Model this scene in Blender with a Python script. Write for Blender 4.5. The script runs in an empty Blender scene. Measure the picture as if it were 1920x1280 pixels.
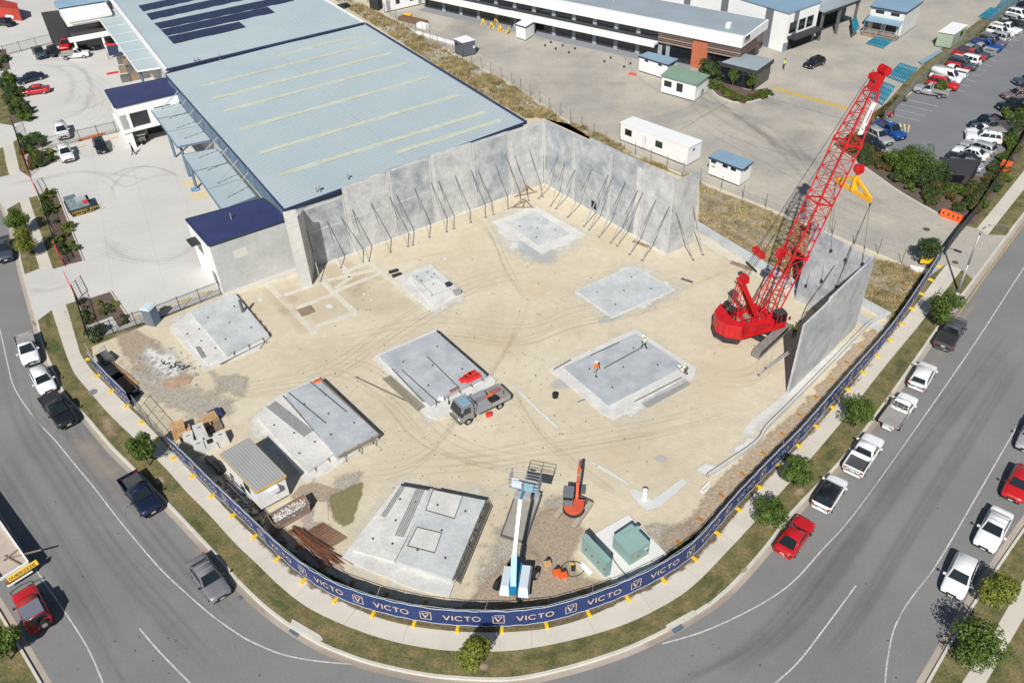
import bpy, bmesh, math, random
from mathutils import Vector, Matrix, noise
from mathutils.geometry import tessellate_polygon
rnd = random.Random(7)
SC = bpy.context.scene
COL = SC.collection
R = math.radians

# ---------------------------------------------------------------- camera (surveyed from the photograph)
FPX, PITCH, ROLL, HCAM = 1559.507, 0.690234, -0.0385219, 40.73*1.35
cf = Vector((0, math.cos(PITCH), -math.sin(PITCH))); cr0 = Vector((1, 0, 0)); cu0 = cr0.cross(cf)
CR = math.cos(ROLL)*cr0 + math.sin(ROLL)*cu0
CU = -math.sin(ROLL)*cr0 + math.cos(ROLL)*cu0
CF = cf
CPOS = Vector((0, 0, HCAM))
cam_d = bpy.data.cameras.new('camera'); cam = bpy.data.objects.new('camera', cam_d); COL.objects.link(cam)
cam_d.sensor_width = 36; cam_d.lens = FPX/1920*36; cam_d.clip_start = 0.5; cam_d.clip_end = 3000
M = Matrix.Identity(4)
for i, a in enumerate((CR, CU, -CF)):
    for j in range(3): M[j][i] = a[j]
M[0][3], M[1][3], M[2][3] = CPOS
cam.matrix_world = M
SC.camera = cam
# ---------------------------------------------------------------- sky, sun, exposure
w = bpy.data.worlds.new('World'); SC.world = w; w.use_nodes = True
nt = w.node_tree; nt.nodes.clear()
sky = nt.nodes.new('ShaderNodeTexSky'); sky.sky_type = 'NISHITA'; sky.sun_disc = False
AZ, EL = 76.5, 43.7
sky.sun_elevation = R(EL); sky.sun_rotation = R(193.5); sky.air_density = 1.0; sky.dust_density = 0.6
bg = nt.nodes.new('ShaderNodeBackground'); bg.inputs[1].default_value = 0.06
wo = nt.nodes.new('ShaderNodeOutputWorld'); nt.links.new(sky.outputs[0], bg.inputs[0]); nt.links.new(bg.outputs[0], wo.inputs[0])
sd = bpy.data.lights.new('sun', 'SUN'); sd.energy = 4.9; sd.angle = R(0.53); sd.color = (1, 0.97, 0.92)
sun = bpy.data.objects.new('sun', sd); COL.objects.link(sun)
sun.rotation_euler = Vector((-math.cos(R(AZ))*math.cos(R(EL)), -math.sin(R(AZ))*math.cos(R(EL)), math.sin(R(EL)))).to_track_quat('Z', 'Y').to_euler()
SC.view_settings.view_transform = 'Standard'; SC.view_settings.look = 'None'
SC.view_settings.exposure = 0.08; SC.view_settings.gamma = 1; SC.view_settings.use_curve_mapping = False
SC.render.engine = 'CYCLES'; SC.cycles.transparent_max_bounces = 32

# ---------------------------------------------------------------- survey helpers
def ray(px, py):
    return (CR*(px-960) - CU*(py-640) + CF*FPX).normalized()
def G(px, py, z=0.0):                    # survey point of the photo -> place on the level z
    d = ray(px, py); t = (z-HCAM)/d.z
    return CPOS + d*t
def G2(px, py, z=0.0):
    p = G(px, py, z); return Vector((p.x, p.y))
def P(a, b, px, py):                     # survey point on the upright plane through a and b
    n = Vector((-(b-a).y, (b-a).x, 0)); d = ray(px, py)
    return CPOS + d*(n.dot(a-CPOS)/n.dot(d))
def V(x, y, z=0): return Vector((x, y, z))
def lerp(a, b, t): return a*(1-t)+b*t
def flat(v): return Vector((v.x, v.y, 0))

# ---------------------------------------------------------------- materials
MATS = {}
def mat(name, col, rough=0.7, metal=0.0, var=0.0, scale=2.0, col2=None, bump=0.0, bscale=30.0, coat=0.0, spec=0.5, fine=0.0, fscale=40.0, trans=0.0, space='POS', stretch=None, alpha_attr=False, aedge=(0.35, 0.65), ascale=1.2, amax=1.0):
    if name in MATS: return MATS[name]
    m = bpy.data.materials.new(name); m.use_nodes = True; t = m.node_tree; N = t.nodes; L = t.links
    b = N['Principled BSDF']; b.inputs['Roughness'].default_value = rough; b.inputs['Metallic'].default_value = metal
    b.inputs['Specular IOR Level'].default_value = spec
    if coat: b.inputs['Coat Weight'].default_value = coat; b.inputs['Coat Roughness'].default_value = 0.05
    c = (*col, 1.0); b.inputs['Base Color'].default_value = c
    def coords():
        if space == 'POS': g = N.new('ShaderNodeNewGeometry'); o = g.outputs['Position']
        else: g = N.new('ShaderNodeTexCoord'); o = g.outputs['Object']
        if stretch:
            mp = N.new('ShaderNodeMapping'); mp.vector_type = 'TEXTURE'; mp.inputs['Rotation'].default_value = (0, 0, stretch[0]); mp.inputs['Scale'].default_value = (stretch[1], 1, 1)
            L.new(o, mp.inputs[0]); o = mp.outputs[0]
        return o
    co = None
    if var or fine or bump or alpha_attr: co = coords()
    cur = None
    if var:
        n1 = N.new('ShaderNodeTexNoise'); n1.inputs['Scale'].default_value = 1/scale; n1.inputs['Detail'].default_value = 7; n1.inputs['Roughness'].default_value = 0.62
        L.new(co, n1.inputs['Vector'])
        rp = N.new('ShaderNodeValToRGB'); rp.color_ramp.elements[0].position = 0.34; rp.color_ramp.elements[1].position = 0.66
        c2 = col2 or tuple(x*(1-var) for x in col)
        rp.color_ramp.elements[0].color = (*c2, 1); rp.color_ramp.elements[1].color = c
        L.new(n1.outputs['Fac'], rp.inputs[0]); cur = rp.outputs[0]
    if fine:
        n2 = N.new('ShaderNodeTexNoise'); n2.inputs['Scale'].default_value = fscale; n2.inputs['Detail'].default_value = 3
        L.new(co, n2.inputs['Vector'])
        mr = N.new('ShaderNodeMapRange'); mr.inputs['From Min'].default_value = 0.3; mr.inputs['From Max'].default_value = 0.7
        mr.inputs['To Min'].default_value = 1-fine; mr.inputs['To Max'].default_value = 1+fine*0.6
        L.new(n2.outputs['Fac'], mr.inputs[0])
        mx = N.new('ShaderNodeVectorMath'); mx.operation = 'SCALE'
        if cur: L.new(cur, mx.inputs[0])
        else: mx.inputs[0].default_value = col
        L.new(mr.outputs[0], mx.inputs['Scale']); cur = mx.outputs[0]
    if cur: L.new(cur, b.inputs['Base Color'])
    if bump:
        n3 = N.new('ShaderNodeTexNoise'); n3.inputs['Scale'].default_value = bscale; n3.inputs['Detail'].default_value = 5
        L.new(co, n3.inputs['Vector']); bp = N.new('ShaderNodeBump'); bp.inputs['Strength'].default_value = bump; bp.inputs['Distance'].default_value = 0.08
        L.new(n3.outputs['Fac'], bp.inputs['Height']); L.new(bp.outputs[0], b.inputs['Normal'])
    if trans:
        tr = N.new('ShaderNodeBsdfTranslucent'); ms = N.new('ShaderNodeMixShader'); ms.inputs[0].default_value = trans
        if cur: L.new(cur, tr.inputs[0])
        else: tr.inputs[0].default_value = c
        L.new(b.outputs[0], ms.inputs[1]); L.new(tr.outputs[0], ms.inputs[2]); L.new(ms.outputs[0], N['Material Output'].inputs[0])
    if alpha_attr:
        at = N.new('ShaderNodeAttribute'); at.attribute_name = 'edge'
        n4 = N.new('ShaderNodeTexNoise'); n4.inputs['Scale'].default_value = ascale; n4.inputs['Detail'].default_value = 6; n4.inputs['Roughness'].default_value = 0.65
        L.new(co, n4.inputs['Vector'])
        ad = N.new('ShaderNodeMath'); ad.operation = 'MULTIPLY_ADD'; L.new(n4.outputs['Fac'], ad.inputs[0]); ad.inputs[1].default_value = 1.6; ad.inputs[2].default_value = -0.8
        a2 = N.new('ShaderNodeMath'); a2.operation = 'ADD'; L.new(at.outputs['Fac'], a2.inputs[0]); L.new(ad.outputs[0], a2.inputs[1])
        m2 = N.new('ShaderNodeMapRange'); m2.interpolation_type = 'SMOOTHSTEP'
        m2.inputs['From Min'].default_value = aedge[0]; m2.inputs['From Max'].default_value = aedge[1]; m2.inputs['To Max'].default_value = amax
        L.new(a2.outputs[0], m2.inputs[0]); m3 = N.new('ShaderNodeMath'); m3.operation = 'MULTIPLY'
        m4 = N.new('ShaderNodeMath'); m4.operation = 'LESS_THAN'; m4.inputs[0].default_value = 0.001; L.new(at.outputs['Fac'], m4.inputs[1])
        L.new(m2.outputs[0], m3.inputs[0]); L.new(m4.outputs[0], m3.inputs[1]); L.new(m3.outputs[0], b.inputs['Alpha'])
    MATS[name] = m; return m

SAND = mat('sand', (0.61, 0.54, 0.405), 0.95, var=1, scale=8, col2=(0.53, 0.455, 0.325), fine=0.07, fscale=1.2, bump=0.45, bscale=5)
ASPH = mat('asphalt', (0.222, 0.220, 0.214), 0.9, var=1, scale=9, col2=(0.185, 0.184, 0.181), fine=0.10, fscale=9, bump=0.3, bscale=40)
ASPH2 = mat('carpark_asphalt', (0.20, 0.205, 0.215), 0.9, var=1, scale=6, col2=(0.17, 0.175, 0.185), fine=0.08, fscale=14)
PATHC = mat('footpath_concrete', (0.60, 0.555, 0.475), 0.9, var=1, scale=3, col2=(0.52, 0.48, 0.41), fine=0.07, fscale=9)
KERBC = mat('kerb_concrete', (0.60, 0.565, 0.49), 0.9, var=1, scale=1.5, col2=(0.50, 0.47, 0.41), fine=0.08, fscale=9)
GUTTER = mat('gutter_concrete', (0.44, 0.375, 0.31), 0.9, var=1, scale=2.5, col2=(0.36, 0.31, 0.26), fine=0.1, fscale=8)
GRASS = mat('verge_grass', (0.235, 0.185, 0.08), 0.95, var=1, scale=1.5, col2=(0.085, 0.095, 0.03), fine=0.35, fscale=5, bump=0.8, bscale=9)
GRASSG = mat('green_grass', (0.13, 0.16, 0.05), 0.95, var=1, scale=2, col2=(0.09, 0.115, 0.035), fine=0.3, fscale=6, bump=0.8, bscale=9)
LOTC = mat('lot_concrete', (0.575, 0.56, 0.525), 0.88, var=1, scale=10, col2=(0.51, 0.495, 0.465), fine=0.03, fscale=2.5)
YARD = mat('yard_concrete', (0.47, 0.425, 0.35), 0.9, var=1, scale=9, col2=(0.33, 0.31, 0.28), fine=0.09, fscale=2.2)
SCRUB = mat('scrub_dirt', (0.42, 0.35, 0.25), 0.95, var=1, scale=1.8, col2=(0.19, 0.17, 0.085), fine=0.4, fscale=4, bump=1, bscale=5)
GRAVEL = mat('gravel', (0.46, 0.41, 0.33), 0.95, var=1, scale=1.1, col2=(0.37, 0.33, 0.27), fine=0.42, fscale=7, bump=1, bscale=10)
SLAB = mat('slab_concrete', (0.555, 0.565, 0.555), 0.75, var=1, scale=2.0, col2=(0.42, 0.44, 0.445), fine=0.08, fscale=4)
SLABD = mat('fresh_slab_concrete', (0.475, 0.495, 0.505), 0.6, var=1, scale=1.8, col2=(0.34, 0.365, 0.39), fine=0.07, fscale=5)
SLABL = mat('pale_slab_concrete', (0.66, 0.645, 0.60), 0.85, var=1, scale=1.6, col2=(0.53, 0.525, 0.50), fine=0.1, fscale=4)
PANEL = mat('panel_concrete', (0.56, 0.56, 0.54), 0.8, var=1, scale=1.8, col2=(0.36, 0.375, 0.385), fine=0.10, fscale=3)
PANELG = mat('panel_concrete_formed', (0.49, 0.50, 0.50), 0.65, var=1, scale=1.7, col2=(0.255, 0.28, 0.315), fine=0.10, fscale=3)
PANELW = mat('panel_concrete_pale', (0.60, 0.59, 0.55), 0.8, var=1, scale=2.4, col2=(0.50, 0.495, 0.465), fine=0.08, fscale=3)
OLDW = mat('aged_wall_concrete', (0.52, 0.52, 0.50), 0.85, var=1, scale=2.5, col2=(0.42, 0.43, 0.42), fine=0.08, fscale=3)
ROOFB = mat('pale_roof_sheet', (0.375, 0.435, 0.45), 0.55, metal=0.0, var=1, scale=9, col2=(0.335, 0.405, 0.43), spec=0.4)
ROOFN = mat('navy_roof_sheet', (0.035, 0.045, 0.13), 0.5, var=0.2, scale=3)
ROOFG = mat('grey_roof_sheet', (0.33, 0.38, 0.41), 0.5, var=0.15, scale=4)
ROOFGR = mat('green_roof_sheet', (0.22, 0.33, 0.24), 0.5, var=0.12, scale=4)
ROOFBL = mat('blue_roof_sheet', (0.24, 0.36, 0.46), 0.5, var=0.12, scale=4)
ROOFGY = mat('shed_roof_sheet', (0.36, 0.36, 0.345), 0.5, var=0.12, scale=2)
SKYL = mat('skylight_sheet', (0.56, 0.58, 0.46), 0.5, var=0.12, scale=2.5, fine=0.1, fscale=1.2)
NAVY = mat('navy_trim', (0.03, 0.045, 0.10), 0.45)
NAVYL = mat('blue_grey_cladding', (0.13, 0.20, 0.28), 0.5, var=0.15, scale=3)
SOLAR = mat('solar_glass', (0.018, 0.022, 0.06), 0.25, spec=0.6)
WHITE = mat('white_paint', (0.80, 0.80, 0.79), 0.6, var=0.06, scale=3)
WHITEC = mat('white_render', (0.82, 0.82, 0.80), 0.8, var=0.05, scale=4)
BLACK = mat('black_rubber', (0.012, 0.012, 0.013), 0.85)
DARK = mat('dark_metal', (0.03, 0.03, 0.033), 0.6)
CHAR = mat('charcoal_cladding', (0.045, 0.045, 0.05), 0.6, var=0.1, scale=2)
GLASS = mat('dark_glass', (0.012, 0.016, 0.02), 0.08, spec=0.9)
WGLASS = mat('window_glass', (0.02, 0.028, 0.034), 0.12, spec=0.8)
STEEL = mat('galvanised_steel', (0.42, 0.43, 0.43), 0.5, metal=0.3, var=0.15, scale=1)
STEELD = mat('weathered_steel', (0.16, 0.16, 0.155), 0.6, metal=0.2, var=0.2, scale=1)
RUST = mat('rusty_steel', (0.27, 0.10, 0.045), 0.85, var=0.4, scale=0.6, fine=0.2)
RED = mat('crane_red', (0.60, 0.012, 0.018), 0.42, var=1, scale=0.8, col2=(.46, .012, .014), coat=0.15, fine=.1, fscale=4)
ORANGE = mat('safety_orange', (0.75, 0.13, 0.03), 0.5, var=0.08, scale=1)
REDP = mat('red_plastic', (0.62, 0.03, 0.025), 0.5)
YEL = mat('yellow_plastic', (0.78, 0.50, 0.03), 0.55, var=0.12, scale=0.7)
BEAMY = mat('beam_yellow', (0.80, 0.42, 0.02), 0.45, var=0.06, scale=1)
LINEW = mat('line_paint', (0.62, 0.61, 0.58), 0.8, var=0.30, scale=0.5, fine=0.3, fscale=6)
LINEY = mat('line_paint_yellow', (0.62, 0.42, 0.10), 0.8, var=0.2, scale=0.5, fine=0.2, fscale=10)
LINEYP = mat('hatch_paint_yellow', (0.70, 0.55, 0.24), 0.8, var=0.15, scale=0.5)
BANNER = mat('banner_blue', (0.018, 0.045, 0.17), 0.6, var=0.35, scale=3, col2=(0.012, 0.028, 0.105))
BANTXT = mat('banner_cream', (0.62, 0.47, 0.36), 0.7)
BANEDGE = mat('banner_hem', (0.55, 0.62, 0.68), 0.6)
TIMBER = mat('pallet_timber', (0.60, 0.38, 0.19), 0.85, var=0.25, scale=0.7, fine=0.15, fscale=8)
TIMBERO = mat('old_timber', (0.30, 0.22, 0.15), 0.9, var=0.3, scale=0.7)
BARK = mat('bark', (0.16, 0.12, 0.085), 0.95, var=0.3, scale=0.3)
MULCH = mat('mulch', (0.17, 0.12, 0.095), 0.95, var=1, scale=0.9, col2=(0.10, 0.075, 0.055), fine=0.4, fscale=7, bump=1, bscale=9)
PITGREEN = mat('kiosk_green', (0.27, 0.40, 0.36), 0.5, var=0.08, scale=2)
BEIGE = mat('container_green', (0.32, 0.38, 0.28), 0.6, var=0.1, scale=1)
TRUSSB = mat('truss_blue', (0.03, 0.30, 0.44), 0.5, var=0.2, scale=1)
PLASTER = mat('plumbing_white', (0.75, 0.75, 0.73), 0.5)
BRICK = mat('brick_red', (0.50, 0.15, 0.075), 0.85, var=0.2, scale=1.2, fine=0.12, fscale=6)
CLOUT = mat('clout_grey', (0.20, 0.21, 0.22), 0.8, var=0.2, scale=1)
TYREM = mat('tyre_mark', (0.10, 0.10, 0.105), 0.95, alpha_attr=True, aedge=(0.15, 1.3), ascale=0.5, amax=0.14)
WEARD = mat('road_wear', (0.15, 0.15, 0.15), 0.95, alpha_attr=True, aedge=(-0.1, 1.6), ascale=0.12, amax=0.24)
WEARL = mat('road_dust', (0.40, 0.34, 0.28), 0.95, alpha_attr=True, aedge=(0.1, 1.3), ascale=0.35, amax=0.6)
LAIT = mat('cement_dust', (0.66, 0.655, 0.61), 0.95, alpha_attr=True, aedge=(0.1, 0.7), ascale=0.8, amax=0.95, fine=0.12, fscale=6)
LAITB = mat('cement_slurry', (0.50, 0.53, 0.545), 0.9, alpha_attr=True, aedge=(0.1, 0.9), ascale=0.7, amax=0.5, fine=0.08)
GRAVP = mat('loose_gravel', (0.50, 0.455, 0.38), 0.95, alpha_attr=True, aedge=(0.2, 0.8), ascale=0.7, amax=0.85, fine=0.5, fscale=7, var=1, scale=1.4, col2=(0.42, 0.38, 0.32))
DIRTP = mat('brown_dirt', (0.42, 0.335, 0.245), 0.95, alpha_attr=True, aedge=(0.2, 0.8), ascale=0.6, amax=0.85, fine=0.35, fscale=6)
SANDP = mat('disturbed_sand', (0.50, 0.395, 0.26), 0.95, alpha_attr=True, aedge=(0.0, 1.3), ascale=0.6, amax=0.14, fine=0.3, fscale=5, bump=0.8, bscale=6)
OILP = mat('oil_stain', (0.14, 0.125, 0.11), 0.8, alpha_attr=True, aedge=(0.0, 1.6), ascale=0.2, amax=0.26)
MUDP = mat('olive_mud', (0.235, 0.205, 0.095), 0.6, alpha_attr=True, aedge=(0.25, 0.8), ascale=1.0, amax=.92, fine=0.15, fscale=4)
BARE = mat('bare_verge_dirt', (0.40, 0.29, 0.20), 0.95, alpha_attr=True, aedge=(0.2, 0.8), ascale=0.8, amax=0.85, fine=0.2)
GREENP = mat('greener_grass', (0.10, 0.13, 0.04), 0.95, alpha_attr=True, aedge=(0.2, 0.9), ascale=0.9, amax=0.8, fine=0.35, fscale=6)
DRYP = mat('dry_grass', (0.36, 0.27, 0.12), 0.95, alpha_attr=True, aedge=(0.2, 0.9), ascale=1.0, amax=0.8, fine=0.35, fscale=6)
def leafmat(name, c, c2):
    return mat(name, c, 0.55, var=1, scale=0.55, col2=c2, trans=0.25, space='OBJ', spec=0.35)
LEAF = leafmat('leaf_green', (0.15, 0.22, 0.035), (0.03, 0.065, 0.012))
LEAFY = leafmat('leaf_yellow_green', (0.30, 0.30, 0.05), (0.08, 0.12, 0.02))
LEAFD = leafmat('leaf_dark', (0.09, 0.13, 0.04), (0.03, 0.055, 0.016))
LEAFR = leafmat('leaf_reddish', (0.20, 0.13, 0.04), (0.07, 0.07, 0.02))
WEED = mat('dry_weed', (0.58, 0.46, 0.25), 0.9, var=1, scale=1.3, col2=(0.22, 0.185, 0.08), trans=0.2)
SKIN = mat('skin', (0.42, 0.25, 0.17), 0.6)

# ---------------------------------------------------------------- mesh builder
OFF = {}
class MB:
    def __init__(s): s.v = []; s.f = []; s.sm = False
    def add(s, vs, fs):
        o = len(s.v); s.v += [Vector(v) for v in vs]; s.f += [tuple(i+o for i in f) for f in fs]; return s
    def quad(s, a, b, c, d): return s.add([a, b, c, d], [(0, 1, 2, 3)])
    def hexa(s, b, t): return s.add(list(b)+list(t), [(3, 2, 1, 0), (4, 5, 6, 7), (0, 1, 5, 4), (1, 2, 6, 5), (2, 3, 7, 6), (3, 0, 4, 7)])
    def box(s, c, sz, rz=0.0, ax=None):
        c = Vector(c); hx, hy, hz = [q/2 for q in sz]
        if ax: X, Y, Z = ax
        else: X = V(math.cos(rz), math.sin(rz)); Y = V(-math.sin(rz), math.cos(rz)); Z = V(0, 0, 1)
        q = [c+X*(hx*i)+Y*(hy*j) for i, j in ((-1, -1), (1, -1), (1, 1), (-1, 1))]
        return s.hexa([p-Z*hz for p in q], [p+Z*hz for p in q])
    def bar(s, a, b, w, h=None, up=None):
        a = Vector(a); b = Vector(b); d = b-a; L = d.length
        if L < 1e-6: return s
        Z = d/L; u = Vector(up) if up else (V(0, 0, 1) if abs(Z.z) < 0.95 else V(1, 0, 0))
        X = Z.cross(u).normalized(); Y = X.cross(Z); h = h or w
        q = [X*(w/2*i)+Y*(h/2*j) for i, j in ((-1, -1), (1, -1), (1, 1), (-1, 1))]
        return s.hexa([a+p for p in q], [b+p for p in q])
    def tube(s, a, b, r, r2=None, n=8, cap=True):
        a = Vector(a); b = Vector(b); d = b-a; L = d.length
        if L < 1e-6: return s
        if r2 is None: r2 = r
        Z = d/L; u = V(0, 0, 1) if abs(Z.z) < 0.95 else V(1, 0, 0)
        X = Z.cross(u).normalized(); Y = Z.cross(X)
        vs = [a+(X*math.cos(2*math.pi*i/n)+Y*math.sin(2*math.pi*i/n))*r for i in range(n)]+[b+(X*math.cos(2*math.pi*i/n)+Y*math.sin(2*math.pi*i/n))*r2 for i in range(n)]
        fs = [(i, (i+1) % n, n+(i+1) % n, n+i) for i in range(n)]
        if cap: fs += [tuple(range(n-1, -1, -1)), tuple(range(n, 2*n))]
        return s.add(vs, fs)
    def path(s, pts, r, n=6):
        for a, b in zip(pts, pts[1:]): s.tube(a, b, r, n=n)
        return s
    def poly(s, pts, z=None):
        pts = [V(p[0], p[1], (z if z is not None else (p[2] if len(p) > 2 else 0))) for p in pts]
        tr = tessellate_polygon([pts]); fs = []
        for t in tr:
            a, b, c = [pts[i] for i in t]
            fs.append(tuple(t) if (b-a).cross(c-a).z > 0 else (t[0], t[2], t[1]))
        return s.add(pts, fs)
    def prism(s, pts, z0, z1, top=True, bot=False):
        pts = [Vector((p[0], p[1])) for p in pts]
        ar = sum(a.x*b.y-b.x*a.y for a, b in zip(pts, pts[1:]+pts[:1]))
        if ar < 0: pts = pts[::-1]
        n = len(pts)
        if top: s.poly(pts, z1)
        if bot:
            o = len(s.f); s.poly(pts, z0); s.f[o:] = [f[::-1] for f in s.f[o:]]
        return s.add([V(p.x, p.y, z0) for p in pts]+[V(p.x, p.y, z1) for p in pts], [(i, (i+1) % n, n+(i+1) % n, n+i) for i in range(n)])
    def strip(s, left, right, z=None):
        vs = []
        for a, b in zip(left, right):
            vs += [V(a[0], a[1], z if z is not None else a[2]), V(b[0], b[1], z if z is not None else b[2])]
        return s.add(vs, [(2*i, 2*i+1, 2*i+3, 2*i+2) for i in range(len(left)-1)])
    def build(s, name, m, parent=None, smooth=False):
        me = bpy.data.meshes.new(name); off = OFF.get(parent.name, Vector((0, 0, 0))) if parent else Vector((0, 0, 0))
        me.from_pydata([v-off for v in s.v], [], s.f); me.materials.append(m)
        if smooth: me.polygons.foreach_set('use_smooth', [True]*len(me.polygons))
        me.update()
        o = bpy.data.objects.new(name, me); COL.objects.link(o)
        if parent: o.parent = parent; OFF[o.name] = off
        return o
def thing(name, label, cat, loc=(0, 0, 0), group=None):
    o = bpy.data.objects.new(name, None); COL.objects.link(o); o.location = loc; o.empty_display_size = 0.3
    OFF[o.name] = Vector(loc); o['label'] = label; o['category'] = cat
    if group: o['group'] = group
    return o
def tag(o, label, cat, group=None, kind=None):
    o['label'] = label; o['category'] = cat
    if group: o['group'] = group
    if kind: o['kind'] = kind
    me = o.data                                    # origin to the base of the thing
    if me and len(me.vertices) and me.users == 1:
        n = len(me.vertices); cx = sum(v.co.x for v in me.vertices)/n; cy = sum(v.co.y for v in me.vertices)/n; z0 = min(v.co.z for v in me.vertices)
        d = Vector((cx, cy, z0)); me.transform(Matrix.Translation(-d)); o.location = o.location+d
    return o
def struct(o, kind='structure', label=None, cat=None):
    o['kind'] = kind
    if label: o['label'] = label; o['category'] = cat
    return o
def dup(root, loc, rz=0.0, label=None, scale=None):
    r = root.copy(); COL.objects.link(r); r.location = loc; r.rotation_euler = (0, 0, rz)
    if scale: r.scale = scale if hasattr(scale, '__len__') else (scale,)*3
    if label: r['label'] = label
    for ch in list(root.children):
        c = ch.copy(); COL.objects.link(c); c.parent = r
        for g in list(ch.children):
            d = g.copy(); COL.objects.link(d); d.parent = c
    return r
def place(root, loc, rz=0.0, scale=None):
    root.location = loc; root.rotation_euler = (0, 0, rz)
    if scale: root.scale = scale if hasattr(scale, '__len__') else (scale,)*3
    return root
def sheet(name, pxs, z, m, kind='structure', world=False):
    pts = [G2(*p, z) for p in pxs] if not world else pxs
    return struct(MB().poly(pts, z).build(name, m), kind)
def smoothline(pts, k=6):                       # Catmull-Rom through survey points
    P_ = [pts[0]*2-pts[1]]+list(pts)+[pts[-1]*2-pts[-2]]; o = []
    for i in range(1, len(P_)-2):
        a, b, c, d = P_[i-1:i+3]
        for j in range(k):
            t = j/k
            o.append(0.5*((2*b)+(c-a)*t+(2*a-5*b+4*c-d)*t*t+(3*b-a-3*c+d)*t*t*t))
    o.append(pts[-1]); return o
def line_px(pxs, z=0, k=5): return smoothline([G2(*p, z) for p in pxs], k)
def offs(line, d):
    o = []
    for i, p in enumerate(line):
        a = line[max(i-1, 0)]; b = line[min(i+1, len(line)-1)]; t = (b-a).normalized(); o.append(p+Vector((-t.y, t.x))*d)
    return o
def softpatch(mb, pts, z, inset=0.5):           # grid over the polygon, attribute 0 at its edge rising to 1 inside
    xs = [p.x for p in pts]; ys = [p.y for p in pts]; x0, x1, y0, y1 = min(xs), max(xs), min(ys), max(ys)
    n = len(pts); ar = abs(sum(pts[i].x*pts[(i+1) % n].y-pts[(i+1) % n].x*pts[i].y for i in range(n)))/2
    wd = max(0.25, (1-inset)*0.85*math.sqrt(ar)); st = max(0.14, math.sqrt(ar)/26); idx = {}
    def dist(x, y):
        ins = False; d = 1e9
        for i in range(n):
            a = pts[i]; b = pts[(i+1) % n]; ex = b.x-a.x; ey = b.y-a.y; l = ex*ex+ey*ey
            t = max(0, min(1, ((x-a.x)*ex+(y-a.y)*ey)/l)) if l else 0
            d = min(d, (x-a.x-ex*t)**2+(y-a.y-ey*t)**2)
            if (a.y > y) != (b.y > y) and x < ex*(y-a.y)/ey+a.x: ins = not ins
        return math.sqrt(d) if ins else -math.sqrt(d)
    nx = int((x1-x0)/st)+2; ny = int((y1-y0)/st)+2
    D = [[dist(x0+i*st, y0+j*st) for j in range(ny)] for i in range(nx)]
    def vid(i, j):
        if (i, j) not in idx:
            idx[(i, j)] = mb['n']; mb['n'] += 1; mb['v'].append(V(x0+i*st, y0+j*st, z)); mb['a'].append(max(0.0, min(1.0, D[i][j]/wd)))
        return idx[(i, j)]
    for i in range(nx-1):
        for j in range(ny-1):
            if max(D[i][j], D[i+1][j], D[i][j+1], D[i+1][j+1]) > 0: mb['f'].append((vid(i, j), vid(i+1, j), vid(i+1, j+1), vid(i, j+1)))
def softband(mb, line, wd, z, fade=True):
    n = len(line); l = offs(line, wd/2); r = offs(line, -wd/2); o = mb['n']
    for i in range(n):
        e = min(1.0, min(i, n-1-i)/max(1, n*0.2)) if fade else 1.0
        mb['v'] += [V(*l[i], z), V(*line[i], z), V(*r[i], z)]; mb['a'] += [0.0, e, 0.0]
    for i in range(n-1):
        k = o+3*i; mb['f'] += [(k+1, k, k+3, k+4), (k+2, k+1, k+4, k+5)]
    mb['n'] += 3*n
def newsoft(): return {'v': [], 'f': [], 'a': [], 'n': 0}
def buildsoft(mb, name, m):
    me = bpy.data.meshes.new(name); me.from_pydata(mb['v'], [], mb['f']); me.materials.append(m)
    at = me.attributes.new('edge', 'FLOAT', 'POINT'); at.data.foreach_set('value', mb['a']); me.update()
    o = bpy.data.objects.new(name, me); COL.objects.link(o); return struct(o)
ZC = [0.012]
def softs(name, m, polys=(), bands=(), z=None, inset=0.5):
    if z is None: ZC[0] += 0.0021; z = ZC[0]
    mb = newsoft()
    k = 0
    for p in polys: softpatch(mb, [G2(*q, z) for q in p], z+k*.0009, inset); k += 1
    for pts, wd in bands: softband(mb, line_px(pts, z, 6), wd, z+k*.0004); k += 1
    return buildsoft(mb, name, m)
def grow(p, k=1.12):
    cx = sum(q[0] for q in p)/len(p); cy = sum(q[1] for q in p)/len(p); return [(cx+(x-cx)*k, cy+(y-cy)*k) for x, y in p]
def ell(cx, cy, rx, ry, ang=0, n=14, jit=0.15):
    o = []
    for i in range(n):
        t = 2*math.pi*i/n; k = 1+rnd.uniform(-jit, jit); x = rx*k*math.cos(t); y = ry*k*math.sin(t)
        o.append((cx+x*math.cos(ang)-y*math.sin(ang), cy+x*math.sin(ang)+y*math.cos(ang)))
    return o
def ribbed(p00, p10, p11, p01, pitch=0.3, h=0.04):  # ribs run p00->p10, spaced along p00->p01
    L = ((p01-p00).length+(p11-p10).length)/2; n = max(2, int(L/pitch)); mb = MB(); A = []; B = []
    for i in range(n):
        for t, z in ((0.0, 0), (0.72, 0), (0.78, h), (0.94, h)):
            u = (i+t)/n; A.append(lerp(p00, p01, u)+V(0, 0, z)); B.append(lerp(p10, p11, u)+V(0, 0, z))
    A.append(p01); B.append(p11)
    k = len(A); mb.add(A+B, [(i, k+i, k+i+1, i+1) for i in range(k-1)])
    return mb
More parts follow.
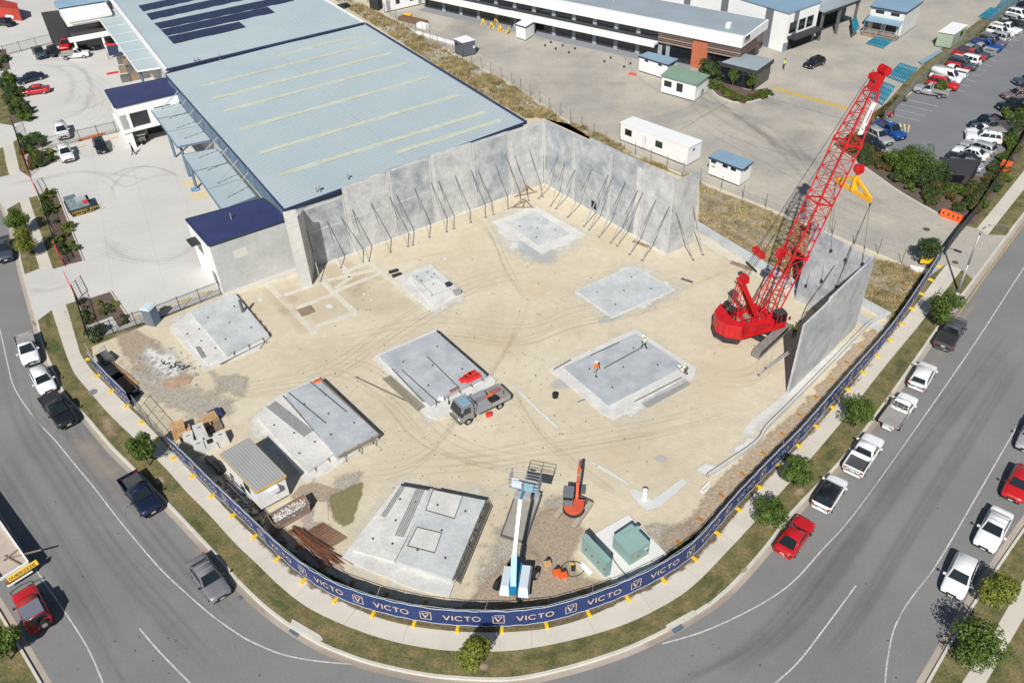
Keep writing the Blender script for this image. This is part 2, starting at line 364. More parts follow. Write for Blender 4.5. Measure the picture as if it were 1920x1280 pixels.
# ================================================================ SETTING
RZ = -0.14
g = MB().quad(V(-1800, -600, -0.2), V(1800, -600, -0.2), V(1800, 2600, -0.2), V(-1800, 2600, -0.2)).build('ground', mat('far_ground', (0.42, 0.38, 0.30), 0.95, var=0.3, scale=20))
struct(g)
struct(MB().quad(V(-160, -60, RZ), V(200, -60, RZ), V(200, 330, RZ), V(-160, 330, RZ)).build('road', ASPH))
KERB = [(-260, -60), (-150, 120), (-60, 270), (0, 375), (11, 397), (25, 435), (37, 490), (47, 530), (67, 600), (76, 638), (89, 674), (115, 731), (135, 757), (162, 784), (207, 837), (260, 890), (325, 957), (400, 1037), (432, 1075), (480, 1124), (520, 1157), (560, 1184), (600, 1207), (640, 1224), (692, 1242), (780, 1262), (855, 1271), (960, 1273), (1060, 1253), (1160, 1222), (1237, 1188), (1300, 1152), (1345, 1122), (1385, 1085), (1440, 1022), (1490, 957), (1580, 862), (1637, 787), (1695, 707), (1741, 641), (1777, 590), (1827, 525), (1890, 442), (1920, 402), (2060, 230), (2260, -20), (2420, -180)]
kl = line_px(KERB, 0, 5)                       # kerb line, left to right; inside of the block is on its left
kin = offs(kl, 0.06)
blk = kin + [Vector((330, 520)), Vector((-330, 520))]
struct(MB().prism(blk, -0.19, 0.0).build('verge', GRASS))
ki2 = offs(kl, 0.20)
kb = MB(); kb.strip(ki2, kl, 0.012); kb.add([V(*p, 0.012) for p in kl]+[V(*(p-(q-p)*0.25), RZ) for p, q in zip(kl, ki2)], [(i+1, i, len(kl)+i, len(kl)+i+1) for i in range(len(kl)-1)])
struct(kb.build('kerb', KERBC))
struct(MB().strip(offs(kl, -0.02), offs(kl, -0.48), RZ+0.008).build('gutter', GUTTER))
# footpath
PO = [(-110, 150), (-60, 240), (-5, 262), (5, 275), (15, 320), (36, 376), (75, 506), (97, 581), (116, 640), (127, 672), (140, 700), (160, 725), (180, 748), (210, 782), (257, 826), (307, 874), (350, 922), (390, 962), (440, 1017), (480, 1055), (527, 1100), (580, 1140), (655, 1175), (730, 1200), (805, 1215), (865, 1220), (960, 1219), (1060, 1202), (1160, 1174), (1235, 1140), (1297, 1100), (1360, 1037), (1425, 967), (1462, 925), (1515, 865), (1580, 788), (1647, 702), (1697, 641), (1722, 611), (1802, 507), (1852, 441), (1920, 355), (2060, 180), (2260, -60)]
PI_ = [(-90, 130), (-40, 230), (18, 250), (25, 268), (37, 320), (54, 371), (100, 506), (124, 572), (144, 640), (152, 665), (175, 697), (193, 715), (212, 734), (240, 762), (280, 800), (337, 862), (375, 902), (430, 960), (480, 1008), (522, 1046), (567, 1081), (620, 1115), (695, 1152), (772, 1173), (855, 1183), (915, 1185), (960, 1184), (1027, 1177), (1100, 1157), (1175, 1122), (1242, 1089), (1300, 1047), (1345, 1003), (1385, 958), (1440, 897), (1496, 838), (1560, 767), (1615, 700), (1657, 645), (1667, 634), (1722, 565), (1775, 495), (1830, 430), (1920, 320), (2060, 140), (2260, -100)]
po = line_px(PO[:-1], 0, 5)
pi_ = line_px(PI_[:-1], 0, 5)
n = 260
def resample(l, n):
    d = [0]
    for a, b in zip(l, l[1:]): d.append(d[-1]+(b-a).length)
    o = []; j = 0
    for i in range(n):
        t = d[-1]*i/(n-1)
        while j < len(d)-2 and d[j+1] < t: j += 1
        k = (t-d[j])/max(d[j+1]-d[j], 1e-9); o.append(lerp(l[j], l[j+1], min(max(k, 0), 1)))
    return o
def nearest(l, p): return min(range(len(l)), key=lambda i: (l[i]-p).length_squared)
a_ = resample(po, 420); b_ = resample(pi_, 900); L_ = []; R_ = []
for p in a_: L_.append(b_[nearest(b_, p)]); R_.append(p)
struct(MB().strip(L_, R_, 0.010).build('footpath', PATHC))
jn = MB()
for i in range(20, 400, 7):
    d = (R_[i]-L_[i]).normalized(); t = Vector((-d.y, d.x))*0.02
    jn.add([V(*(L_[i]-t), .0145), V(*(L_[i]+t), .0145), V(*(R_[i]+t), .0145), V(*(R_[i]-t), .0145)], [(0, 1, 2, 3)])
struct(jn.build('footpath_joints', mat('joint_dark', (0.40, 0.37, 0.31), 0.9)))
# site ground, lots, yard
YB = [(640, -30), (700, 10), (755, 45), (850, 100), (960, 158), (1030, 205), (1135, 268), (1312, 340), (1435, 388), (1560, 440), (1690, 495), (1745, 512)]
SITE = [(172, 650), (176, 680), (215, 728), (270, 783), (325, 845), (400, 920), (480, 996), (567, 1076), (627, 1112), (697, 1139), (777, 1158), (855, 1168), (960, 1169), (1035, 1159), (1105, 1138), (1175, 1111), (1242, 1076), (1302, 1033), (1370, 956), (1440, 882), (1497, 823), (1580, 728), (1660, 636), (1720, 548), (1762, 486)]
sheet('site_ground', SITE+YB[::-1]+[(420, 200), (415, 552)], 0.004, SAND)
sheet('car_park', [(170, 640), (145, 566), (122, 498), (72, 372), (60, 335), (28, 240), (0, 140), (-60, 30), (-200, -200), (700, -330), (600, 100), (590, 498), (414, 553)], 0.006, LOTC)
sheet('yard', YB+[(1795, 440), (1812, 424), (1757, 400), (1690, 362), (1630, 320), (1560, 272), (1625, 235), (1700, 150), (1760, 95), (1840, 35), (1920, -25), (2060, -190), (560, -330)], 0.005, YARD)
sheet('asphalt_car_park', [(1640, 290), (1655, 300), (1740, 325), (1850, 330), (1905, 250), (1990, 130), (2160, -80), (2120, -200), (1920, -8), (1800, 95), (1715, 172), (1680, 197), (1640, 240)], 0.009, ASPH2)
sheet('garden_bed', [(1560, 272), (1640, 285), (1655, 302), (1740, 327), (1850, 332), (1905, 252), (1990, 132), (2010, 140), (1880, 345), (1833, 415), (1812, 422), (1757, 399), (1690, 361), (1630, 319)], 0.013, MULCH)
for i, q in enumerate([[(44, 515), (75, 503), (100, 504), (122, 498), (145, 564), (124, 570), (97, 581), (69, 602)],
    [(-30, 300), (0, 332), (18, 328), (37, 320), (60, 335), (74, 366), (54, 371), (36, 379), (10, 394), (-2, 377)],
    [(-80, 215), (-40, 225), (26, 236), (32, 262), (5, 276), (-45, 300), (-70, 255)],
    [(1740, 520), (1775, 494), (1803, 506), (1828, 526), (1891, 441), (1852, 440), (1832, 428), (1812, 424), (1795, 440)]]):
    sheet('driveway', q, 0.0115, LOTC if i < 3 else YARD)
def kerbrun(pxs, w=0.16, h=0.12, name='planter_kerb', k=1, m=KERBC):
    l = line_px(pxs, 0, 4) if k else [G2(*p) for p in pxs]; a = offs(l, w/2); b = offs(l, -w/2); n = len(l); mb = MB()
    mb.strip(a, b, h); mb.add([V(*p, 0) for p in a]+[V(*p, h) for p in a], [(i, i+1, n+i+1, n+i) for i in range(n-1)]); mb.add([V(*p, 0) for p in b]+[V(*p, h) for p in b], [(i+1, i, n+i, n+i+1) for i in range(n-1)])
    mb.quad(V(*a[0], 0), V(*a[0], h), V(*b[0], h), V(*b[0], 0)); mb.quad(V(*a[-1], 0), V(*b[-1], 0), V(*b[-1], h), V(*a[-1], h))
    return struct(mb.build(name, m))
BEDS = [[(72, 364), (106, 359), (156, 489), (122, 497)], [(146, 566), (206, 547), (246, 604), (223, 613), (210, 593), (166, 610)], [(-5, 150), (28, 147), (58, 224), (26, 232)], [(42, 262), (76, 256), (80, 274), (47, 290)], [(50, 292), (100, 286), (108, 303), (58, 320)], [(-10, 94), (11, 92), (20, 130), (-10, 136)]]
for q in BEDS: sheet('planting_bed', q, 0.0135, MULCH)
kerbrun([(106, 358), (157, 490)], k=0); kerbrun([(207, 546), (247, 604)], k=0); kerbrun([(28, 146), (59, 226)], k=0); kerbrun([(102, 285), (110, 305)], k=0)
kerbrun([(1560, 272), (1630, 320), (1690, 362), (1757, 400)]); kerbrun(YB[:-1], 0.14, 0.10, 'boundary_kerb')
kerbrun([(1655, 300), (1668, 287), (1650, 273), (1640, 262)]); kerbrun([(1648, 222), (1680, 196), (1712, 172)])
# opposite verges
def opp(pxs, far, name='verge'):
    l = line_px(pxs, 0, 5)
    struct(MB().prism(offs(l, far[0]*0.06)+far[1], -0.19, 0.0).build(name, GRASS))
    a = offs(l, far[0]*0.2); kb = MB()
    if far[0] > 0: kb.strip(a, l, 0.012)
    else: kb.strip(l, a, 0.012)
    kb.add([V(*p, 0.012) for p in l]+[V(*p, RZ) for p in l], [(i, i+1, len(l)+i+1, len(l)+i) for i in range(len(l)-1)])
    struct(kb.build('kerb', KERBC)); g1 = offs(l, -far[0]*0.02); g2 = offs(l, -far[0]*0.5)
    if far[0] > 0: struct(MB().strip(g1, g2, RZ+0.008).build('gutter', GUTTER))
    else: struct(MB().strip(g2, g1, RZ+0.008).build('gutter', GUTTER))
opp([(-160, 900), (-60, 1050), (0, 1145), (47, 1225), (82, 1285), (130, 1370)], (-1, [Vector((-22, 10)), Vector((-60, 10)), Vector((-60, 60))]))
opp([(1690, 1360), (1740, 1272), (1810, 1152), (1865, 1067), (1920, 987), (2010, 860), (2180, 620)], (-1, [Vector((90, 60)), Vector((60, 5)), Vector((25, 10))]))
sheet('footpath', [(1775, 1320), (1812, 1267), (1865, 1182), (1917, 1090), (2060, 870), (2120, 900), (1920, 1157), (1850, 1277), (1820, 1330)], 0.010, PATHC)
# ---- painted lines
def paint(pxs, w=0.11, z=RZ+0.012, m=LINEW, k=6, name='road_line'):
    l = line_px(pxs, z, k) if k else [G2(*p, z) for p in pxs]
    return struct(MB().strip(offs(l, w/2), offs(l, -w/2), z).build(name, m))
paint([(-20, 520), (-8, 585), (5, 640), (15, 685), (25, 722), (45, 757), (75, 795), (105, 827), (140, 870), (175, 912), (212, 960), (250, 1007), (300, 1065), (350, 1112), (400, 1155), (450, 1190), (480, 1206), (530, 1226), (592, 1238), (659, 1244)])
paint([(1242, 1206), (1310, 1186), (1372, 1160), (1440, 1124), (1490, 1087), (1540, 1032), (1604, 960), (1715, 806), (1830, 640), (1920, 502), (2050, 310), (2200, 90)])
paint([(1659, 1300), (1661, 1262), (1666, 1225), (1677, 1177), (1702, 1130), (1738, 1083), (1770, 1035), (1815, 958), (1920, 777), (2050, 560)])
paint([(1605, 1097), (1540, 1185), (1495, 1242), (1440, 1292)]); paint([(261, 1177), (300, 1222), (357, 1280), (380, 1300)])
paint([(-60, 880), (0, 965), (67, 1067), (132, 1162), (170, 1225), (205, 1310)])
paint([(1782, 612), (1797, 590), (1857, 505), (1920, 420), (2050, 240), (2200, 40)], 0.10, m=LINEY)
# bays and hatching
for a, b in [((113, 365), (170, 343)), ((118, 382), (180, 362)), ((125, 400), (205, 375)), ((150, 437), (220, 421)), ((152, 455), (226, 436)), ((158, 472), (233, 452)), ((160, 488), (240, 466)), ((264, 550), (277, 572)), ((303, 537), (320, 565)), ((341, 523), (358, 548)), ((167, 270), (178, 292)), ((105, 282), (113, 311))]:
    paint([a, b], 0.10, 0.013, k=0, name='parking_line')
for i in range(4): paint([(1697-i*10, 186+i*9), (1760-i*12, 200+i*9)], 0.10, 0.013, k=0, name='parking_line')
for i in range(14): paint([(1790+i*10.5, 168-i*9.5), (1808+i*10.3, 172-i*9.5)], 0.10, 0.013, k=0, name='parking_line')
hb = MB()
def hatch(pxs, m=LINEYP, n=6, z=0.0145, fill=0.5):
    a, b, c, d = [G(*p, z) for p in pxs]; mb = MB()
    for i in range(n):
        t0 = i/n; t1 = (i+fill)/n; mb.quad(lerp(a, b, t0), lerp(a, b, t1), lerp(d, c, t1), lerp(d, c, t0))
    return struct(mb.build('hatch_marking', m))
hatch([(341, 340), (372, 334), (378, 348), (350, 352)], n=7, fill=.6); hatch([(355, 362), (388, 356), (396, 370), (366, 376)], n=7, fill=.6)
hatch([(1668, 227), (1712, 236), (1707, 248), (1680, 245)], m=LINEYP, n=5, fill=.4)
for i in range(11):
    x = 1457+i*12.7; y = 167+i*3.55; c = G(x, y, .013); d = (G(1597, 206)-G(1457, 167)).normalized()
    struct(MB().box((c.x, c.y, .012), (0.95, 1.15, 0.005), math.atan2(d.y, d.x)).build('crossing_mark', LINEY))
sheet('accessible_bay_marking', [(357, 353), (374, 350), (376, 357), (360, 360)], 0.0145, mat('bay_blue', (0.08, 0.22, 0.42), 0.8))
sy = MB(); c0 = G(366.5, 355, .0165)
for i in range(10):
    t = 2*math.pi*i/10; t2 = 2*math.pi*(i+1)/10
    sy.quad(c0+V(math.cos(t), math.sin(t))*.22, c0+V(math.cos(t2), math.sin(t2))*.22, c0+V(math.cos(t2), math.sin(t2))*.3, c0+V(math.cos(t), math.sin(t))*.3)
sy.box(c0+V(.1, .38), (.12, .4, .003), .3); sy.box(c0+V(.25, .1), (.35, .09, .003), .3); sy.box(c0+V(.45, -.12), (.09, .35, .003), .3)
struct(sy.build('wheelchair_symbol', LINEW))
# ---- concrete expansion joints in yard and lot
jt = MB()
for a, b in [((1272, 246), (1365, 191)), ((1440, 184), (1580, 223)), ((600, 180), (700, 130))][:2]:
    p, q = G(*a, .012), G(*b, .012); jt.bar(p, q, .06, .006)
struct(jt.build('drain_channel', mat('drain_dark', (0.10, 0.10, 0.10), 0.8)))
jt = MB()
for i in range(7):
    p = lerp(G(130, 300, .0085), G(230, 520, .0085), i/6); q = lerp(G(300, 255, .0085), G(410, 480, .0085), i/6); jt.bar(p, q, .03, .003)
for i in range(3):
    p = lerp(G(170, 270, .0085), G(300, 250, .0085), i/2); q = lerp(G(215, 560, .0085), G(400, 520, .0085), i/2); jt.bar(p, q, .03, .003)
struct(jt.build('paving_joints', mat('paving_joint', (0.42, 0.41, 0.38), 0.9)))
# ---- soft patches: wear, dust, stains, bare ground, painted banner shade
tw = []
for pts in ([(80, 640), (110, 740), (170, 850), (260, 970), (380, 1110), (520, 1230)], [(20, 640), (50, 780), (110, 880), (210, 1030), (330, 1170), (440, 1290)], [(-40, 800), (60, 960), (150, 1110), (250, 1290)], [(1250, 1290), (1420, 1200), (1560, 1040), (1700, 850), (1920, 560)], [(1330, 1290), (1490, 1170), (1610, 1010), (1760, 810), (1925, 600)], [(1500, 1290), (1600, 1170), (1700, 1010), (1830, 800), (1930, 640)]):
    for k in range(3): d_ = -18+18*k+rnd.uniform(-5, 5); tw.append(([(x+d_, y-d_*.3) for x, y in pts], rnd.uniform(.5, 1.6)))
softs('tyre_wear', WEARD, bands=tw, z=RZ+.010)
softs('road_seams', mat('road_seam', (.34, .325, .30), .9, alpha_attr=True, aedge=(.1, .9), ascale=.8, amax=.45), bands=[([(1800, 965), (1740, 1080), (1650, 1200), (1560, 1290)], .18), ([(1742, 1150), (1690, 1220), (1620, 1290)], .16), ([(330, 1060), (420, 1180), (470, 1290)], .16), ([(60, 900), (150, 1060), (240, 1200)], .14)], z=RZ+.018)
spk = MB()
for i in range(130):
    px, py = (rnd.uniform(0, 600), rnd.uniform(640, 1275)) if i % 2 else (rnd.uniform(1250, 1915), rnd.uniform(520, 1275)); c = G(px, py, RZ+.01); 
    if nearest(kl, c.xy) and ((kl[nearest(kl, c.xy)]-c.xy).length < .8 or (c.xy-kl[nearest(kl, c.xy)]).dot(Vector((0, 60))-c.xy) > 0): continue
    s_ = rnd.uniform(.03, .09); spk.box((c.x, c.y, RZ+.01), (s_, s_*1.6, .02), rnd.random()*3)
struct(spk.build('road_grit', mat('grit', (.07, .065, .06), .9)), 'stuff', 'dark grit and leaves scattered on the road', 'grit')
softs('tyre_streak', TYREM, bands=[([(95, 1055), (140, 1110), (180, 1165)], .25), ([(240, 1035), (290, 1080), (335, 1120)], .2), ([(270, 1120), (305, 1145)], .2), ([(170, 1170), (215, 1250), (240, 1290)], .7), ([(90, 790), (130, 812), (190, 815)], .3), ([(60, 760), (110, 810), (160, 822)], .3)], z=RZ+.014)
softs('road_dust', WEARL, bands=[([(130, 800), (190, 870), (280, 950)], 4.0), ([(340, 990), (430, 1090), (520, 1165)], 2.0), ([(1500, 975), (1600, 850), (1700, 720)], 2.5), ([(560, 1205), (700, 1256), (900, 1285)], 1.2), ([(1180, 1222), (1300, 1165), (1400, 1090)], 1.0), ([(1700, 760), (1790, 620), (1850, 540)], 2.0)], z=RZ+.016)
def arcs(cx, cy, r, a0, a1, n=16): return [(cx+r*math.cos(R(a0+(a1-a0)*i/n)), cy+r*0.55*math.sin(R(a0+(a1-a0)*i/n))) for i in range(n+1)]
tb = [(arcs(95+k*3, 190, 70+k*11, -80, 75), .3) for k in range(5)]+[(arcs(120, 180, 20+k*9, -60, 100), .3) for k in range(2)]
tb += [(arcs(270, 345+k*4, 60+k*7, 190, 350), .3) for k in range(4)]+[([(205, 395), (230, 365), (280, 345), (340, 330)], .3), ([(195, 385), (215, 375), (208, 350), (180, 335)], .3)]
tb += [(arcs(290, 410, 110+k*9, 40, 150), .3) for k in range(6)]+[([(20, 130), (60, 118), (130, 108), (190, 100)], .5), ([(100, 215), (160, 205), (215, 180)], 1.0)]
tb += [(arcs(1500, 250, 60+k*16, 20+k*6, 120), .35) for k in range(6)]+[(arcs(1180, 130, 150+k*20, 30, 110), .4) for k in range(4)]+[([(1130, 60), (1270, 140), (1400, 230), (1480, 300)], .5), ([(700, 20), (820, 60), (960, 130)], .5), ([(1250, 190), (1330, 250), (1480, 330), (1600, 400), (1720, 440)], .5), ([(1280, 190), (1370, 250), (1500, 320), (1620, 385), (1750, 425)], .4)]
tb2 = [([(25, 132), (70, 122), (110, 128), (135, 150), (130, 185), (100, 215)], 2.2), ([(60, 118), (110, 112), (160, 135), (170, 180), (140, 215), (60, 232)], 1.8), ([(90, 120), (150, 130), (175, 165)], 1.2), ([(300, 305), (250, 318), (215, 345), (208, 385)], 1.2), ([(360, 325), (290, 330), (235, 350), (200, 330), (160, 325)], 1.0), ([(60, 340), (140, 322), (240, 330), (300, 345)], 1.4), ([(10, 345), (80, 335), (160, 320)], 1.5), ([(180, 430), (230, 480), (320, 485), (400, 440)], 1.6), ([(40, 540), (90, 545), (140, 530)], 1.5)]
tb2 += [([(1120+rnd.uniform(-60, 60), 60), (1250+rnd.uniform(-60, 60), 150+rnd.uniform(-20, 20)), (1400+rnd.uniform(-50, 50), 240+rnd.uniform(-20, 20)), (1560+rnd.uniform(-40, 40), 330+rnd.uniform(-20, 20)), (1720, 430)], rnd.uniform(.6, 2.0)) for i in range(7)]
softs('tyre_smudges', mat('tyre_smudge', (.20, .195, .19), .95, alpha_attr=True, aedge=(0, 1.6), ascale=.3, amax=.15), bands=tb2)
softs('tyre_arcs', TYREM, bands=tb)
softs('yard_stains', OILP, polys=[ell(1060+rnd.uniform(-150, 500), 120+rnd.uniform(-60, 200), rnd.uniform(20, 60), rnd.uniform(8, 26), rnd.uniform(0, 1)) for i in range(18)]+[ell(870, 50, 70, 30), ell(1560, 70, 60, 30), ell(1300, 190, 90, 30, .4), ell(1500, 260, 60, 40)], inset=.3)
softs('gravel_patch', GRAVP, polys=[[(200, 650), (330, 690), (470, 740), (450, 790), (400, 810), (330, 800), (260, 760), (205, 715)], [(620, 890), (700, 870), (650, 980), (590, 960)], [(900, 975), (1040, 895), (1110, 940), (1095, 1040), (1130, 1095), (1170, 1105), (1000, 1158), (850, 1162), (845, 1120)], [(380, 690), (480, 700), (470, 760), (400, 740)], [(560, 900), (600, 880), (640, 1040), (610, 1095), (540, 1050)], [(1240, 970), (1330, 960), (1320, 1020), (1255, 1060), (1180, 980)]], inset=.6)
softs('dirt_patch', DIRTP, polys=[[(200, 625), (260, 610), (310, 640), (370, 690), (330, 720), (240, 700)], [(860, 1120), (930, 1040), (1020, 1010), (1090, 1060), (1170, 1100), (1060, 1145), (960, 1160), (850, 1160)], ell(1040, 1010, 60, 70), [(1200, 1010), (1300, 950), (1400, 900), (1600, 730), (1660, 620), (1640, 690), (1500, 850), (1420, 935), (1330, 1015), (1250, 1060)], ell(600, 930, 60, 30), [(1240, 1040), (1300, 990), (1360, 950), (1370, 960), (1300, 1035), (1250, 1070)], [(700, 1120), (640, 1080), (560, 1030), (570, 1075), (640, 1115), (760, 1150), (960, 1160), (1090, 1135), (1000, 1120), (860, 1130)], [(470, 930), (520, 970), (560, 1050), (500, 1005)]], inset=.75)
trk_ = []
for pts, m_ in (([(500, 660), (640, 640), (800, 610), (960, 620), (1060, 590), (1200, 560), (1330, 520)], 5), ([(470, 700), (640, 690), (730, 740), (820, 830), (960, 870), (1120, 850)], 6), ([(700, 870), (900, 860), (1080, 830), (1250, 800), (1400, 760)], 6), ([(850, 380), (920, 420), (960, 500), (1000, 560)], 3), ([(940, 700), (1010, 800), (1090, 870), (1180, 930)], 3), ([(380, 740), (470, 720), (620, 690), (760, 600), (900, 520), (1050, 500)], 5), ([(1330, 700), (1420, 700), (1440, 640), (1400, 560), (1300, 500)], 5), ([(640, 900), (800, 870), (900, 760), (980, 640), (1010, 560)], 4)):
    for k in range((m_+1)//2):
        dx, dy = rnd.uniform(-30, 30), rnd.uniform(-22, 22)
        for o_ in (0, 9): trk_.append(([(x+dx+rnd.uniform(-6, 6), y+dy+o_+rnd.uniform(-3, 3)) for x, y in pts], .42))
softs('sand_tracks', SANDP, bands=trk_+[([(720, 500), (800, 480), (860, 470)], 1.0), ([(1165, 620), (1240, 560), (1310, 530), (1380, 500)], .9)], polys=[ell(1080, 620, 30, 14), ell(1370, 480, 26, 10), ell(850, 905, 50, 12), ell(1440, 690, 40, 20)])
softs('pale_sand', mat('pale_sand', (0.76, 0.65, 0.47), 0.95, alpha_attr=True, aedge=(.2, 1.2), ascale=.3, amax=.8), polys=[ell(930, 640, 90, 40), ell(1350, 720, 100, 60), ell(1180, 860, 130, 50), ell(860, 880, 100, 40), ell(650, 690, 90, 25), ell(760, 430, 60, 22, -.3), ell(1150, 450, 70, 30, .4), ell(1000, 540, 60, 40)], inset=.3)
softs('footing_dirt', SANDP, polys=[[(510, 545), (600, 520), (700, 500), (790, 575), (700, 600), (670, 590), (600, 625), (560, 600)], [(480, 540), (515, 535), (590, 625), (560, 630)], [(600, 500), (650, 480), (700, 520), (620, 545)]]+[ell(530+rnd.uniform(0, 220), 510+rnd.uniform(0, 90), 22, 9) for i in range(8)], inset=.85)
softs('cement_halo', LAIT, polys=[grow(p) for p in [[(690, 670), (820, 612), (945, 735), (900, 760), (815, 800), (780, 790)], [(1022, 695), (1190, 612), (1330, 705), (1200, 800), (1140, 800), (1070, 730)], [(905, 415), (990, 375), (1110, 430), (1090, 470), (1010, 500), (930, 470)], [(1050, 550), (1190, 482), (1300, 545), (1240, 580), (1150, 612)], [(440, 800), (600, 700), (735, 815), (640, 880), (560, 920), (490, 860)], [(620, 1050), (730, 895), (935, 920), (850, 1130), (720, 1110), (640, 1080)], [(735, 520), (810, 487), (890, 560), (810, 600)], [(300, 600), (440, 545), (520, 640), (390, 700), (340, 650)], [(1410, 800), (1460, 760), (1520, 720), (1500, 760), (1430, 815)], ell(1330, 880, 34, 16), ell(1395, 835, 30, 14, -.4), [(260, 640), (340, 660), (360, 700), (310, 720), (270, 690)]]], inset=.55)
softs('cement_wash', LAITB, polys=[[(930, 420), (1000, 385), (1090, 440), (1010, 490), (960, 470)], ell(1010, 470, 50, 30, .3), ell(1150, 590, 40, 14, -.5), ell(1050, 720, 25, 12), ell(1240, 860, 16, 10)], inset=.6)
softs('slurry_pad', mat('slurry', (0.58, 0.585, 0.56), .9, alpha_attr=True, aedge=(.1, .3), ascale=1.5, fine=.06), polys=[[(1178, 918), (1195, 915), (1222, 935), (1280, 895), (1293, 903), (1240, 950), (1213, 958), (1195, 945)]], inset=.85)
softs('cement_spots', LAIT, bands=[([(955, 715), (1000, 760), (1060, 815)], .5), ([(1100, 860), (1150, 890), (1190, 915)], .5)], polys=[ell(488, 562, 10, 6), ell(617, 575, 10, 7), ell(683, 552, 6, 5), ell(697, 563, 7, 4), ell(835, 485, 6, 5)])
softs('mud_patch', MUDP, polys=[[(612, 925), (640, 915), (680, 895), (690, 905), (680, 940), (665, 985), (640, 995), (616, 970)]], inset=.8)
softs('verge_bare', BARE, polys=[ell(205, 800, 34, 26, .7), [(180, 770), (215, 790), (260, 850), (240, 868), (200, 820)], ell(300, 900, 16, 12), ell(60, 605, 10, 8), ell(1605, 800, 22, 12, -.9), ell(1500, 920, 18, 14), ell(1450, 985, 18, 12), ell(895, 1250, 26, 12), ell(1395, 1068, 10, 8), ell(45, 480, 8, 8), ell(1870, 1125, 14, 20, .9), ell(1815, 1240, 22, 18), ell(20, 1240, 16, 8)], inset=.4)
softs('verge_green', GREENP, polys=[ell(120+i*0, 0, 1, 1) for i in range(0)]+[ell(370, 985, 24, 14, .9), ell(520, 1130, 34, 14, .6), ell(760, 1232, 50, 10, .1), ell(1010, 1230, 60, 12, -.2), ell(1340, 1110, 30, 12, -.9), ell(1560, 850, 20, 12, -.9), ell(1690, 690, 22, 10, -.9), ell(100, 650, 16, 22, .9), ell(90, 600, 10, 16), [(113, 575), (124, 572), (150, 640), (143, 645)], [(67, 372), (76, 378), (112, 492), (103, 505)], [(27, 268), (35, 268), (44, 318), (37, 320)], ell(1868, 350, 10, 34, .9), ell(1780, 545, 12, 10)], inset=.5)
softs('verge_dry', DRYP, polys=[ell(*p) for p in [(510, 1115, 30, 8, .7), (570, 1160, 26, 8, .6), (700, 1215, 40, 8, .3), (820, 1240, 40, 8, .1), (960, 1245, 40, 9), (1080, 1225, 36, 8, -.2), (1220, 1170, 36, 8, -.4), (1290, 1130, 26, 8, -.7), (1480, 945, 20, 8, -.9), (1620, 770, 26, 8, -.9), (1720, 650, 20, 8, -.9), (270, 880, 16, 8, .8), (415, 1030, 20, 8, .8), (160, 770, 14, 8, .8)]]+[ell(455, 1085, 30, 12, .8), ell(640, 1200, 40, 10, .4), ell(880, 1235, 70, 10), ell(1130, 1200, 50, 10, -.3), ell(1440, 1000, 26, 9, -.9), ell(1540, 900, 26, 9, -.9), ell(1660, 750, 30, 9, -.9), ell(130, 740, 12, 24, -.7), ell(345, 940, 20, 10, .8), ell(55, 500, 8, 20), ell(1890, 1060, 12, 20, .6)], inset=.4)
dl_f = line_px([(200, 715), (250, 765)], 0, 4)
bank = line_px([(430, 930), (480, 985), (522, 1028), (567, 1066), (627, 1103), (697, 1130), (777, 1150), (855, 1160), (960, 1161), (1035, 1151), (1105, 1130), (1175, 1103), (1242, 1068), (1302, 1025), (1370, 948), (1440, 872), (1497, 815), (1580, 722), (1660, 628)], 0, 6)
softs('bank_dirt_shade', mat('bank_dirt_shade', (.17, .125, .085), .95, alpha_attr=True, aedge=(.0, .5), ascale=.9, amax=.95, fine=.4, fscale=5), bands=[([(430, 930), (480, 985), (522, 1028), (567, 1066), (627, 1103), (697, 1130), (777, 1150), (855, 1160), (960, 1161), (1035, 1151), (1105, 1130), (1175, 1103), (1242, 1068), (1302, 1025), (1370, 948), (1440, 872), (1497, 815), (1580, 722), (1660, 628)], 1.9)])  # dirt strip coloured extra dark to deepen the shadow behind the banner
softs('bank_soil', mat('bank_soil', (.44, .345, .245), .95, alpha_attr=True, aedge=(.0, .45), ascale=.8, amax=.95, fine=.3, fscale=4, bump=1, bscale=4), bands=[([(1668, 606), (1645, 630), (1590, 690), (1510, 783), (1440, 845), (1380, 900), (1330, 960), (1290, 1000)], 2.6)])
# trodden footing strips and pads in the sand
FST = mat('footing_concrete', (0.64, 0.60, 0.51), 0.9, var=1, scale=1.2, col2=(.55, .51, .43), fine=.12, fscale=5)
def strip_px(pxs, w, h, name, m):
    l = [G2(*p) for p in pxs]; mb = MB()
    for a, b in zip(l, l[1:]):
        d = (b-a).normalized(); nn = Vector((-d.y, d.x))*w/2; e = d*0.0
        mb.prism([a-nn, b-nn, b+nn, a+nn], 0, h)
    return mb.build(name, m)
for i, q in enumerate([[(502, 534), (592, 626)], [(605, 529), (667, 587)], [(667, 471), (802, 582)], [(532, 554), (610, 527), (702, 506)], [(630, 546), (718, 511)], [(590, 613), (669, 586)], [(627, 483), (658, 520), (630, 540)], [(556, 578), (626, 552)], [(645, 512), (690, 492)], [(612, 494), (960, 366)], [(418, 556), (585, 508)], [(1022, 345), (1251, 480)]]):
    o = strip_px(q, .62 if i < 9 else .5, .03+.004*i, 'footing', FST); tag(o, 'pale concrete footing strip let into the sand, '+['long one nearest the left casting bed', 'inner one right of the pallet', 'long diagonal towards the small base', 'cross strip at the pier', 'short cross strip left of the round pad', 'front edge of the footing grid', 'short one near the wall foot', 'left front cross strip', 'short one below the braces', 'along the foot of the long braced wall', 'along the old grey office wall', 'along the foot of the right braced wall'][i], 'footing', 'concrete footing strips')
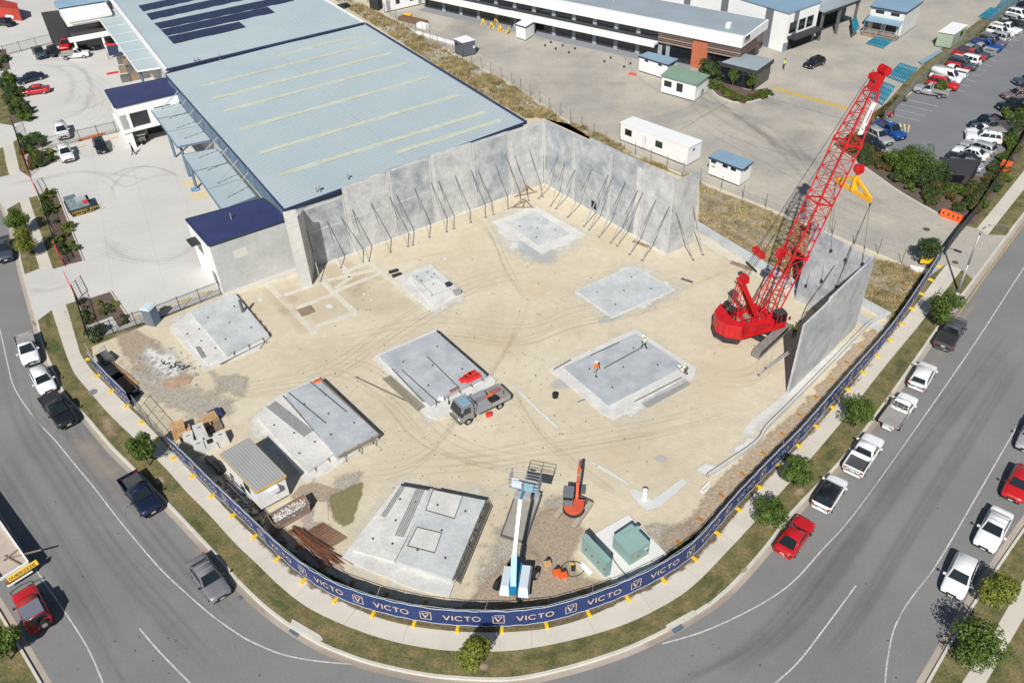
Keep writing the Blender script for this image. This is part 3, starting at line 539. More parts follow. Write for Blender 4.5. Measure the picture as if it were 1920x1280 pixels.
# ================================================================ BUILDINGS
def onpl(p0, n, px, py):
    d = ray(px, py); return CPOS+d*(n.dot(p0-CPOS)/n.dot(d))
def win(parent, a, b, u0, u1, z0, z1, m=GLASS, out=0.03, name='window', fr=None):  # window on the upright wall a->b (outside is on its right)
    d = flat(b-a).normalized(); nn = V(d.y, -d.x); p = a+d*u0+nn*out; q = a+d*u1+nn*out
    o = MB().box((*((p+q)/2).xy, (z0+z1)/2), ((q-p).length, .04, z1-z0), math.atan2(d.y, d.x)).build(name, m, parent)
    return o
# ---- warehouse with the long pale roof
wh = thing('warehouse', 'long warehouse with pale blue ribbed roof and rows of skylights behind the braced wall', 'warehouse', G(500, 300))
ZL, ZR = 7.9, 9.1
FL, FR, BRc, BL = G(534, 393, ZL), G(985, 229.5, ZR), G(684, 45, ZR), G(311, 140, ZL)
pn = (FR-FL).cross(BL-FL).normalized()
dB = (G(910, 210, 9)-G(525, 327, 8.2)); dB = V(math.cos(R(32)), math.sin(R(32)))
ribbed(FL, FR, BRc, BL, .55, .075).build('roof', ROOFB, wh)
mb = MB(); mb.bar(FL+V(0, -.05, -.04), FR+V(0, -.05, -.04), .2, .26); mb.bar(FR+V(.06, 0, -.06), BRc+V(.06, 0, -.06), .38, .42); mb.bar(BL+V(-.05, 0, -.1), FL+V(-.05, 0, -.1), .16, .25); mb.bar(BL+V(0, 0, .1), BRc+V(0, 0, .1), .16, .22)
mb.build('roof_trim', NAVY, wh)
for i, (a, b) in enumerate([((742.5, 286), (937.5, 226)), ((525, 327), (910, 210)), ((488.8, 286), (860, 178)), ((450, 242), (806, 143)), ((421, 208), (763.8, 117.5)), ((398, 185), (734.5, 98.7)), ((379, 161), (705.5, 80)), ((521, 104), (681, 65))]):
    p = onpl(FL+V(0, 0, .06), pn, *a); q = onpl(FL+V(0, 0, .06), pn, *b); d = (q-p).normalized(); k = int((q-p).length/8.5)+1
    mb = MB(); s2 = MB()
    for j in range(k):
        u = lerp(p, q, j/k); v = lerp(p, q, (j+1)/k); mb.bar(u, v, .85, .05); j and mb.bar(u-d*.12, u+d*.12, .9, .09)
    mb.build('skylight', SKYL, wh)
mb = MB()
for a in [(595, 90), (690, 160), (765, 250)]: pass
mb.bar(onpl(FL+V(0, 0, .05), pn, 508, 92), onpl(FL+V(0, 0, .05), pn, 762, 300), .05, .04); mb.build('roof_lap', mat('lap_line', (.30, .37, .40), .6), wh)
for a in [(594, 362), (600, 361), (653, 338), (366, 121), (373, 119), (413, 113)]:
    c = onpl(FL, pn, *a); mm = MB(); mm.tube(c, c+V(0, 0, .9), .09); mm.tube(c+V(0, 0, .85), c+V(0, 0, 1.0), .2, .05); mm.build('roof_vent', STEEL, wh)
# walls
def gbase(v): return V(v.x, v.y, 0)
inn = (BRc-FR).normalized()
w1a, w1b, w1c, w1d = [gbase(x) for x in (FL, FR, BRc, BL)]
mb = MB(); mb.hexa([w1a+V(.25, .6), w1b+V(-.2, .6), w1c, w1d+V(.25, 0)], [FL+V(.25, .6, -.12), FR+V(-.2, .6, -.12), BRc+V(0, 0, -.12), BL+V(.25, 0, -.12)]); mb.build('wall', OLDW, wh)
mb = MB(); n = 14; dl = (w1a-w1d)/n; outw = V(dl.y, -dl.x).normalized()
if outw.x > 0: outw = -outw
for i in range(n):
    a = w1d+dl*(i+.06); b = w1d+dl*(i+.94); o_ = outw*.0-V(0, 0, 0)
    mb.hexa([a+outw*-.2+V(0, 0, 5.4), b+outw*-.2+V(0, 0, 5.4), b+outw*.02+V(0, 0, 5.4), a+outw*.02+V(0, 0, 5.4)], [a+outw*-.2+V(0, 0, 7.6), b+outw*-.2+V(0, 0, 7.6), b+outw*.02+V(0, 0, 7.6), a+outw*.02+V(0, 0, 7.6)])
mb.build('wall_cladding', NAVYL, wh)
# rear part of the same warehouse, with solar arrays
rw = thing('warehouse', 'rear warehouse with pale roof carrying five dark solar arrays', 'warehouse', G(400, 60))
zr = 9.5
p00 = G(311, 132, 8.3); p10 = G(684, 44, 9.4); dl_ = (G(207, -2, 8.3)-p00); p01 = p00+dl_*1.5; dr_ = (G(609, 0, 9.4)-p10); p11 = p10+dr_*5
ribbed(p00, p10, p11, p01, .55, .07).build('roof', ROOFB, rw)
mb = MB(); mb.bar(p00, p01, .5, .5); mb.bar(p10, p11, .35, .3); mb.build('roof_trim', WHITE, rw)
mb = MB(); mb.bar(p00+V(0, -.05, .08), p10+V(0, -.05, .08), .22, .2); mb.build('roof_flashing', NAVY, rw)
pr = (p10-p00).cross(p01-p00).normalized()
mb = MB(); a, b, c, d = p00, p10, p11, p01; mb.hexa([gbase(x) for x in (a+V(.3, .5), b+V(-.3, .5), c, d+V(.3, 0))], [x-V(0, 0, .15) for x in (a+V(.3, .5), b+V(-.3, .5), c, d+V(.3, 0))]); mb.build('wall', OLDW, rw)
for q in [[(259, 11), (268, 21), (610, -52), (601, -61)], [(274, 26), (283, 37), (600, -31), (590, -41)], [(289, 44), (300, 54), (552, 1), (541, -9)], [(301.5, 56), (312, 67), (515, 23), (502, 13)], [(313.5, 69), (325, 81.5), (461, 51), (449, 41)]]:
    c = [onpl(p00+V(0, 0, .16), pr, *x) for x in q]; mb = MB(); n = max(4, int((c[3]-c[0]).length/1.15))
    for i in range(n):
        for j in range(1):
            t0, t1 = i/n, (i+.97)/n; l0, l1 = lerp(c[0], c[3], t0), lerp(c[0], c[3], t1); r0, r1 = lerp(c[1], c[2], t0), lerp(c[1], c[2], t1)
            mb.hexa([l0-V(0, 0, .05), r0-V(0, 0, .05), r1-V(0, 0, .05), l1-V(0, 0, .05)], [l0, r0, r1, l1])
    mb.build('solar_array', SOLAR, rw)
# ---- awnings
def awning(pxs, z, label, posts=(), m=ROOFB, nb=3, tr=NAVYL):
    c = [G(*p, z) for p in pxs]; t = thing('awning', label, 'awning', gbase(sum(c, V(0, 0))/4))
    ribbed(c[0], c[1], c[2], c[3], .3, .03).build('awning_roof', m, t)
    mb = MB()
    for a, b in zip(c, c[1:]+c[:1]): mb.bar(a-V(0, 0, .12), b-V(0, 0, .12), .14, .26)
    for i in range(1, nb): mb.bar(lerp(c[0], c[3], i/nb)+V(0, 0, .05), lerp(c[1], c[2], i/nb)+V(0, 0, .05), .07, .04)
    mb.build('awning_frame', tr, t)
    for (u, v) in posts:
        p = lerp(lerp(c[0], c[1], u), lerp(c[3], c[2], u), v); MB().bar(gbase(p), p-V(0, 0, .1), .3, .3).build('post', NAVYL, t)
    return t, c
aw, c = awning([(279, 200), (334, 190), (395, 262), (332, 275)], 5.0, 'pale blue ribbed awning between the two navy roofed offices, the farther one', [(.1, .5), (.12, .95)], nb=3)
for i in range(4):
    p = lerp(c[1], c[2], (i+.5)/4); q = lerp(c[0], c[3], (i+.5)/4); MB().tube(p+V(.3, 0, 2.4), lerp(p, q, .7), .06).build('tie_rod', STEEL, aw)
aw, c = awning([(342, 290), (405, 278), (480, 368), (415, 393)], 5.0, 'pale blue ribbed awning meeting the nearer navy office roof', [(.1, .02)], nb=3)
for i in range(4):
    p = lerp(c[1], c[2], (i+.5)/4); q = lerp(c[0], c[3], (i+.5)/4); MB().tube(p+V(.3, 0, 2.4), lerp(p, q, .7), .06).build('tie_rod', STEEL, aw)
awning([(178, 25), (222, 16), (313, 124), (257, 133)], 6.0, 'long white edged awning beside the solar warehouse', [(.1, .98), (.9, .98)], nb=7, tr=WHITE)
# ---- office, near, navy roof
def block(t, c, z0, m, name='wall'): return MB().prism([p.xy for p in c], 0, z0).build(name, m, t)
c = [G(349, 412, 6.5), G(493, 373, 6.5), G(539, 411, 6.5), G(391, 460, 6.5)]
of = thing('office_block', 'two storey office with navy roof and plain grey concrete end wall', 'office', gbase(c[3]))
ctr = sum(c, V(0, 0))/4; ci = [lerp(p, ctr, .02) for p in c]
block(of, ci, 6.2, OLDW)
fa, fb = gbase(ci[0]), gbase(ci[3]); d = (fb-fa).normalized(); nn = V(d.y, -d.x)
if nn.x > 0: nn = -nn
mb = MB(); mb.hexa([fa+nn*.01, fb+nn*.01, fb+nn*.09, fa+nn*.09], [p+V(0, 0, 6.25) for p in (fa+nn*.01, fb+nn*.01, fb+nn*.09, fa+nn*.09)]); mb.build('facade', WHITEC, of)
ribbed(c[0]+V(0, 0, .05), c[1]+V(0, 0, .05), c[2]+V(0, 0, .05), c[3]+V(0, 0, .05), .3, .03).build('roof', ROOFN, of)
mb = MB()
for a, b in zip(c, c[1:]+c[:1]): mb.bar(a, b, .22, .22)
mb.build('roof_trim', NAVY, of)
L_f = (fb-fa).length
for u0, u1, z0, z1 in ((L_f*.28, L_f*.5, 3.6, 4.9), (L_f*.74, L_f*.9, .8, 2.2)): 
    p = fa+d*u0+nn*.12; q = fa+d*u1+nn*.12; MB().bar(V(p.x, p.y, (z0+z1)/2), V(q.x, q.y, (z0+z1)/2), .06, z1-z0).build('window', GLASS, of)
p = fa+d*L_f*.25+nn*.6; q = fa+d*L_f*.52+nn*.6; MB().bar(V(p.x, p.y, 5.1), V(q.x, q.y, 5.1), 1.1, .12).build('window_hood', DARK, of)
mb = MB(); p = ci[3]; q = ci[2]; e = (q-p).normalized(); o_ = V(e.y, -e.x)*.012
pp = gbase(p)+e*2.2; mb.bar(pp+V(0, 0, 4.3)+o_, pp+e*1.6+V(0, 0, 4.3)+o_, .02, 1.1); mb.build('patch', mat('repair_patch', (.58, .56, .51), .9), of)
MB().tube(lerp(c[0], c[2], .45), lerp(c[0], c[2], .45)+V(0, 0, .8), .07).build('roof_vent', STEEL, of)
# ---- office, far, navy roof
z = 6.6; c = [G(197, 170, z), G(311, 147, z), G(336, 173, z), G(215, 202, z)]
of = thing('office_block', 'white office with navy roof over an open carport', 'office', gbase(c[3]))
ribbed(c[0]+V(0, 0, .05), c[1]+V(0, 0, .05), c[2]+V(0, 0, .05), c[3]+V(0, 0, .05), .3, .03).build('roof', ROOFN, of)
mb = MB()
for a, b in zip(c, c[1:]+c[:1]): mb.bar(a, b, .22, .22)
mb.build('roof_trim', NAVY, of)
ctr = sum(c, V(0, 0))/4; ci = [lerp(p, ctr, .03) for p in c]; a, b, bb, aa = ci
MB().prism([p.xy for p in ci], 5.2, 6.35, bot=True).build('parapet', WHITEC, of)
in4 = [lerp(p, ctr, .1) for p in ci]; MB().prism([p.xy for p in in4], 3.0, 5.2, bot=True).build('window_band', GLASS, of)
e = (bb-aa).normalized(); Lw = (bb-aa).length; pe = V(e.y, -e.x)
for t0, t1 in ((0, .16), (.45, .56), (.83, .97)):
    p = gbase(aa)+e*Lw*t0; q = gbase(aa)+e*Lw*t1; mb = MB(); mb.hexa([p+V(0, 0, 2.6), q+V(0, 0, 2.6), q-pe*.6+V(0, 0, 2.6), p-pe*.6+V(0, 0, 2.6)], [v+V(0, 0, 2.7) for v in (p+V(0, 0, 2.5), q+V(0, 0, 2.5), q-pe*.6+V(0, 0, 2.5), p-pe*.6+V(0, 0, 2.5))]); mb.build('wall', WHITEC, of)
mb = MB(); q0 = [lerp(p, ctr, -.06) for p in ci]; mb.prism([p.xy for p in q0], 2.55, 2.95, bot=True); mb.build('floor_slab', WHITEC, of)
lw = [gbase(a), gbase(aa), gbase(aa)+e*1.0, gbase(a)+e*1.0]; MB().prism([p.xy for p in lw], 0, 5.19).build('side_wall', WHITEC, of)
MB().prism([p.xy for p in (gbase(lerp(a, aa, .15))+e*.9, gbase(b), gbase(b)-(b-bb).normalized()*3, gbase(lerp(a, aa, .5))+e*.9)], 0, 2.5).build('back_wall', CHAR, of)
MB().bar(gbase(bb)-e*1.5, gbase(bb)-e*1.5+V(0, 0, 2.6), .3, .3).build('post', NAVYL, of)
# ---- white building far left
z = 7.0; c = [G(105, 9, z), G(190, -6, z), G(207, 19, z), G(121, 34, z)]
fo = thing('office_block', 'white office with charcoal side wall and louvred balcony at top left', 'office', gbase(c[3]))
ctr = sum(c, V(0, 0))/4; a, b, bb, aa = c; e = (bb-aa).normalized(); f_ = (aa-a).normalized(); Lw = (bb-aa).length
MB().prism([p.xy for p in c], 5.4, z, bot=True).build('parapet', WHITEC, fo)
MB().prism([p.xy for p in (a, b, bb-f_*1.5, aa-f_*1.5)], 0, 5.4).build('window_band', GLASS, fo)
MB().prism([p.xy for p in (aa+f_*.6-e*.6, bb+f_*.6, bb-f_*1.4, aa-f_*1.4-e*.6)], 2.8, 3.15, bot=True).build('balcony', WHITEC, fo)
wa, wb = G(101, 88), G(137, 83); wz = P(wa, wb, 81, 24).z; wn = V(-(wb-wa).y, (wb-wa).x).normalized()*.3; MB().prism([p.xy for p in (wa, wb, wb+wn, wa+wn)], 0, wz).build('side_wall', CHAR, fo)
for i in range(4):
    p = aa+f_*(.25+i*.32)-V(0, 0, .35); MB().bar(p, p+e*Lw, .12, .08).build('louvre', WHITE, fo)
for u in (.03, .64, .97): p = gbase(aa)+e*Lw*u+f_*.3; MB().bar(p, p+V(0, 0, 2.8), .35, .35).build('post', WHITE, fo)
zz = 7.3; q = [G(100, 3, zz), G(205, -20, zz), G(212, 0, zz), G(104, 17, zz)]; ribbed(*q, .3, .03).build('roof', ROOFBL, fo)
# ================================================================ right-hand office with the white bands
A0 = G(900, 37); B0 = G(1299, 124.5); dv = (B0-A0).normalized(); nv = V(dv.y, -dv.x)
if nv.y > 0: nv = -nv
LB = (B0-A0).length
def OP(u, out, z): return A0+dv*u+nv*out+V(0, 0, z)
def obox(u0, u1, o0, o1, z0, z1, name, m, par): return MB().hexa([OP(u0, o0, z0), OP(u1, o0, z0), OP(u1, o1, z0), OP(u0, o1, z0)], [OP(u0, o0, z1), OP(u1, o0, z1), OP(u1, o1, z1), OP(u0, o1, z1)]).build(name, m, par)
og = thing('office_building', 'long two storey office with white parapet bands, dark glazing and one red brick pier', 'office', B0)
U3 = LB+6.5
def uof(px, py, out=0, z=0):      # distance along the facade of a survey point
    p = P(OP(0, out, 0), OP(LB, out, 0), px, py); return (flat(p)-A0).dot(dv), p.z
obox(-14, LB+7.2, -9, -.05, 0, 5.6, 'wall', CHAR, og)
obox(-14, LB+8.5, -9.5, 1.0, 5.0, 6.5, 'parapet', WHITE, og)
obox(-14, LB+8.2, -9.2, .2, 6.5, 6.56, 'roof', ROOFG, og)
obox(-14, LB+8.5, .22, 1.0, 6.5, 6.75, 'parapet_rim', WHITE, og)
uA = uof(1227, 78, 1.9, 3)[0]
obox(-14, uA, 0, 1.9, 2.75, 3.05, 'awning', WHITE, og); obox(-14, uA, 1.72, 1.92, 2.5, 3.4, 'awning_fascia', WHITE, og)
obox(-14, uA, 0, .35, 3.3, 3.6, 'sill_band', CHAR, og)
obox(-14, LB, -.02, 2.2, 0.004, .10, 'terrace', mat('terrace', (.26, .27, .29), .8), og)
k = 0; u = -13.0
GREYP = mat('grey_infill', (.30, .34, .38), .7)
while u < uA-1.5:
    obox(u, u+3.4, -.02, .03, 3.7, 4.9, 'window', GLASS, og); obox(u+3.5, u+4.3, -.02, .05, 3.6, 4.98, 'infill_panel', GREYP, og)
    obox(u, u+3.4, -.02, .03, .5, 2.4, 'window', GLASS, og); obox(u+3.5, u+4.3, -.02, .05, .1, 2.5, 'infill_panel', GREYP, og); u += 4.4
u0, u1 = LB-.25, LB+2.5
obox(uA+.1, LB+7.0, -.02, .04, .4, 4.0, 'glazing', GLASS, og); obox(u0, u1, 0, .55, 0, 5.0, 'brick_pier', BRICK, og)
obox(uA+1.4, uA+2.1, 0, .12, 0, 3.7, 'infill_panel', GREYP, og)
SL = mat('slat_brown', (.17, .115, .095), .7)
for s0, s1 in ((uA+.0, u0), (u1, LB+8.3)):
    for j in range(5): obox(s0, s1, .5, .66, 3.1+j*.37, 3.29+j*.37, 'slat', SL if j % 2 else mat('slat_pale', (.33, .25, .21), .7), og)
for j in range(5): obox(LB+8.2, LB+8.35, -8.5, .5, 3.1+j*.37, 3.29+j*.37, 'slat', SL, og)
obox(LB+8.5, LB+8.52, -1.8, -.1, 6.0, 6.45, 'sign_lettering', mat('sign_black', (.02, .02, .02), .6), og)
for j, s in enumerate((-1.9, -1.15, -.4)):                         # three rounded characters over an orange bar on the end parapet
    mb = MB(); cc = OP(LB+8.54, s+.32, 5.95); q = -nv
    for i in range(14):
        t = 2*math.pi*i/14; t2 = 2*math.pi*(i+1)/14
        f1 = lambda t, r: cc+(-nv)*(r*.30*math.cos(t))+V(0, 0, r*.33*math.sin(t))
        mb.quad(f1(t, 1), f1(t2, 1), f1(t2, .45), f1(t, .45))
    if j < 2: mb.quad(cc+q*.15+V(0, 0, .1), cc+q*.32+V(0, 0, .1), cc+q*.32+V(0, 0, -.33), cc+q*.15+V(0, 0, -.33))
    mb.build('sign_character', mat('sign_black', (.02, .02, .02), .6), og)
mb = MB(); mb.quad(OP(LB+8.54, .1, 5.42), OP(LB+8.54, -2.1, 5.42), OP(LB+8.54, -2.1, 5.56), OP(LB+8.54, .1, 5.56)); mb.build('sign_bar', mat('sign_orange', (.8, .33, .02), .6), og)
obox(LB+4, LB+4.7, -3, -2.2, 6.56, 7.3, 'roof_unit', WHITE, og)
for uu in (2, 8, 15, 22, 27): obox(uu, uu+.4, -5, -4.6, 6.56, 6.9, 'roof_vent', STEEL, og)
# entry canopy in front of the office end
z = 3.3; c = [G(1350, 117, z), G(1395, 100, z), G(1452, 112, z), G(1420, 134, z)]
ec = thing('entry_canopy', 'low dark glazed entry pavilion with grey roof in front of the office', 'pavilion', gbase(c[3]))
MB().prism([p.xy for p in c], 2.7, 3.3, bot=True).build('roof', CHAR, ec); ctr = sum(c, V(0, 0))/4
MB().prism([lerp(p, ctr, .05).xy for p in c], 3.3, 3.34).build('roof_sheet', ROOFG, ec); MB().prism([lerp(p, ctr, .1).xy for p in c], 0, 2.7).build('glazing', GLASS, ec)
for i in range(4): p = lerp(c[3], c[0], i/3); p = gbase(lerp(p, ctr, .06)); MB().bar(p, p+V(0, 0, 2.7), .12, .12).build('post', DARK, ec)
# ---- big white workshop behind it
c = [G(1376, -30, 9), G(1452, 14, 9), G(1478, 24.5, 9), G(1540, 3, 9)]
K0 = G(1466, 98); zK = 9.0
kx = (G(1560, 62)-G(1466, 98)).normalized()
KT = P(K0, K0+V(kx.x, kx.y), 1478, 26).z
ws = thing('workshop', 'tall white workshop with grey stripes and pale roof beyond the office', 'workshop', K0)
ky = V(-kx.y, kx.x); 
if ky.x > 0: ky = -ky
def KP(u, v, z): return K0+kx*u+ky*v+V(0, 0, z)
def kbox(u0, u1, v0, v1, z0, z1, name, m): return MB().hexa([KP(u0, v0, z0), KP(u1, v0, z0), KP(u1, v1, z0), KP(u0, v1, z0)], [KP(u0, v0, z1), KP(u1, v0, z1), KP(u1, v1, z1), KP(u0, v1, z1)]).build(name, m, ws)
kbox(0, 8.6, 0, 70, 0, KT, 'wall', WHITEC); kbox(8.6, 22, 3, 70, 0, KT, 'wall', WHITEC)
kbox(-.2, 8.7, -.2, 70, KT, KT+.3, 'roof', ROOFBL); kbox(8.8, 22.2, 2.8, 70, KT+.02, KT+.3, 'roof', ROOFBL)
for v in (3, 13, 22, 31): kbox(-.06, 0, v, v+1.6, .0, KT-.02, 'wall_stripe', mat('stripe_grey', (.16, .17, .19), .7))
kbox(1.8, 3.0, -.06, 0, 0, KT-.02, 'wall_stripe', mat('stripe_grey', (.16, .17, .19), .7)); kbox(-.05, 8.5, -.05, 0, 0, 1.5, 'plinth', mat('plinth_blue', (.20, .25, .30), .7))
for u in (.9, 3.4, 5.6): kbox(u, u+1.7, -.1, -.02, 3.0, 4.8, 'window', GLASS)
kbox(.6, 8.5, -1.8, -.1, 2.3, 2.6, 'door_hood', CHAR); kbox(1.2, 7.8, -.14, -.07, .1, 2.3, 'doorway', BLACK)
kbox(8.9, 19.5, -1.0, 4, KT-1.6, KT-1.3, 'canopy', ROOFG); kbox(8.9, 19.5, -1.0, -.7, KT-2.1, KT-1.6, 'canopy_beam', CHAR); kbox(9.1, 19.3, 2.9, 2.98, 0, KT-1.7, 'doorway', BLACK)
for u in (9.0, 14.0, 19.1): kbox(u, u+.35, -.9, -.5, 0, KT-1.6, 'post', STEELD)
kbox(20.0, 21.6, 2.8, 3.0, 0, KT-.5, 'wall_stripe', mat('stripe_grey', (.16, .17, .19), .7))
# ================================================================ huts and containers
def hut(name, label, cat, pxs, z, m, roofm, zb=.18, trim=None, rib=True, over=.06, group=None, rise=0.0):
    c = [G(*p, z) for p in pxs]; t = thing(name, label, cat, gbase(c[0]), group); ctr = sum(c, V(0, 0))/4
    ci = [lerp(p, ctr, over) for p in c]; MB().prism([p.xy for p in ci], zb, z-.06).build('walls', m, t)
    (ribbed(c[0], c[1], c[2], c[3], .25, .03) if rib else MB().hexa([p-V(0, 0, .05) for p in c], c)).build('roof', roofm, t)
    if trim:
        mb = MB()
        for a, b in zip(c, c[1:]+c[:1]): mb.bar(a-V(0, 0, .11), b-V(0, 0, .11), .08, .2)
        mb.build('roof_trim', trim, t)
    mb = MB()
    for a, b in zip(ci, ci[1:]+ci[:1]): mb.bar(gbase(lerp(a, ctr, .08))+V(0, 0, .09), gbase(lerp(b, ctr, .08))+V(0, 0, .09), .15, .17)
    mb.build('skid', DARK, t)
    return t, ci
def hwin(t, a, b, f0, f1, z0, z1, m=GLASS, name='window'):
    d = flat(b-a); nn = V(d.y, -d.x).normalized()
    if nn.dot(-flat(a)) < 0: nn = -nn
    p = flat(a)+d*f0+nn*.03; q = flat(a)+d*f1+nn*.03; return MB().bar(p+V(0, 0, (z0+z1)/2), q+V(0, 0, (z0+z1)/2), .05, z1-z0).build(name, m, t)
t, c = hut('site_office', 'long white transportable office with a door and two windows at the yard fence', 'site office', [(1162, 229), (1187, 218), (1318, 264), (1292, 278)], 2.75, WHITE, WHITE, rib=False, over=.02)
hwin(t, c[0], c[3], .08, .18, 1.2, 2.1); hwin(t, c[0], c[3], .54, .64, 1.2, 2.1); hwin(t, c[0], c[3], .345, .415, .25, 2.25, mat('door_white', (.7, .7, .7), .6), 'door'); hwin(t, c[0], c[3], .39, .40, 1.2, 1.7, DARK, 'door_handle')
hwin(t, c[3], c[2], .35, .5, 1.9, 2.2, STEELD, 'vent'); hwin(t, c[0], c[3], .0, .004, .2, 2.6, DARK, 'corner_trim')
t, c = hut('ablution_block', 'small white hut with ribbed blue roof and high vents nearest the site', 'site hut', [(1329, 294), (1351, 280), (1413, 303), (1392, 318)], 2.6, WHITE, ROOFBL, trim=NAVY)
for f in (.05, .42, .68): hwin(t, c[0], c[3], f, f+.16, 1.95, 2.3)
hwin(t, c[3], c[2], .3, .7, 1.9, 2.3); hwin(t, c[0], c[3], .08, .2, 1.4, 1.5, STEELD, 'vent')
t, c = hut('site_hut', 'white hut with blue roof touching the green roofed hut', 'site hut', [(1197, 105), (1215, 97), (1272, 111), (1253, 122)], 2.6, WHITE, ROOFBL, trim=NAVY)
hwin(t, c[0], c[3], .2, .32, 2.0, 2.3); hwin(t, c[0], c[3], .68, .8, 2.0, 2.3); hwin(t, c[3], c[2], .4, .7, 2.0, 2.3)
t, c = hut('site_hut', 'white hut with pale green roof and air conditioner on its end wall', 'site hut', [(1239, 141), (1262, 122), (1331, 141), (1307, 159)], 2.9, WHITE, ROOFGR, trim=mat('trim_green', (.16, .25, .19), .5), rib=False)
hwin(t, c[0], c[3], .08, .3, 1.3, 2.2); hwin(t, c[0], c[3], .45, .63, 1.0, 2.3); hwin(t, c[3], c[2], .5, .75, .4, 1.2, STEEL, 'air_conditioner'); hwin(t, c[3], c[2], .2, .4, .5, 1.3, WHITE, 'air_conditioner')
t, c = hut('storage_box', 'small square charcoal storage box with white lid', 'storage box', [(850, 73), (874, 66), (892, 75), (867, 81)], 2.6, mat('slate_panel', (.10, .11, .14), .6), WHITE, rib=False)
hwin(t, c[3], c[2], .8, .95, 1.2, 1.6, WHITE, 'notice'); hwin(t, c[0], c[3], .1, .4, 1.7, 2.0, BLACK, 'vent')
t, c = hut('toilet_hut', 'narrow white hut with navy trimmed flat roof by the long office', 'site hut', [(966, 45), (984, 35), (1003, 40), (985, 51)], 2.6, WHITE, WHITE, trim=NAVY, rib=False)
t, c = hut('storage_container', 'green grey container with white roof by the parking fence', 'container', [(1759, 60), (1786, 41), (1816, 47), (1790, 65)], 2.6, BEIGE, WHITE, rib=False); hwin(t, c[3], c[2], .55, .75, 1.3, 2.1)
t, c = hut('site_office', 'white transportable office with black windows at the top edge of the yard', 'site office', [(712, 0), (722, -12), (850, -42), (838, -28)], 2.75, WHITE, WHITE, rib=False)
for f in (.2, .42, .75): hwin(t, c[0], c[3], f, f+.06, 1.2, 2.1)
hwin(t, c[0], c[3], .05, .11, .3, 2.3, STEEL, 'door'); hwin(t, c[0], c[3], .55, .6, .3, 2.3, STEEL, 'door')
t, c = hut('storage_box', 'dark storage unit left of the white office at the top edge', 'storage box', [(690, -6), (698, -14), (716, -12), (708, -2)], 2.5, CHAR, WHITE, rib=False)
z = 4.6; t, c = hut('veranda_office', 'grey two tone office with blue roof and railed veranda', 'site office', [(1632, 12), (1655, -12), (1732, 2), (1700, 24)], z, mat('pale_boards', (.62, .64, .60), .7), ROOFBL, trim=NAVY)
d = flat(c[3]-c[0]); dn = V(d.y, -d.x).normalized()
if dn.y > 0: dn = -dn
a, b = flat(c[0]), flat(c[3])
MB().hexa([a+dn*.1+V(0, 0, 2.9), b+dn*.1+V(0, 0, 2.9), b+dn*2+V(0, 0, 2.6), a+dn*2+V(0, 0, 2.6)], [a+dn*.1+V(0, 0, 3.0), b+dn*.1+V(0, 0, 3.0), b+dn*2+V(0, 0, 2.7), a+dn*2+V(0, 0, 2.7)]).build('veranda_roof', ROOFBL, t)
MB().hexa([a+dn*.1+V(0, 0, .02), b+dn*.1+V(0, 0, .02), b+dn*2.2+V(0, 0, .02), a+dn*2.2+V(0, 0, .02)], [a+dn*.1+V(0, 0, .5), b+dn*.1+V(0, 0, .5), b+dn*2.2+V(0, 0, .5), a+dn*2.2+V(0, 0, .5)]).build('deck', TIMBERO, t)
mb = MB()
for zz in (.8, 1.1, 1.4): mb.bar(a+dn*2.1+V(0, 0, zz), b+dn*2.1+V(0, 0, zz), .06)
for i in range(6): p = lerp(a, b, i/5)+dn*2.1; mb.bar(p+V(0, 0, .5), p+V(0, 0, 1.45), .07)
mb.build('railing', STEEL, t)
for i in range(3): p = lerp(a, b, i/2)+dn*1.9; MB().bar(p+V(0, 0, .5), p+V(0, 0, 2.65), .12).build('post', NAVYL, t)
hwin(t, c[0], c[3], .15, .45, .9, 2.4); hwin(t, c[0], c[3], .55, .85, .9, 2.4); hwin(t, c[0], c[3], .15, .4, 3.6, 4.1); hwin(t, c[0], c[3], .6, .85, 3.6, 4.1)
# on-site shed with yellow trim
t, c = hut('site_shed', 'white site shed with grey ribbed roof and yellow trim beside the blue banner', 'site shed', [(478, 922), (411, 851), (466, 820), (536, 891)], 2.75, WHITE, ROOFGY, trim=mat('trim_yellow', (.62, .42, .10), .6), zb=.3)
hwin(t, c[1], c[0], .62, .78, 1.3, 2.1, GLASS); hwin(t, c[1], c[0], .44, .56, .5, 1.0, WGLASS); hwin(t, c[1], c[0], .12, .22, .6, 1.0, WGLASS)
p = flat(lerp(c[0], c[3], .55)); q = (flat(c[3])-flat(c[0])).normalized(); o_ = V(q.y, -q.x); MB().box((*(p+o_*.25).xy, 2.0), (.75, .45, .5), math.atan2(q.y, q.x)).build('air_conditioner', WHITE, t)
# red container far left
t, c = hut('shipping_container', 'red shipping container at the top left corner', 'container', [(-14, 12), (-4, -2), (32, 6), (34, 16)], 2.6, mat('container_red', (.5, .06, .04), .6, var=.2), mat('container_red', (.5, .06, .04), .6), zb=.05)
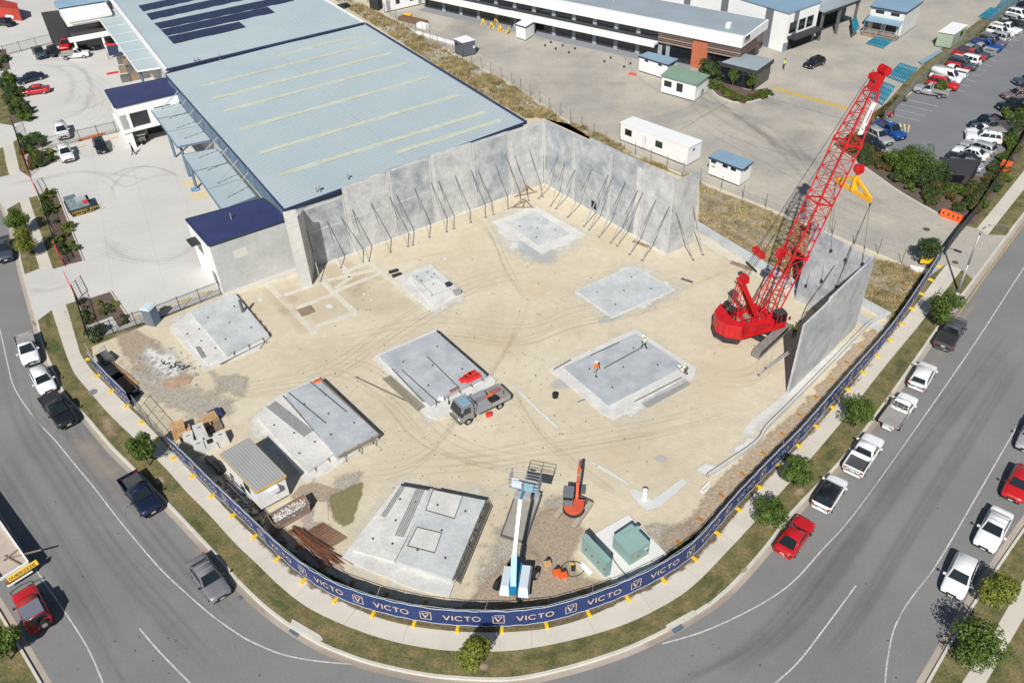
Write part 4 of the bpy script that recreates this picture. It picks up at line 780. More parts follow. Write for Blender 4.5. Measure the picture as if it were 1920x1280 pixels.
# ================================================================ TILT-UP WALLS
def upright(name, a, b, prof, th, m, label, back, group='precast wall panels', facem=None):
    """panel standing on line a->b; prof = [(u,z)...] top outline from a to b; th thickness towards back"""
    d = (b-a); L = d.length; d = d/L
    fr = [a]+[a+d*u+V(0, 0, z) for u, z in prof]+[b]; n = len(fr)
    bk = [p+back*th for p in fr]; mb = MB(); mb.v = fr+bk; 
    mb.f = [tuple(range(n)), tuple(range(2*n-1, n-1, -1))]+[(i, i+n, (i+1) % n+n, (i+1) % n) for i in range(n)]
    o = mb.build(name, m); tag(o, label, 'wall panel', group)
    bm = bmesh.new(); bm.from_mesh(o.data); bmesh.ops.recalc_face_normals(bm, faces=bm.faces); bm.to_mesh(o.data); bm.free()
    return o
PBAND = mat('panel_pale_band', (.60, .59, .555), .85, var=1, scale=1.2, col2=(.47, .475, .46), fine=.1, fscale=3)
def bandon(par, org, d, n_, u0, u1, z0, z1):
    a, b = org+d*u0+n_*.008, org+d*u1+n_*.008; MB().quad(V(*a.xy, z0), V(*b.xy, z0), V(*b.xy, z1), V(*a.xy, z1)).build('pale_band', PBAND, par)
W1a, W1b, W2b = V(-23.6, 81.25), G(1020, 344), G(1251, 478)
d1 = (W1b-W1a).normalized(); b1 = V(-d1.y, d1.x); d2 = (W2b-W1b).normalized(); b2 = V(-d2.y, d2.x)
L1 = (W1b-W1a).length
def u_on(a, d, px, py): return (flat(G(px, py))-a).dot(d)
us = [0]+[u_on(W1a, d1, *p) for p in [(662, 474), (742, 444), (816, 416), (890, 390), (956, 366)]]+[L1-.05]
hs = [(7.95, 7.85), (8.9, 9.0), (9.15, 9.25), (9.25, 9.2), (9.1, 9.1), (9.0, 9.0)]
nm = ['lower one beside the pier', 'second from the pier, its top stepping up', 'third from the pier', 'fourth from the pier', 'fifth from the pier', 'next to the far corner']
for i in range(6):
    upright('wall_panel', W1a+d1*(us[i]+.015), W1a+d1*(us[i+1]-.015), [(0, hs[i][0]), (us[i+1]-us[i]-.03, hs[i][1])], .18, PANELG if i % 2 == 0 else PANEL, 'grey concrete panel of the long braced wall, '+nm[i], b1)
    # smooth formed face inside a paler rim, as cast
    pnl = list(COL.objects)[-1]; OFF[pnl.name] = pnl.location.copy()
    for e0, e1 in ((.03, .28+.25*(i % 2)), (us[i+1]-us[i]-.2, us[i+1]-us[i]-.04)): bandon(pnl, W1a+d1*us[i], d1, -b1, e0, e1, .02, min(hs[i])-.03)
    bandon(pnl, W1a+d1*us[i], d1, -b1, .5, us[i+1]-us[i]-.4, min(hs[i])-.28, min(hs[i])-.03)
    if i < 3: bandon(pnl, W1a+d1*us[i], d1, -b1, .6, us[i+1]-us[i]-.4, 4.55, 4.72)
L2 = (W2b-W1b).length
us2 = [0, u_on(W1b, d2, 1075, 375), u_on(W1b, d2, 1140, 413), u_on(W1b, d2, 1197, 446), L2]
def topz(px, py): return P(W1b, W2b, px, py)
T = [topz(*p) for p in [(1022, 227), (1105, 267), (1107, 259), (1268, 336)]]
tu = [((flat(p)-W1b).dot(d2), p.z) for p in T]
def topprof(u0, u1):
    def zat(u):
        if u <= tu[1][0]: return lerp(tu[0][1], tu[1][1], max(0, u)/tu[1][0])
        return lerp(tu[2][1], tu[3][1], (u-tu[2][0])/(tu[3][0]-tu[2][0]))
    o = [(0, zat(u0))]
    if u0 < tu[1][0] < u1: o += [(tu[1][0]-u0, tu[1][1]), (tu[1][0]-u0+.02, tu[2][1])]
    o.append((u1-u0, zat(u1))); return o
nm = ['at the far corner, with two steel props', 'with the small dark hole at its foot', 'third from the far corner', 'last before the free end']
for i in range(4):
    u0, u1 = us2[i]+.015, us2[i+1]-.015
    upright('wall_panel', W1b+d2*u0, W1b+d2*u1, topprof(u0, u1), .18, (PANELG, PANELG, PANELG, PANEL)[i], 'grey concrete panel of the right braced wall, '+nm[i], b2)
    pnl = list(COL.objects)[-1]; OFF[pnl.name] = pnl.location.copy()
    for e0, e1 in ((.03, .22), (u1-u0-(.2, .2, .9, .2)[i], u1-u0-.02)): bandon(pnl, W1b+d2*u0, d2, -b2, e0, e1, .02, 8.7+.25*i)
    if i in (1, 2): bandon(pnl, W1b+d2*u0, d2, -b2, (u1-u0)*.5, (u1-u0)*.5+.9, 5.4, 5.5)
# pale unformed strips on the panels
for i, (a, b, z0, z1) in enumerate([((1203, 452), (1216, 459), .02, 9.0), ((1078, 377), (1082, 379), .02, 8.9)]):
    p, q = W1b+d2*u_on(W1b, d2, *a)-b2*.01, W1b+d2*u_on(W1b, d2, *b)-b2*.01
for i in range(4):
    pass
# dark opening in wall 2
p = P(W1b, W2b, 1114, 370); q0 = (flat(p)-W1b).dot(d2); mb = MB(); a = W1b+d2*(q0-.45)-b2*.02; b = W1b+d2*(q0+.45)-b2*.02
ho = MB().quad(V(*a.xy, .5), V(*b.xy, .5), V(*b.xy, 1.6), V(*a.xy, 1.6)).build('wall_recess', BLACK); tag(ho, 'small square black opening in the foot of the right braced wall', 'opening')
Re = G(1297, 456); rb = (Re-W2b).normalized()
upright('wall_panel', W2b+rb*.2, Re, [(0, 9.7), ((Re-W2b).length-.2, 9.6)], .18, PANEL, 'pale concrete return panel at the free end of the right braced wall', V(-rb.y, rb.x))
# pier at the left end of wall 1
pa, pb = G(564, 541), G(586, 535); pd = (pb-pa).normalized()
upright('wall_panel', pa, pb, [(0, 9.9), ((pb-pa).length, 9.9)], .2, PANELW, 'tall narrow concrete pier panel at the left end of the long wall', V(-pd.y, pd.x))
pq = pb+V(-pd.y, pd.x)*.22; e = (W1a+d1*.9-pq); pe_ = pq+e.normalized()*(e.length-.15)
upright('wall_panel', pq, pe_, [(0, 8.6), (e.length-.15, 7.9)], .14, PANELW, 'concrete return panel joining the pier to the long wall', V(-e.normalized().y, e.normalized().x))
# standing pair at the right
CA = G(1602, 616)
Aa = G(1490, 562); Ad = (CA-Aa).normalized(); An = V(-Ad.y, Ad.x)
zl = P(Aa, CA, 1524, 417).z; zs = P(Aa, CA, 1545, 437).z; us_ = (flat(P(Aa, CA, 1544, 432))-Aa).dot(Ad); zr_ = P(Aa, CA, 1637, 486).z
LA = (CA-Aa).length
upright('wall_panel', Aa, CA-Ad*.22, [(0, zl), (us_, zl), (us_+.02, zs), (LA-.22, zr_)], .2, PANELG, 'concrete panel hanging in the crane slings, tall stub at its left', An)
Ba = G(1477.5, 738); Bd = (CA-Ba).normalized(); Bn = V(-Bd.y, Bd.x)
z1 = P(Ba, CA, 1515, 605).z; zm = P(Ba, CA, 1557, 565); um = (flat(zm)-Ba).dot(Bd); z2 = P(Ba, CA, 1559, 559).z; z3 = P(Ba, CA, 1638, 484).z
upright('wall_panel', Ba, CA+Bd*.1, [(0, z1), (um, zm.z), (um+.02, z2), ((CA-Ba).length+.1, z3)], .2, PANEL, 'freestanding pale concrete panel nearest the blue banner at right', Bn)
# low concrete ledges outside the walls
def ledge(a, b, w, h, label, m=SLAB):
    p, q = G2(*a), G2(*b); d = (q-p).normalized(); n_ = Vector((-d.y, d.x))*w/2
    o = MB().prism([p-n_, q-n_, q+n_, p+n_], 0, h).build('concrete_ledge', m); tag(o, label, 'concrete ledge', 'low concrete ledges')
ledge((1300, 423), (1500, 545), 1.1, .5, 'low grey concrete ledge from the free wall end to behind the crane')
ledge((1300, 440), (1496, 556), .9, .06, 'flat concrete strip in front of the long ledge', FST)
ledge((1612, 568), (1665, 596), 1.0, .45, 'short grey concrete ledge right of the standing panels')
ledge((1600, 590), (1652, 620), 1.3, .05, 'flat grey concrete strip below the short ledge', SLAB)
# ---- steel props
PR = 'steel props bracing the wall panels'
def prop(top, foot, label):
    t = thing('wall_prop', label, 'prop', flat(foot), PR)
    d = (foot-top).normalized(); m = lerp(top, foot, .45); MB().tube(top, m, .045, n=6).build('inner_tube', STEELD, t); MB().tube(m, foot, .062, n=6).build('outer_tube', STEEL, t)
    MB().box((foot.x, foot.y, .03), (.28, .28, .06)).build('foot_plate', STEELD, t)
w1p = [((375, 425), (485, 830)), ((535, 380), (640, 730)), ((635, 345), (805, 695)), ((722, 290), (848, 680)), ((860, 240), (1008, 612)), ((1003, 200), (1140, 570)), ((1050, 175), (1177, 558)), ((1190, 130), (1302, 500)), ((1315, 90), (1430, 458)), ((1368, 75), (1485, 435)), ((1492, 35), (1610, 388)), ((1612, -5), (1723, 350)), ((1665, -5), (1781, 330)), ((1800, -40), (1893, 285)), ((1880, -100), (1990, 240)), ((1940, -115), (2045, 225)), ((2050, -160), (2150, 195))]
od = ['first', 'second', 'third', 'fourth', 'fifth', 'sixth', 'seventh', 'eighth', 'ninth', 'tenth', 'eleventh', 'twelfth', 'thirteenth', 'fourteenth', 'fifteenth', 'sixteenth', 'seventeenth']
for i, (a, b) in enumerate(w1p):
    top = P(W1a-b1*.04, W1b-b1*.04, 480+a[0]/4, 320+a[1]/4); prop(top, G(480+b[0]/4, 320+b[1]/4), 'steel prop against the long wall, %s counted from the pier' % od[i])
w2p = [((345, -110), (200, 210)), ((395, -60), (290, 265)), ((472, -5), (330, 285)), ((596, -5), (420, 350)), ((722, 30), (540, 418)), ((757, 45), (580, 445)), ((850, 85), (655, 498)), ((945, 145), (740, 540)), ((980, 165), (790, 565)), ((1080, 215), (882, 630)), ((1180, 270), (978, 672))]
for i, (a, b) in enumerate(w2p):
    top = P(W1b-b2*.04, W2b-b2*.04, 960+a[0]/4, 320+a[1]/4); prop(top, G(960+b[0]/4, 320+b[1]/4), 'steel prop against the right wall, %s counted from the far corner' % od[i])
rn = V(rb.y, -rb.x)
for i, (a, b) in enumerate([((1230, 315), (1358, 670)), ((1358, 270), (1430, 632))]):
    top = P(W2b+rn*.04, Re+rn*.04, 960+a[0]/4, 320+a[1]/4); prop(top, G(960+b[0]/4, 320+b[1]/4), 'steel prop against the return panel, '+('left one' if i == 0 else 'right one'))
an = -An
prop(P(Aa+an*.04, CA+an*.04, 1565, 497), G(1500, 602), 'dark steel prop against the panel hanging in the slings')
for i, (u, fp) in enumerate([(3.4, (1423, 703)), (6.0, (1436, 690))]):
    prop(Ba+Bd*u+Bn*.25+V(0, 0, 5.0), G(*fp), 'steel prop behind the freestanding panel, '+('nearer' if i == 0 else 'farther'))
# ================================================================ FENCES
FNC = [(172, 655), (176, 686), (215, 731), (250, 765), (272, 788), (325, 847), (365, 886), (400, 922), (440, 960), (480, 998), (522, 1039), (567, 1078), (627, 1116), (697, 1143), (777, 1162), (855, 1172), (960, 1173), (1035, 1163), (1105, 1142), (1175, 1115), (1242, 1081), (1302, 1038), (1370, 960), (1440, 886), (1497, 828), (1580, 732), (1660, 640), (1720, 553), (1764, 484)]
fl = line_px(FNC, 0, 8); fl = resample(fl, 1200)
FT = [0.0]
for a, b in zip(fl, fl[1:]): FT.append(FT[-1]+(b-a).length)
def fpos(s, off=0.0, z=0.0):
    s = max(0, min(FT[-1]-1e-4, s)); lo, hi = 0, len(FT)-1
    while hi-lo > 1:
        m = (lo+hi)//2
        if FT[m] <= s: lo = m
        else: hi = m
    p = lerp(fl[lo], fl[hi], (s-FT[lo])/(FT[hi]-FT[lo])); d = (fl[min(hi+4, len(fl)-1)]-fl[max(lo-4, 0)]).normalized()
    return V(p.x+d.y*off, p.y-d.x*off, z)
def sof(px, py): 
    q = G2(px, py); i = min(range(len(fl)), key=lambda k: (fl[k]-q).length_squared); return FT[i]
MESHW = mat('fence_wire', (.38, .39, .39), .5, metal=.5)
sc = sof(940, 1173); stp = 3.235
def fpanel(s0, s1, name='temporary_fence', label='galvanised temporary fence panel standing between two yellow feet', mesh=True):
    a, b = fpos(s0+.04), fpos(s1-.04); t = thing(name, label, 'fence panel', a, 'temporary fence panels around the site')
    mb = MB()
    for p, q in ((a+V(0, 0, .1), b+V(0, 0, .1)), (a+V(0, 0, 2.1), b+V(0, 0, 2.1)), (a+V(0, 0, .05), a+V(0, 0, 2.12)), (b+V(0, 0, .05), b+V(0, 0, 2.12)), (lerp(a, b, .5)+V(0, 0, .1), lerp(a, b, .5)+V(0, 0, 2.1))): mb.tube(p, q, .024, n=5)
    mb.build('frame', STEEL, t)
    if mesh:
        mb = MB(); n = 14
        for i in range(1, n): p = lerp(a, b, i/n); mb.bar(p+V(0, 0, .1), p+V(0, 0, 2.1), .006)
        for j in range(1, 7): z = .1+2*j/7; mb.bar(a+V(0, 0, z), b+V(0, 0, z), .006)
        mb.build('mesh_infill', MESHW, t)
    return t
def foot_at(s, o0, o1, m=YEL, lab='yellow plastic foot on the grass under a fence joint', grp='yellow feet of the temporary fence', z=0):
    a, b = fpos(s, o0), fpos(s, o1); mb = MB(); d = (b-a).normalized(); n_ = V(-d.y, d.x)
    w0, w1 = .15, .12
    mb.hexa([a-n_*w0, b-n_*w0, b+n_*w0, a+n_*w0], [a-n_*w1+d*.05+V(0, 0, .15), b-n_*w1-d*.05+V(0, 0, .15), b+n_*w1-d*.05+V(0, 0, .15), a+n_*w1+d*.05+V(0, 0, .15)])
    mb.box((*lerp(a, b, .5).xy, .17), (.12, .12, .06), math.atan2(d.y, d.x))
    o = mb.build('ballast_block', m); tag(o, lab, 'ballast block', grp); return o
s_all = []; s = sc
while s > 2: s -= stp
while s < FT[-1]: s_all.append(s); s += stp
gate0, gate1 = sof(252, 767), sof(322, 842)
for i, s in enumerate(s_all):
    foot_at(s, .05, .62)
    if i+1 < len(s_all) and not (gate0-.5 < (s+s_all[i+1])/2 < gate1+.5): fpanel(s, s_all[i+1], mesh=True)
for s in s_all[8:]: foot_at(s+.3, -1.75, -1.25, mat('dull_orange', (.50, .22, .03), .7, var=.3, scale=.5), 'dirty orange fence ballast block on the dirt inside the banner', 'orange ballast blocks inside the fence')
# the bannered part
def banner(s0, s1, label):
    t = thing('fence_banner', label, 'banner', fpos((s0+s1)/2, .05)); n = int((s1-s0)/.4); mb = MB()
    def bo(i): return .05+.02*math.sin(i*1.7)+.012*math.sin(i*4.1)
    A = [fpos(lerp(s0, s1, i/n), bo(i), .16) for i in range(n+1)]; B = [fpos(lerp(s0, s1, i/n), bo(i)+.0, 2.02+.02*math.sin(i*.9)) for i in range(n+1)]
    for i in range(n): mb.quad(A[i], A[i+1], B[i+1], B[i])
    mb.build('banner_cloth', BANNER, t); mb = MB()
    for q in (A, B):
        mb = MB()
        for i in range(n): mb.bar(q[i], q[i+1], .035, .05)
        mb.build('hem', BANEDGE, t)
    return t
def stroke(mb, pts, wd, fmap, n=1):
    P2 = [Vector(p) for p in pts]
    for a, b in zip(P2, P2[1:]):
        d = (b-a).normalized(); e = Vector((-d.y, d.x))*wd/2; a2 = a-d*wd*.15; b2 = b+d*wd*.15
        for k in range(n):
            u, v = lerp(a2, b2, k/n), lerp(a2, b2, (k+1)/n); mb.quad(fmap(u-e), fmap(v-e), fmap(v+e), fmap(u+e))
def arcp(cx, cy, rx, ry, a0, a1, n=12): return [(cx+rx*math.cos(R(a0+(a1-a0)*i/n)), cy+ry*math.sin(R(a0+(a1-a0)*i/n))) for i in range(n+1)]
LET = {'V': ([[(0, 1), (.4, 0)], [(.4, 0), (.8, 1)]], 1.12), 'I': ([[(.05, 0), (.05, 1)]], .42), 'C': ([arcp(.5, .5, .5, .5, 45, 315)], 1.2), 'T': ([[(0, .95), (.8, .95)], [(.4, 0), (.4, .95)]], 1.05), 'O': ([arcp(.5, .5, .5, .5, 0, 360, 16)], 1.0)}
def word(t, s, h=.56, z=.80):
    W = sum(LET[c][1] for c in 'VICTO')*h; x = -W/2
    for c in 'VICTO':
        mb = MB(); st, ad = LET[c]
        for q in st: stroke(mb, q, .17, lambda p, x=x: fpos(s+x+p.x*h, .085, z+p.y*h), 1)
        mb.build('lettering', BANTXT, t); x += ad*h
def logo(t, s, h=.95, z=.60):
    mb = MB(); f = lambda p: fpos(s+(p.x-.5)*h*.85, .085, z+p.y*h)
    for a, b in (((0, 0), (1, 0)), ((1, 0), (1, 1)), ((1, 1), (.12, 1)), ((0, .9), (0, 0))): stroke(mb, [a, b], .075, f)
    stroke(mb, [(.2, .8), (.46, .2)], .14, f); stroke(mb, [(.46, .2), (.62, .5)], .09, f); stroke(mb, [(.45, .8), (.82, .8)], .07, f); stroke(mb, [(.82, .8), (.62, .5)], .07, f)
    mb.build('logo', BANTXT, t)
b1_, b2_ = sof(322, 845), sof(1760, 490)
cuts = [b1_+.3, sof(480, 999), sof(697, 1144), sof(900, 1175), sof(1105, 1143), sof(1310, 1030), sof(1470, 856), sof(1620, 686), b2_]
bl = ['near the pallets, faded at its start', 'in front of the site shed and skip', 'below the rusty steel heap', 'at the bottom of the bend', 'below the green kiosks', 'right of the green kiosks', 'along the trench end', 'beside the freestanding panel']
bans = []
for i in range(8): bans.append((cuts[i], cuts[i+1], banner(cuts[i]+.02, cuts[i+1]-.02, 'long dark blue fence banner lettered VICTO, '+bl[i])))
def ban_at(s):
    for a, b, t in bans:
        if a <= s < b: return t
per = 5.36; s0 = sof(935, 1173)
k = -12
while k < 16:
    s = s0+k*per; t = ban_at(s)
    if t: logo(t, s)
    t = ban_at(s+per*.5)
    if t: word(t, s+per*.5)
    k += 1
t = banner(sof(176, 686), gate0-.3, 'short blue fence banner left of the mesh gate')
for s in (sof(200, 718), sof(236, 752)): word(t, s, .6, .8)
# mesh gate swung into the site
def gate(a, b, label, cat='gate'):
    t = thing('mesh_gate', label, cat, a); mb = MB()
    for p, q in ((a+V(0, 0, .15), b+V(0, 0, .15)), (a+V(0, 0, 2.1), b+V(0, 0, 2.1)), (a, a+V(0, 0, 2.15)), (b, b+V(0, 0, 2.15)), (lerp(a, b, .5)+V(0, 0, .15), lerp(a, b, .5)+V(0, 0, 2.1)), (a+V(0, 0, 1.1), b+V(0, 0, 1.1))): mb.tube(p, q, .028, n=5)
    mb.build('frame', STEELD, t); mb = MB()
    for i in range(1, 22): p = lerp(a, b, i/22); mb.bar(p+V(0, 0, .15), p+V(0, 0, 2.1), .007)
    for j in range(1, 10): z = .15+1.95*j/10; mb.bar(a+V(0, 0, z), b+V(0, 0, z), .007)
    mb.build('mesh_infill', MESHW, t)
ga, gb_, gc = G(258, 770), G(287, 805), G(318, 840)
gate(ga, gb_, 'grey mesh gate leaf beside the gravel entrance, the upper one'); gate(gb_, gc, 'grey mesh gate leaf beside the timber pallets')
# ---- palisade fence
def palis(pxs, label, h=1.9, step=.14, posts=2.6, m=DARK, world=False):
    pts = [G(*p) for p in pxs]; t = thing('steel_fence', label, 'fence', pts[0]); mb = MB(); pk = MB()
    for a, b in zip(pts, pts[1:]):
        L = (b-a).length; n = max(1, round(L/posts))
        for i in range(n+1): p = lerp(a, b, i/n); MB().bar(p, p+V(0, 0, h+.05), .07).build('post', m, t)
        mb.bar(a+V(0, 0, .2), b+V(0, 0, .2), .04); mb.bar(a+V(0, 0, h-.15), b+V(0, 0, h-.15), .04)
        for i in range(int(L/step)): p = lerp(a, b, (i+.5)*step/L); pk.bar(p+V(0, 0, .08), p+V(0, 0, h), .022)
    mb.build('rail', m, t); pk.build('pickets', m, t); return t
palis([(170, 640), (300, 598), (415, 553)], 'black steel picket fence between the building site and the car park')
palis([(57, 330), (28, 240)], 'dark picket fence at the upper left garden strip', step=.2)
palis([(145, 562), (170, 640)], 'black picket fence by the lower planted corner', step=.2)
palis([(76, 372), (120, 498)], 'black picket fence along the narrow planted strip', step=.2)
palis([(46, 291), (220, 249)], 'black picket fence crossing between the two car parks', step=.2)
palis([(10, 105), (100, 82)], 'dark picket fence beside the top left cars', step=.25)
def rgate(a, b, h, label):
    a, b = G(*a), G(*b); t = thing('sliding_gate', label, 'gate', a); mb = MB()
    for z in (.15, h*.5, h): mb.bar(a+V(0, 0, z), b+V(0, 0, z), .06)
    for i in range(7): p = lerp(a, b, i/6); mb.bar(p+V(0, 0, .1), p+V(0, 0, h), .05)
    mb.build('gate_frame', REDP, t)
rgate((62, 345), (73, 368), 1.8, 'red gate guide frame at the upper driveway'); rgate((110, 478), (122, 500), 1.9, 'red gate frame on the upper side of the lower driveway'); rgate((131, 535), (145, 564), 1.9, 'red gate frame on the lower side of the lower driveway'); rgate((50, 300), (60, 322), 1.8, 'short red gate frame above the upper driveway')
# ---- yard boundary posts with wires
def wirefence(pxs, label, h=2.1, sp=2.9, m=STEELD, mesh=False):
    pts = [G(*p) for p in pxs]; t = thing('wire_fence', label, 'fence', pts[0]); wr = MB(); ln = []
    for a, b in zip(pts, pts[1:]):
        n = max(1, round((b-a).length/sp)); ln += [lerp(a, b, i/n) for i in range(n)]
    ln.append(pts[-1])
    for i, p in enumerate(ln): MB().tube(p, p+V(rnd.uniform(-.06, .06), rnd.uniform(-.06, .06), h), .04, n=5).build('post', m, t)
    for a, b in zip(ln, ln[1:]):
        for z in ((.3, 1.1, 1.9) if not mesh else [k*.22 for k in range(1, 9)]): wr.bar(a+V(0, 0, z), b+V(0, 0, z), .012)
        if mesh:
            for k in range(12): p = lerp(a, b, k/12); wr.bar(p, p+V(0, 0, h-.1), .01)
    wr.build('wires', MESHW, t); return t
wirefence([(640, -28), (700, 12), (755, 47), (850, 102), (960, 160), (1030, 207), (1135, 270)], 'old wire fence with thin leaning posts between weeds and yard')
wirefence([(1135, 270), (1312, 342), (1435, 390), (1560, 442), (1690, 495)], 'sparse post fence along the yard kerb behind the right walls')
wirefence([(1655, 232), (1710, 170), (1800, 92), (1900, 12), (1980, -60)], 'mesh fence between the concrete yard and the parked cars', mesh=True)
def screen(pxs, label, h=1.8):
    l = line_px(pxs, 0, 5); t = thing('screened_fence', label, 'fence', V(*l[0], 0)); mb = MB(); n = len(l)
    mb.add([V(*p, .1) for p in l]+[V(*p, h) for p in l], [(i, i+1, n+i+1, n+i) for i in range(n-1)]); mb.build('shade_cloth', CHAR, t)
    for i in range(0, n, 2): MB().tube(V(*l[i], 0), V(*l[i], h+.1), .035, n=5).build('post', DARK, t)
screen([(1770, 478), (1800, 438), (1825, 408), (1850, 370), (1880, 325), (1920, 262), (1980, 170)], 'black screened fence running up beside the roadside path')
# ================================================================ CASTING BEDS
def poly_part(t, pxs, z, h, m, name): 
    pts = [G2(*p, z) for p in pxs]; return MB().prism(pts, z-h, z).build(name, m, t)
def bars(t, a, b, z, n, sp, r, name, m=STEEL):
    p, q = G(*a, z), G(*b, z); d = flat(q-p).normalized(); e = V(-d.y, d.x)
    for i in range(n): MB().bar(p+e*sp*1.35*(i-(n-1)/2)+d*rnd.uniform(-.1, .1), q+e*sp*1.35*(i-(n-1)/2), r*.9, r).build(name, m, t)
def looseb(a, b, z, n, sp, r, label, m=STEEL, name='steel_bar', group='bundles of prop tubes'):
    t = thing(name, label, 'steel tubes', flat(G(*lerp(Vector(a), Vector(b), .5), z)), group); bars(t, a, b, z, n, sp, r, 'tube', m)
def bed(label, base, panels, z0=.22):
    t = thing('casting_bed', label, 'casting bed', flat(G(*base[0])), 'concrete casting beds with stacked panels')
    if base: poly_part(t, base, z0, z0+.01, SLABL, 'base_slab')
    for q, z, h, m in panels:
        po_ = poly_part(t, q, z, h, m, 'panel'); c = [G(*p, z) for p in q]; L1_ = (c[1]-c[0]).length
        for (u, v) in ((.2, .25), (.8, .25), (.2, .75), (.8, .75), (.5, .5)):
            p = lerp(lerp(c[0], c[1], u), lerp(c[3], c[2], u), v); MB().box(p+V(0, 0, .02), (.16, .16, .05)).build('lifting_insert', DARK, po_)
        if h > .3:
            mb = MB()
            for a, b in ((c[1], c[2]), (c[2], c[3])):
                n = int((b-a).length/1.3)
                for i in range(n): p = lerp(a, b, (i+.5)/n); o_ = flat(p-sum(c, V(0, 0))/4).normalized(); mb.bar(V(*(p+o_*.08).xy, 0), V(*(p+o_*.08).xy, z+.05), .07); mb.bar(V(*(p+o_*.55).xy, .05), V(*(p+o_*.1).xy, z-.05), .05)
            mb.build('form_stakes', TIMBERO, t)
    return t
t = bed('grey casting bed with a raised panel nearest the portable toilet', [(318, 612), (352, 590), (440, 549), (506, 628), (487, 652), (383, 692)], [([(357, 583), (440, 549), (504, 627), (424, 665)], .55, .4, SLAB), ([(330, 612), (366, 597), (428, 668), (389, 683)], .34, .2, SLABL)])
t = bed('largest stepped casting bed with a dark panel, beside the site shed', [(472, 785), (520, 742), (598, 706), (714, 812), (640, 868), (575, 900)], [([(482, 780), (528, 740), (626, 850), (577, 884)], .5, .35, SLABL), ([(535, 736), (597, 710), (708, 812), (631, 853)], .95, .75, SLABD)])
mb = MB()
for i in range(7): p = lerp(G(636, 858, .1), G(708, 822, .1), i/6); mb.bar(p, p+V(0, 0, .75), .1)
p, q = G(634, 856, .9), G(710, 815, .9); mb.bar(p+V(0, -.06), q+V(0, -.06), .06, .18); p2 = G(598, 709, .9); mb.bar(q+V(.05, 0), p2+V(.05, 0), .06, .2); mb.build('formwork', TIMBERO, t)
t = bed('casting bed with red tool bags on its dark panel above the small truck', [(700, 668), (818, 617), (930, 712), (925, 728), (820, 785), (800, 778)], [([(712, 666), (818, 621), (912, 703), (806, 757)], .62, .45, SLABD)])
p, q = G(818, 620, .6), G(913, 703, .6); MB().bar(p+V(.06, 0), q+V(.06, 0), .06, .25).build('formwork', DARK, t)
t = bed('dark fresh casting bed where three workers stand', [(1030, 692), (1190, 616), (1305, 690), (1300, 708), (1150, 785), (1130, 775)], [([(1056, 688), (1192, 625), (1284, 686), (1141, 760)], .18, .1, SLABD)], .1)
t = bed('pale casting bed with two square openings beside the boom lift', [(640, 1045), (752, 903), (912, 934), (842, 1118), (770, 1100)], [([(662, 1030), (752, 910), (808, 918), (740, 1052)], .42, .25, SLABL), ([(744, 1052), (806, 915), (911, 936), (848, 1085)], .72, .5, SLAB)])
for q in ([(812, 918), (868, 928), (852, 972), (798, 956)], [(782, 988), (828, 999), (815, 1036), (764, 1023)]):
    c = [G(*p, .73) for p in q]; ctr = sum(c, V(0, 0))/4; poly_part(t, q, .725, .02, SLABL, 'opening_infill')
    mb = MB()
    for a, b in zip(c, c[1:]+c[:1]): mb.bar(a, b, .06, .10)
    mb.build('opening_form', STEELD, t)
mb = MB()
for k in range(4): mb.bar(G(911, 937, .6)+V(.12+.13*k, -.1*k, -.12*k), G(849, 1086, .6)+V(.12+.13*k, -.05*k, -.12*k), .07, .1)
mb.build('edge_forms', STEELD, t)
MB().bar(G(752, 908, .7), G(806, 917, .7), .1, .2).build('formwork', DARK, t); MB().bar(G(820, 918, .8), G(911, 937, .8)+V(0, .05), .1, .12).build('formwork', DARK, t)
t = bed('small square casting bed in front of the long wall', [(740, 520), (808, 495), (872, 550), (812, 583)], [([(765, 517), (812, 498), (862, 545), (812, 574)], .38, .2, SLABL), ([(772, 517), (803, 504), (820, 520), (788, 533)], .42, .06, SLAB)])
mb = MB(); c = [G(*p, .42) for p in [(783, 524), (808, 514), (845, 542), (812, 554)]]
for a, b in zip(c, c[1:]+c[:1]): mb.bar(a, b, .1, .14)
mb.build('inner_frame', SLAB, t); poly_part(t, [(783, 524), (808, 514), (845, 542), (812, 554)], .39, .02, mat('white_pad', (.62, .61, .58), .8), 'pad')
t = bed('faded flush casting bed in the middle of the sand', [(1078, 546), (1186, 498), (1266, 543), (1148, 596)], [([(1082, 546), (1186, 500), (1262, 543), (1148, 593)], .13, .05, SLAB)], .08)
t = bed('worn flush casting bed below the far wall corner', [(922, 416), (1004, 386), (1098, 440), (1016, 476)], [([(948, 418), (1004, 397), (1070, 438), (1010, 460)], .07, .02, SLAB)], .055)
looseb((663, 705), (790, 765), .3, 1, .1, .05, 'single tube on the pale edge of the truck side bed', STEELD)
for a, b, z, n, lab in [((507, 757), (578, 813), .55, 7, 'bundle of long tubes on the largest casting bed'), ((723, 706), (790, 766), .3, 6, 'bundle of brown tubes beside the tool bag bed'), ((1290, 715), (1208, 760), .1, 6, 'bundle of tubes beside the workers bed'), ((756, 910), (718, 968), .5, 3, 'left bundle of tubes on the bottom casting bed'), ((789, 915), (748, 1005), .5, 5, 'middle bundle of tubes on the bottom casting bed'), ((384, 688), (425, 668), .1, 3, 'rusty tubes below the toilet side bed'), ((370, 650), (382, 670), .4, 3, 'short tubes on the toilet side bed'), ((455, 630), (492, 615), .15, 0, 'x')]:
    if n: looseb(a, b, z, n, .12, .08, lab, RUST if 'rusty' in lab else (mat('brown_tube', (.33, .29, .22), .6) if 'brown' in lab else STEEL))
